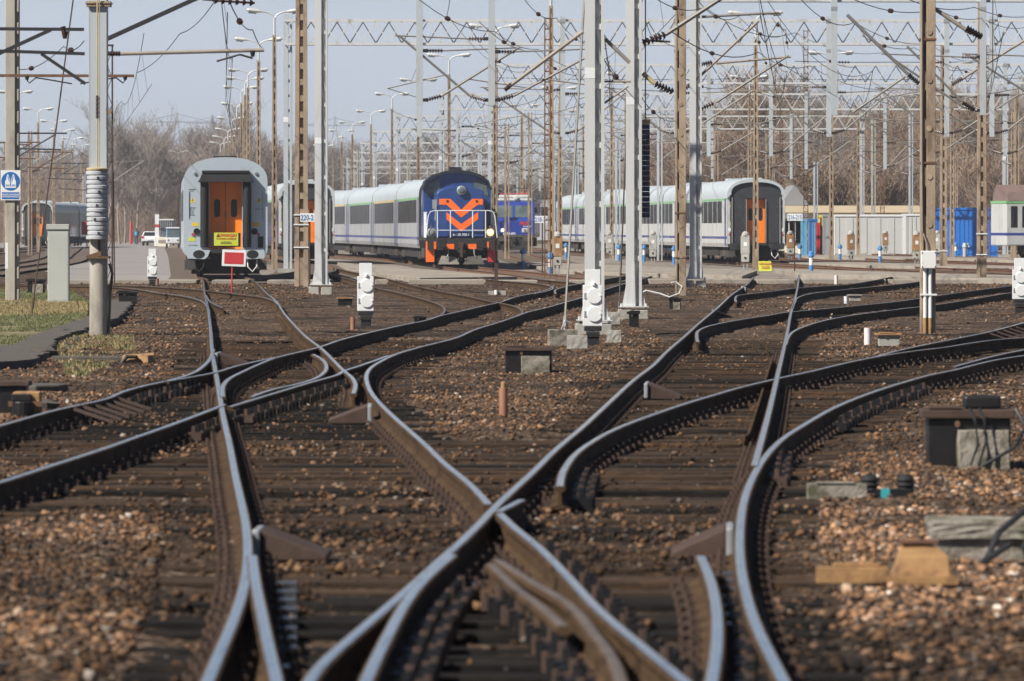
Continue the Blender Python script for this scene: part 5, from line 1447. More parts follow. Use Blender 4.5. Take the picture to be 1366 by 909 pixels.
# brown roofed carriage at the right edge
def carriage():
    d = 300; p = W(1332, 300, d)
    t = thing('railcar', 'white railcar with brown roof and green line cut by the right edge', 'railcar', (p.x, d, RT), R(-78))
    # local +y runs to the right edge of the view
    mb = MB(); mb.bx(-1.4, 1.4, 0, 24, .75, 2.95); part('body', mb, 'coach_lt', t, bev=.05)
    mb = MB(); mb.bx(-1.41, 1.41, -.01, 24.01, 2.955, 3.1); part('green_line', mb, 'coach_green', t)
    mb = MB(); mb.prism([(-1.42, 3.105), (1.42, 3.105), (1.25, 3.55), (.8, 3.95), (-.8, 3.95), (-1.25, 3.55)], .1, 24); part('roof', mb, 'roof_brown', t)
    mb = MB(); mb.bx(-1.404, 1.404, -.004, 24.004, 1.28, 1.42); part('blue_stripe', mb, 'coach_blue', t)
    for i in range(36):
        y0 = .25 + i * .62
        for s in (-1, 1):
            mb = MB(); mb.bx(s * 1.404 - .005, s * 1.404 + .005, y0, y0 + .36, 1.7, 2.82); part('window', mb, 'glass', t)
    for yb in (3, 21):
        mb = MB(); mb.bx(-1.2, 1.2, yb - 1.6, yb + 1.6, .3, .75); bg_ = part('bogie', mb, 'under', t)
        for q in (-1.2, 1.2):
            for s in (-1, 1):
                mb = MB(); mb.lathe([(.44, -.06), (.46, 0), (.48, .03), (.3, .035)], c=(s * .8, yb + q, .46), n=18, axis='x'); part('wheel', mb, 'under', bg_)
    mb = MB(); mb.bx(-.9, .9, 5, 19, .3, .749); part('underframe', mb, 'under', t)
carriage()

# ------------------------------------------------------------------ blue diesel shunter with chevrons
def diesel():
    t = thing('diesel_locomotive', 'blue diesel locomotive with two orange chevrons and white handrails on its nose', 'locomotive', (-2.2, 246, RT), heading((-2.2, 246, 0), (-2.2 - .045 * 14, 260, 0)))
    f = .55
    def rounded(w, z0, z1, crown, n=8):
        pts = [(-w, z0), (w, z0), (w, z1)]
        for i in range(1, n): a = math.pi * i / n; pts.append((w * math.cos(a), z1 + crown * math.sin(a)))
        pts.append((-w, z1)); return pts
    mb = MB(); mb.prism(rounded(1.03, 1.26, 3.18, .30), f, 5.0); hood = part('hood', mb, 'loco_blue', t, bev=.06)
    hood.modifiers['bevel'].segments = 4
    # chevrons
    ch = MB(); y0, y1 = f - .008, f - .003
    def band(mb, pts, th):
        for (x0, z0), (x1, z1) in zip(pts, pts[1:]): mb.add([(x0, yy, z) for yy in (y0, y1) for z in (z0, z0 - th)] + [(x1, yy, z) for yy in (y0, y1) for z in (z1, z1 - th)], [(0, 1, 5, 4), (2, 6, 7, 3), (0, 4, 6, 2), (1, 3, 7, 5), (0, 2, 3, 1), (4, 5, 7, 6)])
    up = [(-.93, 2.93), (-.45, 2.93), (.03, 2.43), (.51, 2.93), (.96, 2.93)]
    ch.prism([(-.93, 2.93), (-.44, 2.93), (.03, 2.46), (.50, 2.93), (.96, 2.93), (.96, 2.68), (.74, 2.68), (.03, 2.12), (-.62, 2.68), (-.93, 2.68)], y0, y1)
    part('chevron', ch, 'orange', hood)
    ch = MB(); ch.prism([(-.62, 2.36), (-.62, 2.05), (.03, 1.52), (.76, 2.05), (.76, 2.36), (.03, 1.84)], y0, y1); part('chevron', ch, 'orange', hood)
    text('lettering', '6 620 709-5', .15, 'text_white', hood, (.03, f - .006, 1.38), bold=.002)
    for sx in (-.55, .72):
        mb = MB(); mb.lathe([(.06, 0), (.06, -.012), (.03, -.012)], c=(sx - .02, f - .009, 2.83), n=14, axis='y'); part('lamp_socket', mb, 'dark_rust', hood)
    mb = MB(); mb.lathe([(.17, .2), (.20, .1), (.20, -.06), (.17, -.08)], c=(.03, f - .08, 3.30), n=28, axis='y'); hl = part('headlight', mb, 'galv_dark', t, sm=40)
    mb = MB(); mb.lathe([(.15, 0), (.14, -.012), (.05, -.02), (.01, -.021)], c=(.03, f - .162, 3.30), n=28, axis='y'); part('lens', mb, 'cabglass', hl, sm=60)
    # cab
    c0 = 5.0
    mb = MB(); cabp = [(-1.5, 1.26), (1.5, 1.26), (1.5, 3.35), (1.36, 3.72), (1.0, 3.98), (.5, 4.12), (0, 4.17), (-.5, 4.12), (-1.0, 3.98), (-1.36, 3.72), (-1.5, 3.35)]
    mb.prism(cabp, c0 + .003, 8.0); cab = part('cab', mb, 'loco_blue', t, bev=.05)
    mb = MB(); mb.prism([(-1.54, 3.36), (-1.46, 3.34), (-1.32, 3.68), (-.96, 3.93), (-.5, 4.06), (0, 4.10), (.5, 4.06), (.96, 3.93), (1.32, 3.68), (1.46, 3.34), (1.54, 3.36), (1.4, 3.76), (1.02, 4.04), (.5, 4.19), (0, 4.24), (-.5, 4.19), (-1.02, 4.04), (-1.4, 3.76)], c0 - .25, 8.2); part('cab_roof', mb, 'loco_roof', t)
    mb = MB(); mb.bx(-.32, .22, c0 + .4, c0 + 1.2, 4.2, 4.36); part('roof_vent', mb, 'loco_roof', t)
    for s in (-1, 1):
        mb = MB(); mb.prism([(s * .74, 3.86), (s * 1.30, 3.60), (s * 1.38, 3.08), (s * .74, 3.20)], c0 - .02, c0 + .001); part('cab_window', mb, 'cabglass', cab)
        mb = MB(); mb.bx(s * 1.502 - .006, s * 1.502 + .006, c0 + .5, c0 + 1.5, 2.5, 3.2); part('cab_window', mb, 'cabglass', cab)
    mb = MB(); mb.prism(rounded(1.03, 1.26, 3.0, .25), 8.003, 13.6); part('rear_hood', mb, 'loco_blue', t, bev=.06)
    # deck and headstock
    mb = MB(); mb.bx(-1.5, 1.5, .0, 14.0, 1.12, 1.245); part('deck', mb, 'under', t)
    mb = MB(); mb.bx(-1.45, 1.45, -.02, .12, .72, 1.115); part('headstock', mb, 'under', t)
    mb = MB()
    for a, b in ((-1.18, -1.08), (-.64, -.30), (.30, .66), (1.12, 1.20)): mb.bx(a, b, -.04, -.021, .76, .98 if abs(a) < .8 else 1.08)
    part('headstock_stripe', mb, 'orange', t)
    for s in (-1, 1):
        mb = MB(); mb.bx(min(s * 1.16, s * 1.50), max(s * 1.16, s * 1.50), .15, .9, .20, 1.10); part('step_panel', mb, 'orange' if s < 0 else 'red', t)
        mb = MB(); mb.tube((s * .86, -.55, 1.0), (s * .86, 0, 1.0), .11, n=12); mb.bx(s * .86 - .22, s * .86 + .22, -.6, -.56, .80, 1.2); part('buffer', mb, 'black', t, bev=.03)
        mb = MB(); mb.lathe([(.20, .1), (.205, -.08), (.16, -.10)], c=(s * 1.27, .18, 1.47), n=22, axis='y'); ml = part('marker_lamp', mb, 'rust_ochre' if s > 0 else 'galv_dark', t, sm=40)
        mb = MB(); mb.lathe([(.155, 0), (.13, -.03), (.01, -.045)], c=(s * 1.27, .078, 1.47), n=22, axis='y'); part('lens', mb, 'lamp_lit' if s > 0 else 'lamp_glass', ml, sm=60)
        mb = MB(); mb.lathe([(.05, 0), (.05, .12)], c=(s * 1.27, .2, 1.66), n=10); part('lamp_hood', mb, 'rust', ml)
        # plough
        mb = MB(); mb.hexa([(s * .08, -.35, .10), (s * 1.0, -.1, .10), (s * 1.0, .0, .10), (s * .08, -.2, .10), (s * .25, -.30, .42), (s * .85, -.12, .48), (s * .85, .0, .48), (s * .25, -.18, .42)]); part('snow_plough', mb, 'snow_plough', t)
        mb = MB(); mb.path([(s * .55, -.05, .78), (s * .56, -.18, .55), (s * .62, -.2, .42)], .022, 6); part('brake_hose', mb, 'galv_dark', t)
    mb = MB(); mb.bx(-.1, .1, -.35, -.02, .80, 1.06); mb.bx(-.06, .06, -.42, -.3, .40, .95); mb.bx(-.15, .15, -.4, -.33, .62, .7); part('coupler', mb, 'dark_rust', t)
    # white handrails in front
    mb = MB(); r = .021
    loop = [(-1.62 + .1, -.02, 1.25), (-1.42, -.02, 2.20), (-1.32, -.02, 2.38), (-1.15, -.02, 2.42), (1.2, -.02, 2.42), (1.37, -.02, 2.38), (1.46, -.02, 2.2), (1.56, -.02, 1.25)]
    mb.path(loop, r, 6)
    for x in (-.46, .50): mb.tube((x, -.02, 1.25), (x, -.02, 2.42), r, n=6)
    mb.tube((-1.02, -.02, 1.57), (1.06, -.02, 1.57), r * .9, n=6)
    for x in (-1.02, 1.06): mb.tube((x, -.02, 1.25), (x, -.02, 2.42), r, n=6)
    part('handrail', mb, 'white', t)
    mb = MB()
    for yy in (1.2, 2.2, 3.2, 4.2): 
        for s in (-1, 1): mb.tube((s * 1.47, yy, 1.25), (s * 1.47, yy, 2.35), .02, n=6)
    for s in (-1, 1): mb.tube((s * 1.47, .6, 2.35), (s * 1.47, 4.8, 2.35), .02, n=6); mb.tube((s * 1.47, .6, 1.8), (s * 1.47, 4.8, 1.8), .016, n=6)
    part('side_rail', mb, 'white', t)
    mb = MB(); mb.bx(-1.22, -1.02, .6, .75, 2.5, 2.9); mb.tube((-1.1, .5, 2.0), (-1.06, .5, 2.7), .03, n=6); part('side_box', mb, 'galv_dark', t)
    for yb in (3.2, 10.8):
        mb = MB(); mb.bx(-1.2, 1.2, yb - 1.6, yb + 1.6, .35, 1.0); mb.bx(-1.35, -1.1, yb - 1.8, yb + 1.8, .35, .75); mb.bx(1.1, 1.35, yb - 1.8, yb + 1.8, .35, .75); b_ = part('bogie', mb, 'under_grey', t)
        for q in (-1.2, 1.2):
            for s in (-1, 1): mb = MB(); mb.lathe([(.52, -.06), (.52, 0), (.55, .001), (.55, .03), (.3, .035)], c=(s * .76, yb + q, .53), n=20, axis='x'); part('wheel', mb, 'under', b_)
    mb = MB(); mb.bx(-1.2, 1.2, 5.2, 8.8, .35, 1.1); part('fuel_tank', mb, 'under_grey', t)
diesel()

# ------------------------------------------------------------------ bright blue electric locomotive
def electric():
    d = 405; x = (685.5 - 683) / F * d
    t = thing('electric_locomotive', 'bright blue electric locomotive with red pantograph beside the diesel', 'locomotive', (x, d, RT), heading((0, 0, 0), (.4, 14, 0)))
    prof = [(-.15, 1.0), (-.15, 2.15), (.28, 3.45), (.28, 3.56), (15.6, 3.56), (15.6, 1.0)]
    mb = MB(); n = len(prof); mb.add([(sx * 1.48, y_, z) for sx in (-1, 1) for y_, z in prof], [tuple(range(n)), tuple(range(n, 2 * n))[::-1]] + [(i, (i + 1) % n, n + (i + 1) % n, n + i) for i in range(n)]); body = part('body', mb, 'el_blue', t, bev=.08)
    def front(z): return -.15 + .43 * max(0, (z - 2.15)) / 1.3
    for s in (-1, 1):
        mb = MB(); a, b_ = (.08, 1.28) if s > 0 else (-1.28, -.08)
        mb.hexa([(a, front(2.45) - .02, 2.45), (b_, front(2.45) - .02, 2.45), (b_, front(2.45) + .03, 2.45), (a, front(2.45) + .03, 2.45), (a, front(3.28) - .02, 3.28), (b_, front(3.28) - .02, 3.28), (b_, front(3.28) + .03, 3.28), (a, front(3.28) + .03, 3.28)]); part('cab_window', mb, 'cabglass', body)
        mb = MB(); mb.bx(s * .78 - .20, s * .78 + .20, -.20, -.12, 1.36, 1.66); hb = part('headlight', mb, 'galv', t, bev=.03)
        mb = MB(); mb.lathe([(.11, 0), (.10, -.02)], c=(s * .80, -.202, 1.51), n=18, axis='y'); part('lens', mb, 'lamp_white' if s < 0 else 'lamp_glass', hb)
        mb = MB(); mb.tube((s * .88, -.6, .95), (s * .88, -.1, .95), .1, n=10); mb.bx(s * .88 - .22, s * .88 + .22, -.65, -.6, .75, 1.12); part('buffer', mb, 'under_grey', t)
        mb = MB(); mb.bx(min(s * 1.49, s * 1.66), max(s * 1.49, s * 1.66), .3, .45, 2.75, 3.15); part('mirror', mb, 'black', t)
    mb = MB(); mb.bx(-1.48, 1.48, -.155, -.1505, 1.02, 1.2); part('valance', mb, 'under_grey', t)
    text('lettering', 'PKP', .36, 'text_red', body, (.72, -.17, 1.98), bold=.012); text('lettering', 'INTERCITY', .13, 'text_white', body, (1.0, -.165, 1.78), bold=.002); text('lettering', 'EP08-001', .24, 'text_white', body, (-.3, -.165, 1.28), bold=.004)
    mb = MB(); mb.bx(-1.3, 1.3, .5, 15.3, 3.565, 3.8); mb.bx(-1.1, 1.1, .8, 6, 3.805, 4.05); roof = part('roof', mb, 'el_grey', t, bev=.1)
    mb = MB(); mb.lathe([(.17, 0), (.17, -.15), (.1, -.17)], c=(.12, .52, 3.86), n=18, axis='y'); part('roof_headlight', mb, 'galv', t)
    mb = MB()
    for s in (-1, 1):
        mb.tube((s * .55, 1.0, 4.06), (s * .8, 2.6, 4.28), .03, n=6); mb.tube((s * .8, 2.6, 4.28), (s * .6, 1.2, 4.5), .03, n=6); mb.tube((s * .9, .9, 4.12), (s * .9, 3, 4.12), .03, n=6)
    mb.tube((-1, 1.2, 4.12), (1, 1.2, 4.12), .04, n=6); part('pantograph_frame', mb, 'pant_red', t)
    mb = MB(); mb.tube((-.85, 1.15, 4.52), (.85, 1.15, 4.52), .03, n=6); mb.tube((-.85, 1.4, 4.52), (.85, 1.4, 4.52), .03, n=6); mb.tube((-.85, 1.15, 4.52), (-1.0, 1.15, 4.4), .03, n=6); mb.tube((.85, 1.15, 4.52), (1.0, 1.15, 4.4), .03, n=6); part('pantograph_head', mb, 'black', t)
    mb = MB(); mb.bx(-1.35, 1.35, -.1, .4, .35, 1.0); mb.prism([(-1.1, .12), (1.1, .12), (1.2, .5), (-1.2, .5)], -.3, -.2); mb.bx(-.12, .12, -.5, -.1, .7, 1.0); part('underframe', mb, 'under', t)
    for yb in (3.5, 12):
        mb = MB(); mb.bx(-1.3, 1.3, yb - 2, yb + 2, .35, .98); b_ = part('bogie', mb, 'under', t)
        for q in (-1.4, 1.4):
            for s in (-1, 1): mb = MB(); mb.lathe([(.6, -.06), (.6, 0), (.63, .03), (.3, .035)], c=(s * .76, yb + q, .62), n=18, axis='x'); part('wheel', mb, 'under', b_)
electric()
# ------------------------------------------------------------------ paved surfaces
def sheet(name, poly, z, m, h=None, kind='structure'):
    mb = MB()
    if h: mb.slab([(p.x, p.y) for p in poly], z, z + h)
    else: mb.add([(p.x, p.y, z) for p in poly], [tuple(range(len(poly)))])
    o = link(name, mb.data(name, m)); return tag(o, kind=kind)
def poly_px(l): return [G(x, y) for x, y in l]
# dusty paved yard beyond the footpath
yard = [Vector((-9.6, 196, 0)), Vector((60, 196, 0)), Vector((150, 420, 0)), Vector((150, 660, 0)), Vector((-60, 660, 0)), Vector((-34, 430, 0)), Vector((-13, 250, 0))]
sheet('paved_yard', yard, .004, 'yard')
road = [G(96, 377.5), G(262, 377.5), G(255, 362), G(243, 336), Vector((-42, 640, 0)), Vector((-34, 900, 0)), Vector((-62, 900, 0)), Vector((-66, 640, 0)), G(150, 338), G(118, 350), G(60, 362)]
sheet('road', road, .010, 'road')
# concrete footpath slabs across the tracks
xs_ = [(80, 262), (283, 332), (357, 398), (400, 440), (500, 528), (545, 655), (660, 740), (760, 800), (838, 862), (866, 1002), (1010, 1060), (1072, 1182), (1190, 1225), (1240, 1420)]
for i, (a, b) in enumerate(xs_):
    d = 187.5 if a > 800 else 186
    p0, p1 = (a - 683) / F * d, (b - 683) / F * d
    mb = MB(); mb.bx(-(p1 - p0) / 2, (p1 - p0) / 2, 0, 2.2, -.05, .125)
    mb2 = None
    o = one('footpath_slab', mb, 'concrete_lt', 'pale concrete crossing slab of the footpath laid between the rails', 'slab', ((p0 + p1) / 2, d + random.uniform(-.15, .15), random.uniform(-.02, .008)), group='footpath slabs across the tracks', bev=.02)
# raised service platforms between the tracks
def platform(px, label, h=.16):
    poly = [G(x, y, h) for x, y in px]
    mb = MB(); c = poly[0].copy(); c.z = 0
    mb.slab([(p.x - c.x, p.y - c.y) for p in poly], -.05, h)
    return one('service_platform', mb, 'concrete_lt', label, 'platform', c, bev=.015)
platform([(450, 350), (690, 369), (560, 371), (470, 361)], 'low concrete service platform left of the blue diesel')
platform([(690, 349), (1010, 361), (990, 368.5), (740, 361)], 'low concrete service platform in front of the long coach behind the near masts')
platform([(1030, 358), (1420, 369.5), (1420, 374), (1070, 366)], 'low concrete service platform nearest the footpath on the right')
platform([(1040, 347.5), (1420, 356.5), (1420, 359.5), (1060, 352)], 'second low concrete service platform in the right yard')
platform([(1060, 339.5), (1420, 346), (1420, 348.5), (1060, 343)], 'third low concrete service platform in the right yard')
# tracks of the far yard: bed sheets and rail pairs
def far_track(cx, label, bed=True, nm='far_rail'):
    pts = crom([Vector((x, y, 0)) for x, y in cx], 6)
    mb = MB(); k = len(pts)
    vs = []
    for i, c in enumerate(pts):
        t = (pts[min(i + 1, k - 1)] - pts[max(i - 1, 0)]).normalized(); a = Vector((t.y, -t.x, 0))
        vs += [tuple(c + a * -1.75), tuple(c + a * 1.75)]
    z = .014 + .004 * far_track.n; far_track.n += 1
    mb.add([(x, y, z) for x, y, _ in vs], [(2*i, 2*i+1, 2*i+3, 2*i+2) for i in range(k - 1)])
    if bed: tag(link('track_bed', mb.data('track_bed', 'bed')), kind='structure')
    for s, sd_ in ((-1, 'left'), (1, 'right')):
        q = []
        for i, c in enumerate(pts):
            t = (pts[min(i + 1, k - 1)] - pts[max(i - 1, 0)]).normalized(); a = Vector((t.y, -t.x, 0)); q.append(c + a * (s * .7525))
        o0 = q[0].copy(); mbr = MB(); sweep(mbr, [p - o0 for p in q], PROF, lambda j: 0 if j in TOPSEG else 1, .0)
        o = link('rail', mbr.data('rail', ['rail_dull', 'rust'])); o.location = o0
        tag(o, f'{sd_} rail of {label}', 'rail')
far_track.n = 0
far_track([(-9.2, 186), (-9.72, 191.6), (-11.2, 216), (-14.5, 270), (-20, 360), (-30, 520)], 'the track under the silver coach')
far_track([(-8.0, 196), (-7.6, 210), (-8.2, 240), (-10.4, 284), (-13, 320), (-20, 420), (-28, 520)], 'the track under the dark coach behind the 220-21 sign')
far_track([(1.6, 190), (.5, 210), (-2.2, 246), (-3.2, 270), (-7.2, 320), (-13, 380), (-18, 430)], 'the track under the blue diesel')
far_track([(3.6, 190), (3.0, 230), (1.5, 300), (.13, 405), (.5, 520)], 'the track under the bright blue electric locomotive')
far_track([(17.5, 196), (15.0, 225), (11.8, 275), (8.5, 328), (5.4, 382), (2.8, 436), (.5, 520)], 'the track under the long coach')
far_track([(24, 200), (19.2, 236), (16.5, 290), (14, 350), (10, 430), (7, 500)], 'the yard track just right of the dark coach end')
far_track([(40, 214), (27, 246), (22.0, 290), (19, 350), (17, 420)], 'the yard track past the blue topped bollards')
far_track([(60, 240), (36, 276), (27, 320), (24, 380), (22, 430)], 'the yard track before the white container')
far_track([(75, 282), (46, 330), (37, 380), (33, 450)], 'the yard track behind the buffer stop')
far_track([(-28, 205), (-30, 260), (-35, 340), (-42, 500), (-50, 640)], 'the far left track toward the distant coach')
far_track([(-21, 215), (-24.5, 300), (-30, 380), (-40, 520)], 'the track left of the road')

# grass patch, asphalt walkway by the left masts
def tuftfield(name, polys, n, h, m, lab, ry=.5):
    vs, fs = [], []
    for poly, nn in polys:
        xs = [p.x for p in poly]; ysn = [p.y for p in poly]
        def inside(x, y):
            c = False; j = len(poly) - 1
            for i in range(len(poly)):
                if (poly[i].y > y) != (poly[j].y > y) and x < (poly[j].x - poly[i].x) * (y - poly[i].y) / (poly[j].y - poly[i].y) + poly[i].x: c = not c
                j = i
            return c
        k = 0
        while k < nn:
            x, y = random.uniform(min(xs), max(xs)), random.uniform(min(ysn), max(ysn))
            if not inside(x, y): continue
            k += 1
            if vnoise(x, y, 1.3, 31) < .36: continue
            for _ in range(3):
                a = random.uniform(0, 6.28); l = h * random.uniform(.5, 1.3); w = .006 + random.random() * .006
                bx0 = x + random.uniform(-.03, .03); by0 = y + random.uniform(-.03, .03); o = len(vs)
                vs += [(bx0 - math.cos(a) * w, by0 - math.sin(a) * w, -.01), (bx0 + math.cos(a) * w, by0 + math.sin(a) * w, -.01), (bx0 + math.sin(a) * l * .6, by0 + math.cos(a) * l * .6, l)]
                fs.append((o, o + 1, o + 2))
    mb = MB(); mb.v = vs; mb.f = fs; mb.m = [0] * len(fs)
    me = bpy.data.meshes.new(name); me.from_pydata(vs, [], fs); me.materials.append(M[m])
    tag(link(name, me), lab, 'grass', kind='stuff')
g1 = poly_px([(-40, 385), (96, 388), (118, 402), (116, 428), (88, 436), (48, 450), (22, 466), (-40, 468)])
g2 = poly_px([(80, 450), (110, 446), (178, 448), (180, 470), (150, 488), (95, 505), (75, 480)])
sheet('turf', g1, .0, 'turf')
tuftfield('grass', [(g1, 15000), (g2, 2600)], 0, .04, 'grass', 'short green grass by the leftmost pole')
tuftfield('dry_grass', [(poly_px([(-40, 398), (116, 404), (116, 418), (-40, 424)]), 8000), (g2, 1300)], 0, .05, 'dry_grass', 'straw coloured dry grass strip by the leftmost pole')
walk = poly_px([(-60, 471), (20, 468), (50, 452), (90, 437), (150, 425), (184, 405), (176, 400), (168, 430), (118, 446), (75, 452), (62, 474), (48, 490), (-60, 497)])
walk = poly_px([(-60, 470), (22, 467), (50, 451), (92, 437), (120, 428), (150, 404), (178, 406), (160, 428), (112, 446), (78, 456), (66, 476), (44, 488), (-60, 494)])
# ragged edge: the walkway's border is broken up between its corners
rag = []
for a_, b_ in zip(walk, walk[1:] + walk[:1]):
    nseg = max(1, int((b_ - a_).length / .5))
    for q in range(nseg):
        p_ = a_.lerp(b_, q / nseg); rag.append(p_ + Vector((random.uniform(-.07, .07), random.uniform(-.12, .12), 0)))
sheet('walkway', rag, -.05, 'asphalt', .13)
for q in range(16):
    a_ = rag[int(len(rag) * (.45 + .4 * q / 16)) % len(rag)]
    mb = MB(); s_ = random.uniform(.07, .2); v = VAR[10 + (q * 5) % 28] * np.array([s_, s_, s_ * .5]); mb.add([tuple(w_) for w_ in v[:8]], [tuple(f) for f in CF])
    one('asphalt_chunk', mb, 'asphalt', 'loose dark asphalt chunk along the broken walkway edge', 'rubble', (a_.x + random.uniform(-.1, .25), a_.y + random.uniform(-.4, .2), .0), group='asphalt chunks at the walkway edge')
def chunk(x, y, s, label, m='asphalt', flat=.45):
    p = G(x, y); mb = MB(); v = VAR[10 + int(x) % 24] * np.array([s, s * .8, s * flat])
    mb.add([tuple(q) for q in v[:8]], [tuple(f) for f in CF]); return one('broken_slab', mb, m, label, 'rubble', (p.x, p.y, s * flat * .4))
chunk(60, 477, .28, 'dark broken asphalt lump at the bend of the walkway edge'); chunk(84, 447, .25, 'dark broken asphalt lump by the mossy grass strip'); chunk(60, 548, .22, 'dark broken lump beside the ochre block at the left edge')
mb = MB(); mb.slab([(-.55, -.5), (.05, -.62), (.30, -.42), (.36, -.1), (.2, .3), (.0, .42), (-.55, .45)], -.05, .09)
one('broken_slab', mb, 'asphalt', 'flat broken asphalt slab lying left of the mossy strip', 'slab', G(48, 523), bev=.02)
mb = MB(); mb.box((0, 0, .03), (1.0, .2, .08)); one('kerb_stone', mb, 'asphalt', 'dark kerb stone lying in the mossy strip at left', 'kerb', G(118, 482), bev=.02)

# ------------------------------------------------------------------ white shunting signals
def make_signal():
    t = thing('shunting_signal', None, 'signal')
    mb = MB(); mb.bx(-.15, .15, -.02, .05, .30, .93); part('panel', mb, 'white', t, bev=.006)
    mb = MB(); mb.bx(-.112, .12, -.005, .025, .935, 1.17); part('top_plate', mb, 'white', t, bev=.004)
    for z in (.48, .76):
        mb = MB(); mb.lathe([(.118, 0), (.12, -.018), (.112, -.024), (.02, -.0245)], c=(.03, -.021, z), n=32, axis='y'); c = part('lamp_cover', mb, 'white', t)
        mb = MB(); mb.bx(.12, .148, -.045, -.021, z - .03, z + .03); mb.lathe([(.016, 0), (.016, -.02)], c=(.12, -.046, z + .01), n=10, axis='y'); part('catch', mb, 'white', c)
        mb = MB()
        for q in (-.035, .0, .035): mb.bx(-.135, -.085, -.032, -.0205, z + q - .003, z + q + .010)
        mb.bx(-.118, -.108, -.03, -.0204, z - .04, z + .05); part('hinge', mb, 'galv_dark', c)
    mb = MB(); mb.lathe([(.03, .925), (.03, .96), (.01, .98)], c=(.02, -.03, 0), n=10); part('knob', mb, 'white', t)
    mb = MB(); mb.bx(-.13, .14, -.03, .12, .22, .297); mb.bx(-.10, .11, -.06, .1, .14, .215); mb.bx(-.09, .10, -.03, .09, -.05, .135); part('pedestal', mb, 'black', t, bev=.012)
    return t
SIG = make_signal()
sig = [(487.5, 437, 'white two lamp shunting signal standing left of the middle track'), (790.5, 461, 'nearest white two lamp shunting signal in front of the broad grey mast'), (203, 382, 'white two lamp shunting signal at the edge of the road on the left'), (1360, 418, 'white two lamp shunting signal cut by the right edge')]
for i, (x, y, lab) in enumerate(sig):
    p = G(x, y)
    if i == 0: SIG.location = p; tag(SIG, lab)
    else: dup(SIG, p, 0, lab)
# concrete blocks, cables beside masts
def block(x, y, w, h, dpt, label, m='mossy', rz=0, name='concrete_block'):
    p = G(x, y); mb = MB(); mb.bx(-w/2, w/2, 0, dpt, -.1, h); return roughen(one(name, mb, m, label, 'block', p, rz), 4, .006, int(x))
block(752, 463, .42, .26, .35, 'mossy concrete block left of the nearest white signal', rz=.1)
block(815, 434, .34, .24, .4, 'pale concrete block between the two near grey masts', 'concrete')
block(770, 466, .3, .2, .25, 'low grey concrete block at the foot of the nearest signal', 'concrete')
block(819, 458, .22, .2, .25, 'small concrete block right of the nearest signal pedestal', 'concrete')
mb = MB(); mb.path([(-.2, 0, .25), (-.3, -.05, .3), (-.38, -.05, .1), (-.36, -.1, -.02)], .016, 6); one('cable', mb, 'cable', 'white cable loop left of the broad grey mast base', 'cable', G(778, 452))
mb = MB(); mb.path([(-.6, 0, .05), (-.35, 0, .2), (0, -.05, .12), (.25, -.1, .03), (.5, 0, .12), (.58, 0, .3), (.42, .05, .42), (.3, 0, .40)], .022, 6); one('cable', mb, 'cable', 'white looped cable on the ballast right of the mast with the blue weights', 'cable', G(880, 398))

# ------------------------------------------------------------------ point machines and trackside boxes
def track_box(x, y, w, label, rz=0, lid='dark_rust', side='oil_steel', sc_=1.0, blockside=True):
    t = thing('track_box', label, 'track box', G(x, y), rz)
    mb = MB(); mb.bx(-w/2, w/2, -.16, .22, .27, .32); mb.bx(-w/2 + .05, -w/2 + .3, -.165, .1, .322, .34); part('lid', mb, lid, t, bev=.008)
    mb = MB(); mb.bx(-w/2 + .05, w/2 - .03, -.12, .18, .0, .268); part('case', mb, side, t, bev=.01)
    mb = MB(); mb.lathe([(.02, -.02), (.02, .02)], c=(-w * .12, -.13, .24), n=8, axis='y'); part('latch', mb, 'rust', t)
    if blockside:
        mb = MB(); mb.bx(-w * .12, w/2 - .06, -.36, -.125, -.08, .205); roughen(part('concrete_base', mb, 'mossy', t), 4, .006, int(y))
    return t
track_box(704, 497, .66, 'dark lidded track box on a mossy concrete base in the middle island')
track_box(1290, 622, .70, 'dark lidded track box on a pale concrete base at right', lid='dark_rust').scale = (1, 1, 1.35)
track_box(-2, 552, .62, 'dark slatted point machine box cut by the left edge', blockside=False)
mb = MB(); mb.path([(-.02, -.2, .34), (.0, -.42, .26), (.02, -.43, .08), (-.04, -.44, -.08)], .012, 6); mb.path([(.05, -.2, .34), (.07, -.41, .26), (.08, -.43, .1), (.02, -.46, -.08)], .012, 6); mb.path([(.33, -.1, .34), (.40, -.2, .2), (.3, -.42, .06), (.05, -.46, -.08)], .014, 6)
one('cable', mb, 'black', 'thin black cables hanging over the pale concrete base at right', 'cable', G(1295, 622) + Vector((0, 0, .1)))
mb = MB(); mb.bx(-.14, .14, -.12, .12, .0, .1); one('cover_block', mb, 'oil_steel', 'small dark cap on top of the right track box', 'cover', G(1310, 622) + Vector((0, .05, .435)), bev=.02)
# near right: ochre rusty point machine cover with long bar
t = thing('point_machine', 'ochre rusty point machine with a long flat bar lying on the pale ballast', 'point machine', G(1222, 786) + Vector((0, 0, .04)))
mb = MB(); mb.hexa([(-.13, -.1, .0), (.17, -.1, .0), (.18, .22, .0), (-.12, .22, .0), (-.10, -.07, .13), (.16, -.07, .13), (.10, .2, .18), (-.06, .2, .18)]); part('cover', mb, 'rust_ochre', t, bev=.01)
mb = MB(); mb.bx(-.07, .12, .1, .22, .181, .195); part('cover_lid', mb, 'rust', t)
mb = MB(); mb.bx(-.15, .20, -.14, -.101, -.01, .03); part('flange', mb, 'rust_ochre', t)
mb = MB(); mb.bx(-.50, -.14, -.08, .0, -.01, .075); mb.bx(-.42, -.18, -.06, .02, .077, .09); part('bar', mb, 'rust_ochre', t, bev=.008)
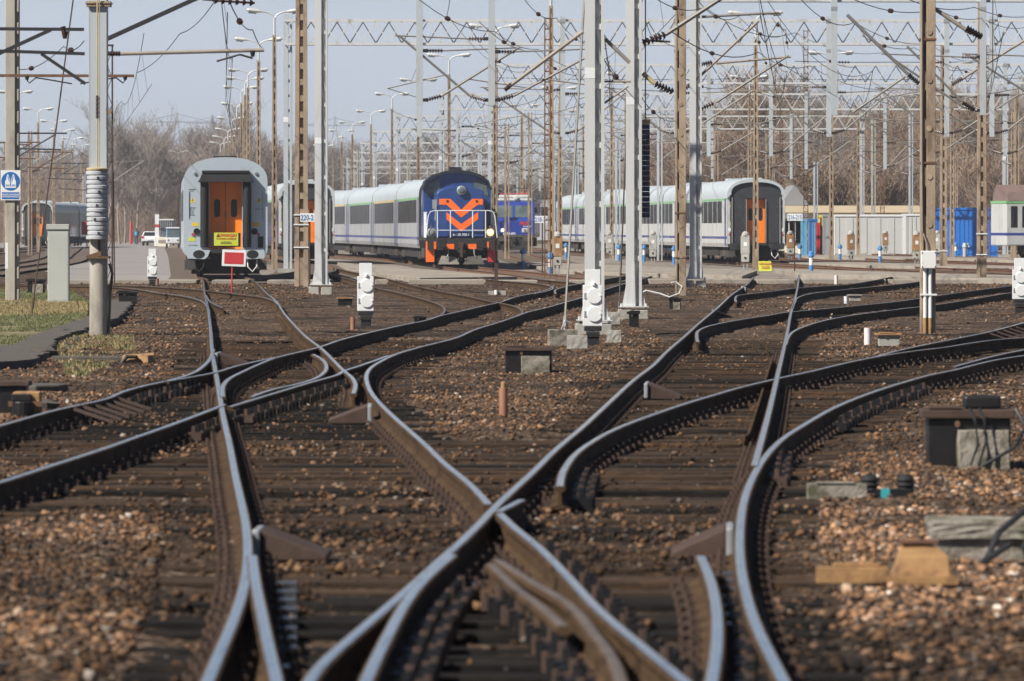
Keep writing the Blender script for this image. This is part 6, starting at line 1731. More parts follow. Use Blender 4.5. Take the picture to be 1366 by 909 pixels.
# ochre bracket in the left middle
t = thing('bracket', 'ochre rusty bracket shell on the ballast left of the first crossing', 'bracket', G(182, 486))
mb = MB(); mb.hexa([(-.22, -.1, 0), (.24, -.1, 0), (.24, .12, 0), (-.22, .12, 0), (-.17, -.05, .12), (.24, -.06, .15), (.24, .1, .15), (-.17, .08, .13)]); part('shell', mb, 'rust_ochre', t, bev=.01)
mb = MB(); mb.path([(-.2, -.12, .0), (-.12, -.13, .1), (0, -.13, .1), (.06, -.12, .0)], .03, 6); mb.bx(.16, .235, -.11, -.1005, .02, .12); part('hook', mb, 'oil_steel', t)
# ochre block and post by left edge
t = thing('point_motor', 'ochre block with a dark cap beside the point machine box at the left edge', 'point machine', G(35, 556))
mb = MB(); mb.bx(-.12, .14, -.1, .15, 0, .24); part('case', mb, 'rust_ochre', t, bev=.015)
mb = MB(); mb.bx(-.13, .06, -.14, .0, .15, .22); mb.lathe([(.1, 0), (.1, .15)], c=(-.02, -.17, 0), n=14); part('cap', mb, 'oil_steel', t, bev=.01)
mb = MB(); mb.bx(-.16, .16, -.125, -.1005, .1, .15); part('clamp', mb, 'rust', t)
# low hydraulic box with teal tag
t = thing('detector_box', 'low dark detector with two round boots and a teal tag on the right ballast', 'detector', G(1160, 662))
mb = MB(); mb.bx(-.42, -.02, -.06, .06, -.02, .085); mb.bx(-.36, -.1, -.07, .05, .087, .095); part('bar', mb, 'mossy', t, bev=.01)
for x in (.0, .24): mb = MB(); mb.lathe([(.045, 0), (.062, .02), (.05, .035), (.064, .055), (.052, .07), (.062, .09), (.045, .12), (.02, .125)], c=(x, 0, .02), n=14); part('boot', mb, 'rubber', t, sm=50)
mb = MB(); mb.bx(.03, .28, -.08, .0, .0, .05); part('case', mb, 'oil_steel', t); mb = MB(); mb.bx(.07, .13, -.09, -.081, -.01, .055); part('teal_tag', mb, 'teal', t)
block(1325, 752, .62, .13, .4, 'weathered concrete plinth at the lower right edge', 'mossy')
mb = MB(); mb.box((0, 0, 0), (.66, .46, .1)); one('plinth_cap', mb, 'mossy', 'worn concrete cap on the plinth at the lower right edge', 'slab', G(1325, 752) + Vector((0, .2, .182))); roughen(bpy.data.objects['plinth_cap'], 5, .007, 3)
mb = MB()
for dx, pts in ((0, [(.1, 0, .34), (-.08, -.1, .2), (-.16, -.1, .02), (-.3, -.15, .0)]), (0, [(.2, 0, .3), (.05, -.12, .12), (.08, -.15, .0), (.3, -.2, -.0)]), (0, [(-.02, -.1, .14), (-.16, -.15, .05), (-.2, -.2, -.01)])): mb.path(pts, .018, 6)
one('root_cable', mb, 'black', 'tangled dark cables at the lower right edge', 'cable', G(1350, 760))
# small boxes
track_box(560, 437, .42, 'small dark terminal box right of the white signal in the middle', blockside=False, lid='oil_steel').scale = (.62, .7, .62)
track_box(900, 413, .4, 'small terminal box on a concrete block at the brown pole foot', lid='oil_steel').scale = (.8, .8, .8)
track_box(845, 437, .3, 'small terminal box in shadow right of the pale mast base', blockside=False, lid='oil_steel').scale = (.8, .8, .9)
track_box(170, 407, .5, 'dark terminal box beside the curved rail behind the weighted mast', blockside=False, lid='oil_steel')
track_box(48, 391, .55, 'dark track box between the leftmost pole and the grey cabinet', lid='oil_steel').scale = (1, 1, 1.2)
track_box(460, 408, .45, 'small ochre lidded box left of the white signal in the middle', lid='brown_panel', blockside=False).scale = (.9, 1, .6)
track_box(1185, 462, .4, 'pale lidded box beside the faded stake in the right island', lid='brown_panel', side='concrete', blockside=False).scale = (1, 1, .62)
track_box(1140, 402, .36, 'pale box beside the short white stake near the far crossing', lid='concrete', side='concrete', blockside=False).scale = (1, 1, .5)
# copper pipe stakes
def stake(x, y, h, r, m, label, cap=None):
    p = G(x, y); t = thing('stake', label, 'stake', p); mb = MB(); mb.tube((0, 0, -.05), (.0, 0, h), r, n=16); part('tube', mb, m, t, sm=40)
    if cap: mb = MB(); mb.lathe([(r * .55, h), (r * .55, h + .05), (r * .2, h + .06)], n=10); part('cap', mb, cap, t)
stake(671.5, 555, .27, .042, 'copper', 'copper coloured pipe stake in the middle island ballast', 'rust_ochre')
stake(470.5, 440, .22, .042, 'copper', 'small copper coloured stake left of the white signal')
stake(1157.5, 460, .26, .055, 'pink_white', 'faded red and white stake in the right island')
stake(1115.5, 379, .28, .06, 'pink_white', 'faded red and white stake near the footpath on the right')
stake(1128.5, 405, .17, .05, 'white', 'short white stake on the far right island')
stake(209.5, 380, .2, .06, 'copper', 'small rusty stake beside the white signal by the road')
stake(766, 366, .16, .06, 'white', 'small white stake on the footpath left of the broad mast')
stake(758, 366, .14, .07, 'concrete', 'small grey stake on the footpath left of the broad mast')
# brown post with white foot in front of the diesel
t = thing('marker_post', 'slim brown post with a small white foot block in front of the diesel', 'post', G(662, 393))
mb = MB(); mb.bx(-.05, .05, -.03, .03, 0, .85); part('post', mb, 'dark_rust', t); mb = MB(); mb.bx(-.22, .26, -.1, .1, -.02, .10); part('foot', mb, 'concrete', t); mb = MB(); mb.tube((0, -.14, 0), (0, -.14, .12), .05, n=10); part('pin', mb, 'pink_white', t)
# red stop sign before the silver coach
p = G(309, 391); t = thing('stop_sign', 'red rectangle sign with a white border on a thin red post before the silver coach', 'sign', p)
k = p.y / F; zz = H - (345 - HZ) * k
mb = MB(); mb.tube((0, 0, 0), (.02, 0, zz), .022, n=8); part('post', mb, 'red', t)
mb = MB(); mb.bx(-.30, .37, -.04, -.022, zz - .22, zz + .235); pn = part('panel', mb, 'white', t, bev=.006); pn.rotation_euler = (0, R(2), 0)
mb = MB(); mb.bx(-.235, .305, -.044, -.0405, zz - .155, zz + .17); part('red_face', mb, 'red', pn)
# grey cabinet
p = G(77.5, 404); k = p.y / F; t = thing('cable_cabinet', 'tall grey metal cabinet standing in the grass at left', 'cabinet', p)
w = 28 * k; h_ = 104 * k
mb = MB(); mb.bx(-w/2, w/2, 0, .35, -.05, h_ - .12); body = part('case', mb, 'cab_grey', t, bev=.012)
mb = MB(); mb.bx(-w/2 - .025, w/2 + .012, -.03, .38, h_ - .118, h_ + .012); part('hood', mb, 'cab_grey', t, bev=.01)
mb = MB(); mb.bx(-w/2 - .02, -w/2 - .002, .1, .2, .3, .45); mb.bx(-w/2 - .02, -w/2 - .002, .1, .2, 1.5, 1.6); part('hinge', mb, 'cab_grey', body)
mb = MB(); mb.bx(-w/2 + .03, w/2 - .03, -.003, .001, .06, h_ - .2); part('door', mb, 'cab_grey', body, bev=.002)
# red white stake far left
p = G(11, 396); t = thing('stake', 'thin red and white stake at the left edge', 'stake', p)
for i in range(5):
    mb = MB(); mb.tube((0, 0, i * .22), (.02, 0, i * .22 + .22), .025, n=8); part('band', mb, 'red' if i % 2 == 0 else 'white', t)
# yellow boards lying by the dark coach
def board(x, y, w, h, label):
    p = G(x, y); t = thing('warning_board', label, 'sign', p); mb = MB(); mb.add([(-w/2, -.01, 0), (w/2, -.01, 0), (w/2, .01, 0), (-w/2, .01, 0), (-w/2 - .02, .08, h), (w/2 - .04, .08, h), (w/2 - .04, .10, h), (-w/2 - .02, .10, h)], [(0, 3, 2, 1), (4, 5, 6, 7), (0, 1, 5, 4), (1, 2, 6, 5), (2, 3, 7, 6), (3, 0, 4, 7)]); pn = part('panel', mb, 'sign_yellow', t)
    text('lettering', 'UWAGA!', .13, 'text_red', pn, (0, .03, h * .74), bold=.003); text('lettering', 'WYSOKIE\nNAPIĘCIE', .08, 'text_red', pn, (0, .0, h * .38), bold=.001)
board(1021, 362, .56, .42, 'yellow warning board with red writing standing on the ground before the dark coach end')

# electric heating pillars and bollards of the far yard
def make_pillar(pm):
    t = thing('service_pillar', None, 'pillar'); 
    mb = MB(); mb.bx(-.1, -.05, -.05, .05, -.05, .38); mb.bx(.05, .1, -.05, .05, -.05, .38); part('foot', mb, 'galv_dark', t)
    mb = MB(); mb.bx(-.17, .17, -.12, .12, .382, .72); part('lower_box', mb, 'post_grey', t, bev=.02)
    mb = MB(); mb.bx(-.19, .19, -.13, .13, .722, 1.5); part('upper_box', mb, pm, t, bev=.02)
    mb = MB(); mb.bx(-.06, .08, -.14, -.131, 1.05, 1.22); part('label_plate', mb, 'white', t)
    mb = MB(); mb.lathe([(.17, 1.502), (.15, 1.6), (.06, 1.68)], n=12); part('cap', mb, 'post_grey', t)
    mb = MB(); mb.lathe([(.05, 0), (.05, -.02)], c=(0, -.121, .56), n=10, axis='y'); part('socket', mb, 'black', t)
    return t
PIL = {}
for x, y, pm, lab in [(743.5, 368, 'brown_panel', 'brown panelled service pillar right of the 218-21 sign'), (813, 350, 'post_grey', 'grey service pillar between the near masts at left'), (871, 353, 'post_grey', 'grey service pillar before the long coach between mast and brown pole'),
        (994.5, 362, 'post_grey', 'pale grey service pillar just left of the lamp pole at the dark coach end'), (1054, 349, 'brown_panel', 'brown service pillar behind the 216-215 sign'), (1078, 342, 'brown_panel', 'brown service pillar beside the red lattice pole'),
        (1135, 352, 'brown_panel', 'service pillar with orange stripes before the white container'), (1181, 342, 'brown_panel', 'brown service pillar at the red lattice pole before the white container'), (1222.5, 356, 'brown_panel', 'brown service pillar just left of the near right pole'), (1250, 346, 'post_grey', 'grey service pillar just right of the near right pole'), (931, 352, 'post_grey', 'grey service pillar half behind the right steel mast')]:
    p = G(x, y)
    if pm not in PIL: PIL[pm] = make_pillar(pm); PIL[pm].location = p; tag(PIL[pm], lab)
    else: dup(PIL[pm], p, random.uniform(-.2, .2), lab)
def make_bollard():
    t = thing('water_bollard', None, 'bollard')
    mb = MB(); mb.tube((0, 0, -.05), (0, 0, .38), .085, n=12); part('lower_tube', mb, 'blue_post', t)
    mb = MB(); mb.tube((0, 0, .381), (0, 0, .68), .08, n=12); part('white_band', mb, 'white', t)
    mb = MB(); mb.lathe([(.10, .681), (.12, .74), (.10, .88), (.04, .93)], n=12); mb.bx(-.15, .15, -.03, .03, .74, .8); part('valve_head', mb, 'blue_post', t)
    return t
BOL = make_bollard(); first = True
for x, y, lab in [(734.5, 370, 'beside the 218-21 sign post'), (698, 360, 'in the shadow under the electric locomotive front'), (825.5, 349, 'just left of the mast with the blue weights'), (859, 350, 'in front of the long coach under the blue weights'), (899, 353, 'left of the wavy brown pole'), (1020, 350, 'behind the yellow board at the dark coach end'),
        (1067, 348, 'right of the 216-215 sign'), (1082, 367, 'nearest the footpath on the right'), (1090, 337, 'at the orange and yellow container end'), (1120.5, 348, 'left of the striped service pillar'), (1174, 352, 'before the white container between the poles'), (1184, 341, 'at the foot of the red lattice pole'), (1275, 343, 'dark headed, before the blue container'), (1315, 349, 'behind the pole before the blue container'), (755, 345, 'far, right of the brown panelled pillar')]:
    lab = 'blue and white water bollard ' + lab
    if first: BOL.location = G(x, y); tag(BOL, lab, None, 'water bollards of the yard'); first = False
    else: dup(BOL, G(x, y), random.uniform(-.5, .5), lab, 'water bollards of the yard')
t = thing('hydrant', 'grey hydrant with a bent spout before the blue container', 'hydrant', G(1287, 346)); mb = MB(); mb.tube((0, 0, 0), (0, 0, .7), .12, n=12); mb.tube((0, 0, .7), (0, 0, .95), .16, .1, n=12); part('body', mb, 'galv_blue', t); mb = MB(); mb.path([(0, 0, .85), (.2, 0, .9), (.25, 0, .7)], .05, 8); part('spout', mb, 'galv_blue', t)
# buffer stop
t = thing('buffer_stop', 'dark timber buffer stop with a cross beam before the blue container', 'buffer stop', G(1309, 336))
mb = MB(); mb.bx(-1.6, 1.6, -.15, .15, .75, 1.1); part('cross_beam', mb, 'sleeper', t)
for s in (-.75, .75): mb = MB(); mb.bx(s - .12, s + .12, -.1, .14, 0, 1.45); mb.beam((s, .1, 1.2), (s, 1.6, 0), .16); mb.beam((s - .5, 0, 0), (s, 0, .7), .1); part('post', mb, 'sleeper', t)

# wooden guard ramps and slanted guard timbers near the rails
def ramp(x, y, sgn, label, L=.55, w=.36, h=.155):
    # wedge: tall edge against the rail, falling to the sleepers on one side
    p = G(x, y); mb = MB()
    mb.hexa([(0, -L/2, -.01), (sgn * w, -L/2, -.01), (sgn * w, L/2, -.01), (0, L/2, -.01), (0, -L/2, h), (sgn * w, -L/2, .02), (sgn * w, L/2, .02), (0, L/2, h)])
    t = thing('guard_ramp', label, 'ramp', p, random.uniform(-.05, .05))
    part('board', mb, 'dark_rust', t, bev=.008)
    mb = MB(); mb.bx(min(-sgn * .045, -sgn * .004), max(-sgn * .045, -sgn * .004), -L/2 - .03, L/2 - .1, 0, h + .005); part('end_plate', mb, 'galv_dark', t, bev=.01)
ramp(352, 742, 1, 'dark rusty guard ramp inside the left rail near the bottom left')
ramp(490, 562, -1, 'brown guard ramp beside the S shaped rail bend', .8)
ramp(866, 530, 1, 'brown guard ramp on the long straight rail', .9, .34)
ramp(953, 424, 1, 'farther brown guard ramp on the long straight rail', 1.2)
ramp(995, 391, 1, 'farthest brown guard ramp near the footpath', 1.4)
ramp(968, 738, -1, 'large rust brown guard ramp left of the wide outer curve', .7, .3)
ramp(294, 486, 1, 'dark guard ramp right of the first rail above the left crossing', 1.0)
def guard_slats(px, n, label):
    (x0, y0), (x1, y1) = px
    a = G(x0, y0); b_ = G(x1, y1); t = thing('slat_guard', label, 'guard', a)
    for i in range(n):
        c = (b_ - a) * (i / (n - 1)); mb = MB()
        mb.hexa([tuple(c + Vector(q)) for q in ((.05, -.09, .12), (.05, .09, .12), (.42, .02, .0), (.42, -.16, .0), (.05, -.09, .145), (.05, .09, .145), (.42, .02, .025), (.42, -.16, .025))]); part('slat', mb, 'dark_rust', t)
guard_slats([(92, 565), (146, 548)], 6, 'row of slanted brown guard slats along the rail at the left edge')
guard_slats([(1316, 456), (1352, 447)], 5, 'row of slanted brown guard slats along the rail at the right edge')

# ------------------------------------------------------------------ containers and buildings
def corr_box(name, x0, x1, yt, yb, d, m, label, dep=2.6, cat='container', step=.28, trim=None):
    k = d / F; X0, X1 = (x0 - 683) * k, (x1 - 683) * k; zt = H - (yt - HZ) * k
    t = thing(name, label, cat, ((X0 + X1) / 2, d, 0)); w = X1 - X0
    mb = MB(); mb.bx(-w/2, w/2, 0, dep, .05, zt - .06); part('wall', mb, m, t)
    mb = MB(); x = -w/2 + .15
    while x < w/2 - .15: mb.box((x, -.013, zt / 2), (step * .5, .03, zt - .3)); x += step
    part('corrugation', mb, m, t)
    mb = MB(); mb.bx(-w/2 - .04, w/2 + .04, -.05, dep + .05, zt - .055, zt + .08); part('top_rail', mb, trim or m, t)
    mb = MB()
    for s in (-1, 1): mb.bx(s * (w/2 - .04) - .07, s * (w/2 - .04) + .07, -.045, -.03, .0, zt - .06)
    part('corner_post', mb, trim or m, t)
    return t
corr_box('container', 1112, 1206, 288, 331, 372, 'box_white', 'long white storage container with a mast shadow on it', trim='white', step=.9)
corr_box('container', 1206.5, 1229, 287, 329, 378, 'box_white', 'second white container left of the near right pole', trim='white')
corr_box('container', 1246, 1330, 279, 332, 360, 'box_blue', 'large blue corrugated container behind the buffer stop')
corr_box('container', 1095.5, 1106, 288, 331, 375, 'box_grey', 'dark grey corrugated container end left of the white container')
corr_box('tool_locker', 1080, 1090, 294, 331, 366, 'cart_blue', 'light blue locker beside the red lattice pole', trim='sign_blue')
corr_box('tool_locker', 1089.5, 1093.5, 299, 331, 362, 'red', 'narrow red locker beside the light blue locker', dep=1)
corr_box('tool_locker', 1093.8, 1096.5, 289, 330, 368, 'yellow', 'narrow yellow and cream locker beside the grey container', dep=1)
corr_box('tool_locker', 1069, 1076, 294, 338, 352, 'cart_blue', 'pale blue locker behind the 216-215 sign', dep=1)
def house(name, x0, x1, yt, d, m, label, dep=12, win=None, roofm='roof_grey', gable=0, shed=0):
    k = d / F; X0, X1 = (x0 - 683) * k, (x1 - 683) * k; zt = H - (yt - HZ) * k; w = X1 - X0
    t = thing(name, label, 'building', ((X0 + X1) / 2, d, 0))
    mb = MB(); mb.bx(-w/2, w/2, 0, dep, -.1, zt); part('wall', mb, m, t)
    mb = MB()
    if gable: mb.prism([(-w/2 - .3, zt + .003), (w/2 + .3, zt + .003), (w/2 - gable * .5, zt + gable), (-w/2 + gable * .5, zt + gable)], -.3, dep + .3)
    else: mb.bx(-w/2 - .2, w/2 + .2, -.25, dep + .25, zt + .003, zt + .35)
    part('roof', mb, roofm, t)
    if win:
        cols, rows, ww, hh, zb, zs = win
        for r in range(rows):
            for c in range(cols):
                x = -w/2 + w * (c + .5) / cols; z = zb + r * zs
                mb = MB(); mb.bx(x - ww/2, x + ww/2, -.05, -.003, z, z + hh); wd = part('window', mb, 'bld_glass', t)
                mb = MB(); mb.bx(x - ww/2 - .08, x + ww/2 + .08, -.12, -.051, z - .1, z - .002); mb.bx(x - .03, x + .03, -.07, -.0505, z, z + hh); part('frame', mb, 'white', wd)
    return t
house('workshop', 1040, 1073, 292, 392, 'cream', 'cream coloured low building behind the 216-215 sign', 14, (4, 1, 1.0, 1.4, .9, 0))
house('workshop', 1030, 1230, 284, 440, 'beige', 'beige workshop with a low tan roof behind the containers', 16, None, 'beige', gable=.55)
t = house('roof_house', 1046, 1074, 274, 450, 'bld_white', 'grey roofed house with white gable above the cream building', 12, None, 'roof_grey', gable=1.6)
house('long_hall', 600, 800, 222, 900, 'bld_white', 'pale long hall in the haze behind the electric locomotive', 30, (14, 2, 6.5, 2.2, 3.0, 3.6))
house('long_hall', 520, 640, 240, 980, 'bld_white', 'pale distant hall above the grey coaches left of the diesel', 30, (10, 2, 5.5, 2, 3, 3.2))
house('apartment_block', 26, 50, 236, 1150, 'cream', 'distant cream apartment block at the far left', 20, (6, 3, 1.6, 1.7, 1.5, 3.2))
house('apartment_block', 72, 98, 240, 1200, 'bld_white', 'distant pale apartment block right of the far left coach', 20, (6, 3, 1.8, 1.7, 1.5, 3.2))
# ------------------------------------------------------------------ vehicles on the road
def wheel(mb, x, y, r, w=.2): mb.lathe([(r * .6, -w/2), (r, -w/2 + .03), (r, w/2 - .03), (r * .6, w/2)], c=(x, y, r), n=16, axis='x')
t = thing('parked_car', 'white hatchback car seen from behind on the road', 'car', W(204, 300, 585) * Vector((1, 1, 0)) if False else Vector(((204 - 683) / F * 585, 585, .012)), R(-6))
mb = MB()
prof = [(-1.95, .35), (-2.0, .75), (-1.95, 1.02), (-1.55, 1.48), (.35, 1.5), (1.0, 1.02), (1.95, .85), (2.0, .5), (1.9, .3)]
n = len(prof)
mb.add([(sx * (.86 if z < 1.1 else .68), y_, z) for sx in (-1, 1) for y_, z in prof], [tuple(range(n)), tuple(range(n, 2*n))[::-1]] + [(i, (i + 1) % n, n + (i + 1) % n, n + i) for i in range(n)])
part('body', mb, 'car_white', t, bev=.08)
mb = MB(); mb.hexa([(-.70, -1.98, 1.05), (.70, -1.98, 1.05), (.70, -1.9, 1.05), (-.70, -1.9, 1.05), (-.58, -1.64, 1.42), (.58, -1.64, 1.42), (.58, -1.56, 1.42), (-.58, -1.56, 1.42)]); part('rear_window', mb, 'glass', t)
mb = MB(); mb.hexa([(-.875, -1.4, 1.06), (-.875, .6, 1.06), (-.80, .6, 1.06), (-.80, -1.4, 1.06), (-.74, -1.1, 1.42), (-.74, .2, 1.42), (-.68, .2, 1.42), (-.68, -1.1, 1.42)]); part('side_window', mb, 'glass', t)
for s in (-1, 1): mb = MB(); mb.bx(s * .72 - .12, s * .72 + .12, -2.03, -1.97, .78, 1.0); part('tail_light', mb, 'red', t)
mb = MB(); mb.bx(-.26, .26, -2.03, -2.0, .6, .72); part('number_plate', mb, 'white', t)
mb = MB(); mb.bx(-.8, .8, -2.04, -1.9, .32, .5); part('bumper', mb, 'black', t)
for y_ in (-1.25, 1.25):
    for s in (-.78, .78): mb = MB(); wheel(mb, s, y_, .32); part('wheel', mb, 'rubber', t)
t = thing('utility_cart', 'small white and blue utility cart with a tall cab on the road', 'cart', Vector(((230.5 - 683) / F * 522, 522, .012)), R(4))
mb = MB(); mb.bx(-.62, .62, -1.1, 1.2, .4, .95); part('body', mb, 'car_white', t, bev=.08)
mb = MB(); mb.bx(-.60, .60, -.7, .9, .953, 1.75); part('cab', mb, 'cart_blue', t, bev=.05)
mb = MB(); mb.bx(-.64, .64, -.8, 1.0, 1.755, 1.9); part('roof', mb, 'car_white', t, bev=.06)
mb = MB(); mb.bx(-.50, .50, -.72, -.703, 1.0, 1.65); part('windscreen', mb, 'cabglass', t)
for s in (-1, 1): mb = MB(); mb.lathe([(.08, 0), (.07, -.03)], c=(s * .42, -1.101, .72), n=12, axis='y'); part('headlight', mb, 'lamp_glass', t)
for y_ in (-.8, .8):
    for s in (-.55, .55): mb = MB(); wheel(mb, s, y_, .26, .18); part('wheel', mb, 'rubber', t)
t = thing('box_trailer', 'dark ribbed box trailer parked behind the utility cart', 'trailer', Vector(((220 - 683) / F * 600, 600, .012)))
mb = MB(); mb.bx(-.85, .85, 0, 4, .7, 2.65); part('box', mb, 'box_grey', t)
mb = MB()
for i in range(9): mb.bx(-.8 + i * .19, -.72 + i * .19, -.03, -.003, .75, 2.6)
part('rib', mb, 'black', t)
mb = MB(); mb.bx(-.92, .92, -.05, 4.05, 2.653, 2.78); part('top_frame', mb, 'white', t)
for s in (-.75, .75): mb = MB(); wheel(mb, s, 2.5, .4); part('wheel', mb, 'rubber', t)
t = thing('road_barrier', 'white barrier block with a red top beside the white car', 'barrier', Vector(((209.5 - 683) / F * 570, 570, .012)))
mb = MB(); mb.bx(-.28, .28, -.2, .2, 0, 1.0); part('block', mb, 'white', t, bev=.03); mb = MB(); mb.bx(-.2, .2, -.1, .1, 1.0, 3.2); part('post', mb, 'white', t); mb = MB(); mb.bx(-.21, .21, -.11, .11, 1.9, 2.2); part('red_band', mb, 'red', t)
t = thing('pallet_stack', 'pale stacked crates left of the utility cart', 'crates', Vector(((219 - 683) / F * 560, 560, .012)))
for i in range(3): mb = MB(); mb.bx(-.55, .55, -.4, .4, i * .32, i * .32 + .30); part('crate', mb, 'cream' if i != 1 else 'concrete_lt', t, bev=.02)
t = thing('person', 'distant person in dark clothes walking at the road end', 'person', Vector(((182 - 683) / F * 640, 640, .012)))
mb = MB()
mb.lathe([(.06, .0), (.075, .1), (.07, .45), (.09, .85)], c=(-.09, 0, 0), n=8); mb.lathe([(.06, .0), (.075, .1), (.07, .45), (.09, .85)], c=(.09, .08, 0), n=8)
mb.lathe([(.17, .82), (.19, 1.0), (.22, 1.3), (.2, 1.45), (.07, 1.52), (.07, 1.58), (.1, 1.65), (.1, 1.75), (.04, 1.82)], c=(0, .04, 0), n=10)
for s in (-1, 1): mb.tube((s * .23, .04, 1.42), (s * .27, .0, 1.1), .055, .045, n=6); mb.tube((s * .27, 0, 1.1), (s * .26, -.1, .82), .045, .035, n=6)
part('body', mb, 'coach_navy', t)
mb = MB(); mb.lathe([(.2, 1.0), (.232, 1.28), (.21, 1.4)], c=(0, .04, 0), n=10); part('vest', mb, 'cart_blue', t)
for i, (x, c) in enumerate(((175, 'orange'), (116, 'red'))):
    p = Vector(((x - 683) / F * (650 if i == 0 else 520), 650 if i == 0 else 520, .012))
    if i == 0: mb = MB(); mb.tube((0, 0, 0), (0, 0, 2.6), .13, n=10); one('orange_post', mb, 'red', 'distant reddish post at the road end', 'post', p)
    else: mb = MB(); mb.bx(-.5, .5, -.2, .2, 1.2, 2.4); mb.bx(-.05, .05, -.05, .05, 0, 1.2); one('red_panel', mb, 'red', 'small red panel right of the grey cabinet far off', 'sign', p)

# far power pylons
def pylon(x, yt, d, label):
    k = d / F; t = thing('power_pylon', label, 'pylon', ((x - 683) * k, d, 0)); hh = H - (yt - HZ) * k; mb = MB()
    for s in (-1, 1):
        for q in (-1, 1): mb.beam((s * 3, q * 3, 0), (s * .6, q * .6, hh * .85), .32); mb.beam((s * .6, q * .6, hh * .85), (0, 0, hh), .25)
    z = 2; sg = 1
    while z < hh * .85: w = 3 - 2.4 * z / (hh * .85); mb.beam((-sg * w, -w, z), (sg * w, -w, min(z + 4, hh * .85)), .18); z += 4; sg = -sg
    part('tower', mb, 'pylon', t)
    mb = MB()
    for zz, ww in ((hh * .92, 9), (hh * .66, 12)): mb.beam((-ww, 0, zz), (ww, 0, zz), .3); mb.beam((-ww, 0, zz), (0, 0, zz + 2.2), .18); mb.beam((ww, 0, zz), (0, 0, zz + 2.2), .18)
    part('cross_arm', mb, 'pylon', t)
pylon(236, 150, 1500, 'far power pylon above the trees left of the silver coach'); pylon(447, 155, 1700, 'far power pylon above the dark coach'); pylon(283, 152, 1900, 'fainter far power pylon behind the lamp row')
# ------------------------------------------------------------------ bare trees
def tree_mesh(seed, h, spread, levels, m, twig=.022, upright=.5, dens=1.0, bushy=False):
    rd = random.Random(seed); vs, fs = [], []
    tv, tf = [], []
    def seg(V, Fs, p, q, r0, r1, n):
        t = (q - p); L = t.length
        if L < 1e-5: return
        t.normalize(); up = Vector((0, 0, 1)) if abs(t.z) < .9 else Vector((1, 0, 0)); a = t.cross(up).normalized(); b_ = t.cross(a)
        o = len(V)
        for c, r in ((p, r0), (q, r1)):
            for i in range(n):
                g = 6.2832 * i / n; V.append(tuple(c + a * (math.cos(g) * r) + b_ * (math.sin(g) * r)))
        for i in range(n): Fs.append((o + i, o + (i + 1) % n, o + n + (i + 1) % n, o + n + i))
    def grow(p, d, L, r, lv):
        k = 4 if lv > 1 else 3; q = p; dd = d
        for i in range(k):
            dd = (dd + Vector((rd.uniform(-1, 1), rd.uniform(-1, 1), rd.uniform(-.5, 1) * upright)) * (.13 if lv == levels else .22)).normalized()
            nq = q + dd * (L / k); r0 = r * (1 - .55 * i / k); r1 = r * (1 - .55 * (i + 1) / k)
            big = lv >= levels - 1
            seg(vs if big else tv, fs if big else tf, q, nq, max(r0, twig * .5), max(r1, twig * .4), 6 if lv == levels else (5 if big else 3))
            q = nq
            if lv > 0 and (i > 0 or bushy or lv < levels):
                nb = {levels: 3, 0: 0}.get(lv, 2)
                if lv == 1: nb = 3
                for _ in range(max(1, int(nb * dens + rd.random() * .7))):
                    az = rd.uniform(0, 6.283); out = Vector((math.cos(az), math.sin(az), 0)) * spread + Vector((0, 0, rd.uniform(.25, .9)))
                    nd = (dd * .55 + out.normalized() * .75).normalized()
                    grow(q, nd, L * rd.uniform(.42, .68), max(r1 * rd.uniform(.45, .62), twig * .5), lv - 1)
    if bushy:
        for _ in range(7):
            az = rd.uniform(0, 6.283); grow(Vector((rd.uniform(-.6, .6), rd.uniform(-.6, .6), 0)), Vector((math.cos(az) * .35, math.sin(az) * .35, 1)).normalized(), h * rd.uniform(.5, .75), .05, levels)
    else:
        grow(Vector((0, 0, -.3)), Vector((0, 0, 1)), h * .68, h * .0145, levels)
    a = bpy.data.meshes.new('limbs'); a.from_pydata(vs, [], fs); a.materials.append(M[m])
    c = bpy.data.meshes.new('twigs'); c.from_pydata(tv, [], tf); c.materials.append(M[m])
    return a, c
PROTO = {}
def proto(key):
    if key not in PROTO:
        kind, m, i = key
        PROTO[key] = tree_mesh(100 + i * 7 + hash(kind) % 3 * 0, {'tall': 15, 'round': 12, 'bush': 6}[kind], {'tall': .8, 'round': 1.15, 'bush': .9}[kind], 4 if kind != 'bush' else 3, m, .035, .6 if kind == 'tall' else .35, 1.0, kind == 'bush')
    return PROTO[key]
def tree(x, d, yt, kind, m, i, label, group, name='bare_tree'):
    a, c = proto((kind, m, i))
    base = {'tall': 15, 'round': 12, 'bush': 6}[kind]
    k = d / F; hh = H - (yt - HZ) * k
    t = thing(name, label, 'tree' if kind != 'bush' else 'shrub', ((x - 683) * k, d, -.05), random.uniform(0, 6.28), group)
    top = max(v.co.z for v in c.vertices) if ('z', kind, m, i) not in PROTO else PROTO[('z', kind, m, i)]
    PROTO[('z', kind, m, i)] = top
    s = hh / top; sx = s * random.uniform(.9, 1.15)
    for nm, me in (('trunk', a), ('crown', c)): o = link(nm, me, t); o.scale = (sx, sx, s)
    return t
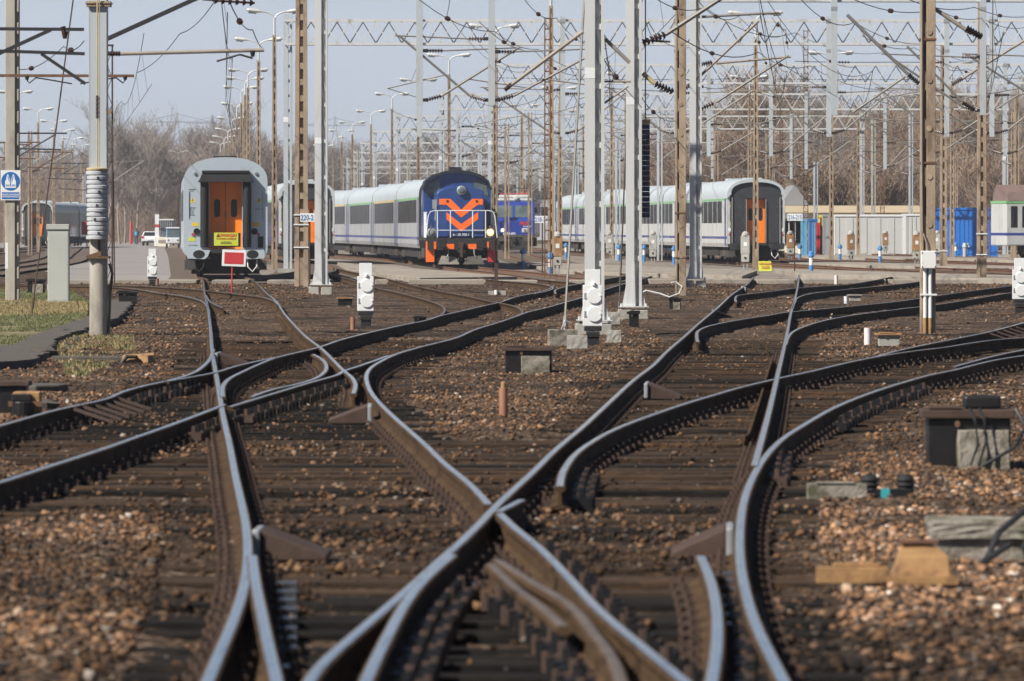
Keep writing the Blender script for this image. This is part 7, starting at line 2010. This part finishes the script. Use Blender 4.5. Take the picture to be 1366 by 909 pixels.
# left: tall trees and reddish shrubs beyond the road
i = 0
for x, d, yt, kind, m in [(160, 640, 128, 'tall', 'bark'), (182, 650, 134, 'tall', 'bark'), (142, 700, 150, 'tall', 'bark'), (300, 700, 128, 'tall', 'bark'), (322, 690, 150, 'tall', 'bark'), (284, 720, 160, 'tall', 'bark'), (340, 720, 150, 'tall', 'bark')]:
    tree(x, d, yt, kind, m, i % 3, 'tall bare grey tree rising above the shrubs on the left skyline', 'tall bare trees on the left skyline'); i += 1
for k in range(34):
    x = 120 + (365 - 120) * (k + random.random()) / 34; d = random.uniform(660, 800)
    tree(x, d, random.uniform(158, 196) + (18 if x < 140 else 0), 'round', 'bark_red' if k % 3 else 'bark', k % 3, 'leafless reddish brown tree in the thick row beyond the road', 'reddish bare trees beyond the road')
for k in range(16):
    x = -10 + 140 * (k + random.random()) / 16; d = random.uniform(820, 1000)
    tree(x, d, random.uniform(185, 222), 'round', 'bark_red' if k % 2 else 'bark', k % 3, 'leafless tree in the faint row behind the far left tracks', 'bare trees behind the far left tracks')
for k in range(26):
    x = 360 + 320 * (k + random.random()) / 26; d = random.uniform(860, 1060)
    tree(x, d, random.uniform(164, 205), 'round' if k % 2 else 'tall', 'bark', k % 3, 'pale bare tree in the hazy row behind the coaches', 'hazy bare trees behind the coaches')
for k in range(14):
    x = 690 + 240 * (k + random.random()) / 14; d = random.uniform(820, 950)
    tree(x, d, random.uniform(190, 230), 'round', 'bark', k % 3, 'bare tree in the haze above the long coach', 'hazy bare trees above the long coach')
# right: dense brown wood
for k in range(46):
    x = 925 + 470 * (k + random.random()) / 46; d = random.uniform(470, 600)
    top = 150 if x < 985 else (86 if x < 1075 else (118 if x < 1190 else 92))
    tree(x, d, top + random.uniform(-6, 34), ('tall', 'round')[k % 3 == 0], ('bark_tan', 'bark', 'bark_tan')[k % 3], k % 3, 'bare brown tree of the dense wood behind the right yard', 'bare trees of the wood on the right')
for k in range(42):
    x = 880 + 520 * (k + random.random()) / 42; d = random.uniform(462, 500)
    tree(x, d, random.uniform(165, 225), 'bush' if k % 2 else 'round', 'bark_tan' if k % 2 else 'bark_red', k % 3, 'leafless shrub in the brown undergrowth at the edge of the right wood', 'leafless shrubs at the edge of the right wood', 'bare_shrub')
# undergrowth so thick that it reads as one mass
def thicket(name, x0, x1, d0, d1, n, hmin, hmax, label):
    vs, fs = [], []
    for _ in range(n):
        d = random.uniform(d0, d1); x = (random.uniform(x0, x1) - 683) / F * d; h = random.uniform(hmin, hmax) * (.6 + .8 * float(vnoise(x, d, .12, 5)))
        p = Vector((x, d, 0)); lean = Vector((random.uniform(-.35, .35), random.uniform(-.3, .3), 1))
        z0 = h * random.random() ** 1.5 * .8; L = h * random.uniform(.12, .34)
        a = p + lean * z0; b_ = a + Vector((random.uniform(-.8, .8), random.uniform(-.5, .5), random.uniform(.2, 1))).normalized() * L
        w = random.uniform(.012, .032); o = len(vs)
        vs += [tuple(a + Vector((-w, 0, 0))), tuple(a + Vector((w, 0, 0))), tuple(b_), tuple(a + Vector((0, w, 0)))]
        fs += [(o, o + 1, o + 2), (o + 1, o + 3, o + 2), (o + 3, o, o + 2)]
    me = bpy.data.meshes.new(name); me.from_pydata(vs, [], fs); me.materials.append(M['thicket'])
    tag(link(name, me), label, 'undergrowth', kind='stuff')
thicket('undergrowth', 840, 1420, 462, 620, 95000, 3, 13, 'dense brown undergrowth filling the wood behind the right yard')
thicket('undergrowth', -20, 380, 700, 860, 46000, 3, 11, 'reddish brown undergrowth under the trees beyond the road')
thicket('undergrowth', 370, 930, 1000, 1150, 26000, 3, 12, 'pale grey undergrowth in the haze behind the coaches')

# ------------------------------------------------------------------ thin air haze over the yard
def haze_box():
    mb = MB(); mb.bx(-700, 700, -210, 2410, -1.2, 46)
    m = bpy.data.materials.new('thin_haze'); m.use_nodes = True; nt = m.node_tree
    for n_ in list(nt.nodes):
        if n_.type == 'BSDF_PRINCIPLED': nt.nodes.remove(n_)
    v = nt.nodes.new('ShaderNodeVolumePrincipled'); v.inputs['Color'].default_value = (.86, .90, .96, 1); v.inputs['Density'].default_value = HAZE
    v.inputs['Anisotropy'].default_value = .2
    nt.links.new(v.outputs[0], [n_ for n_ in nt.nodes if n_.type == 'OUTPUT_MATERIAL'][0].inputs['Volume'])
    M['haze'] = m
    tag(link('haze', mb.data('haze', 'haze')), 'thin pale haze over the yard', 'haze', kind='stuff')
HAZE = 0.00021
USE_HAZE = True
if USE_HAZE: haze_box()
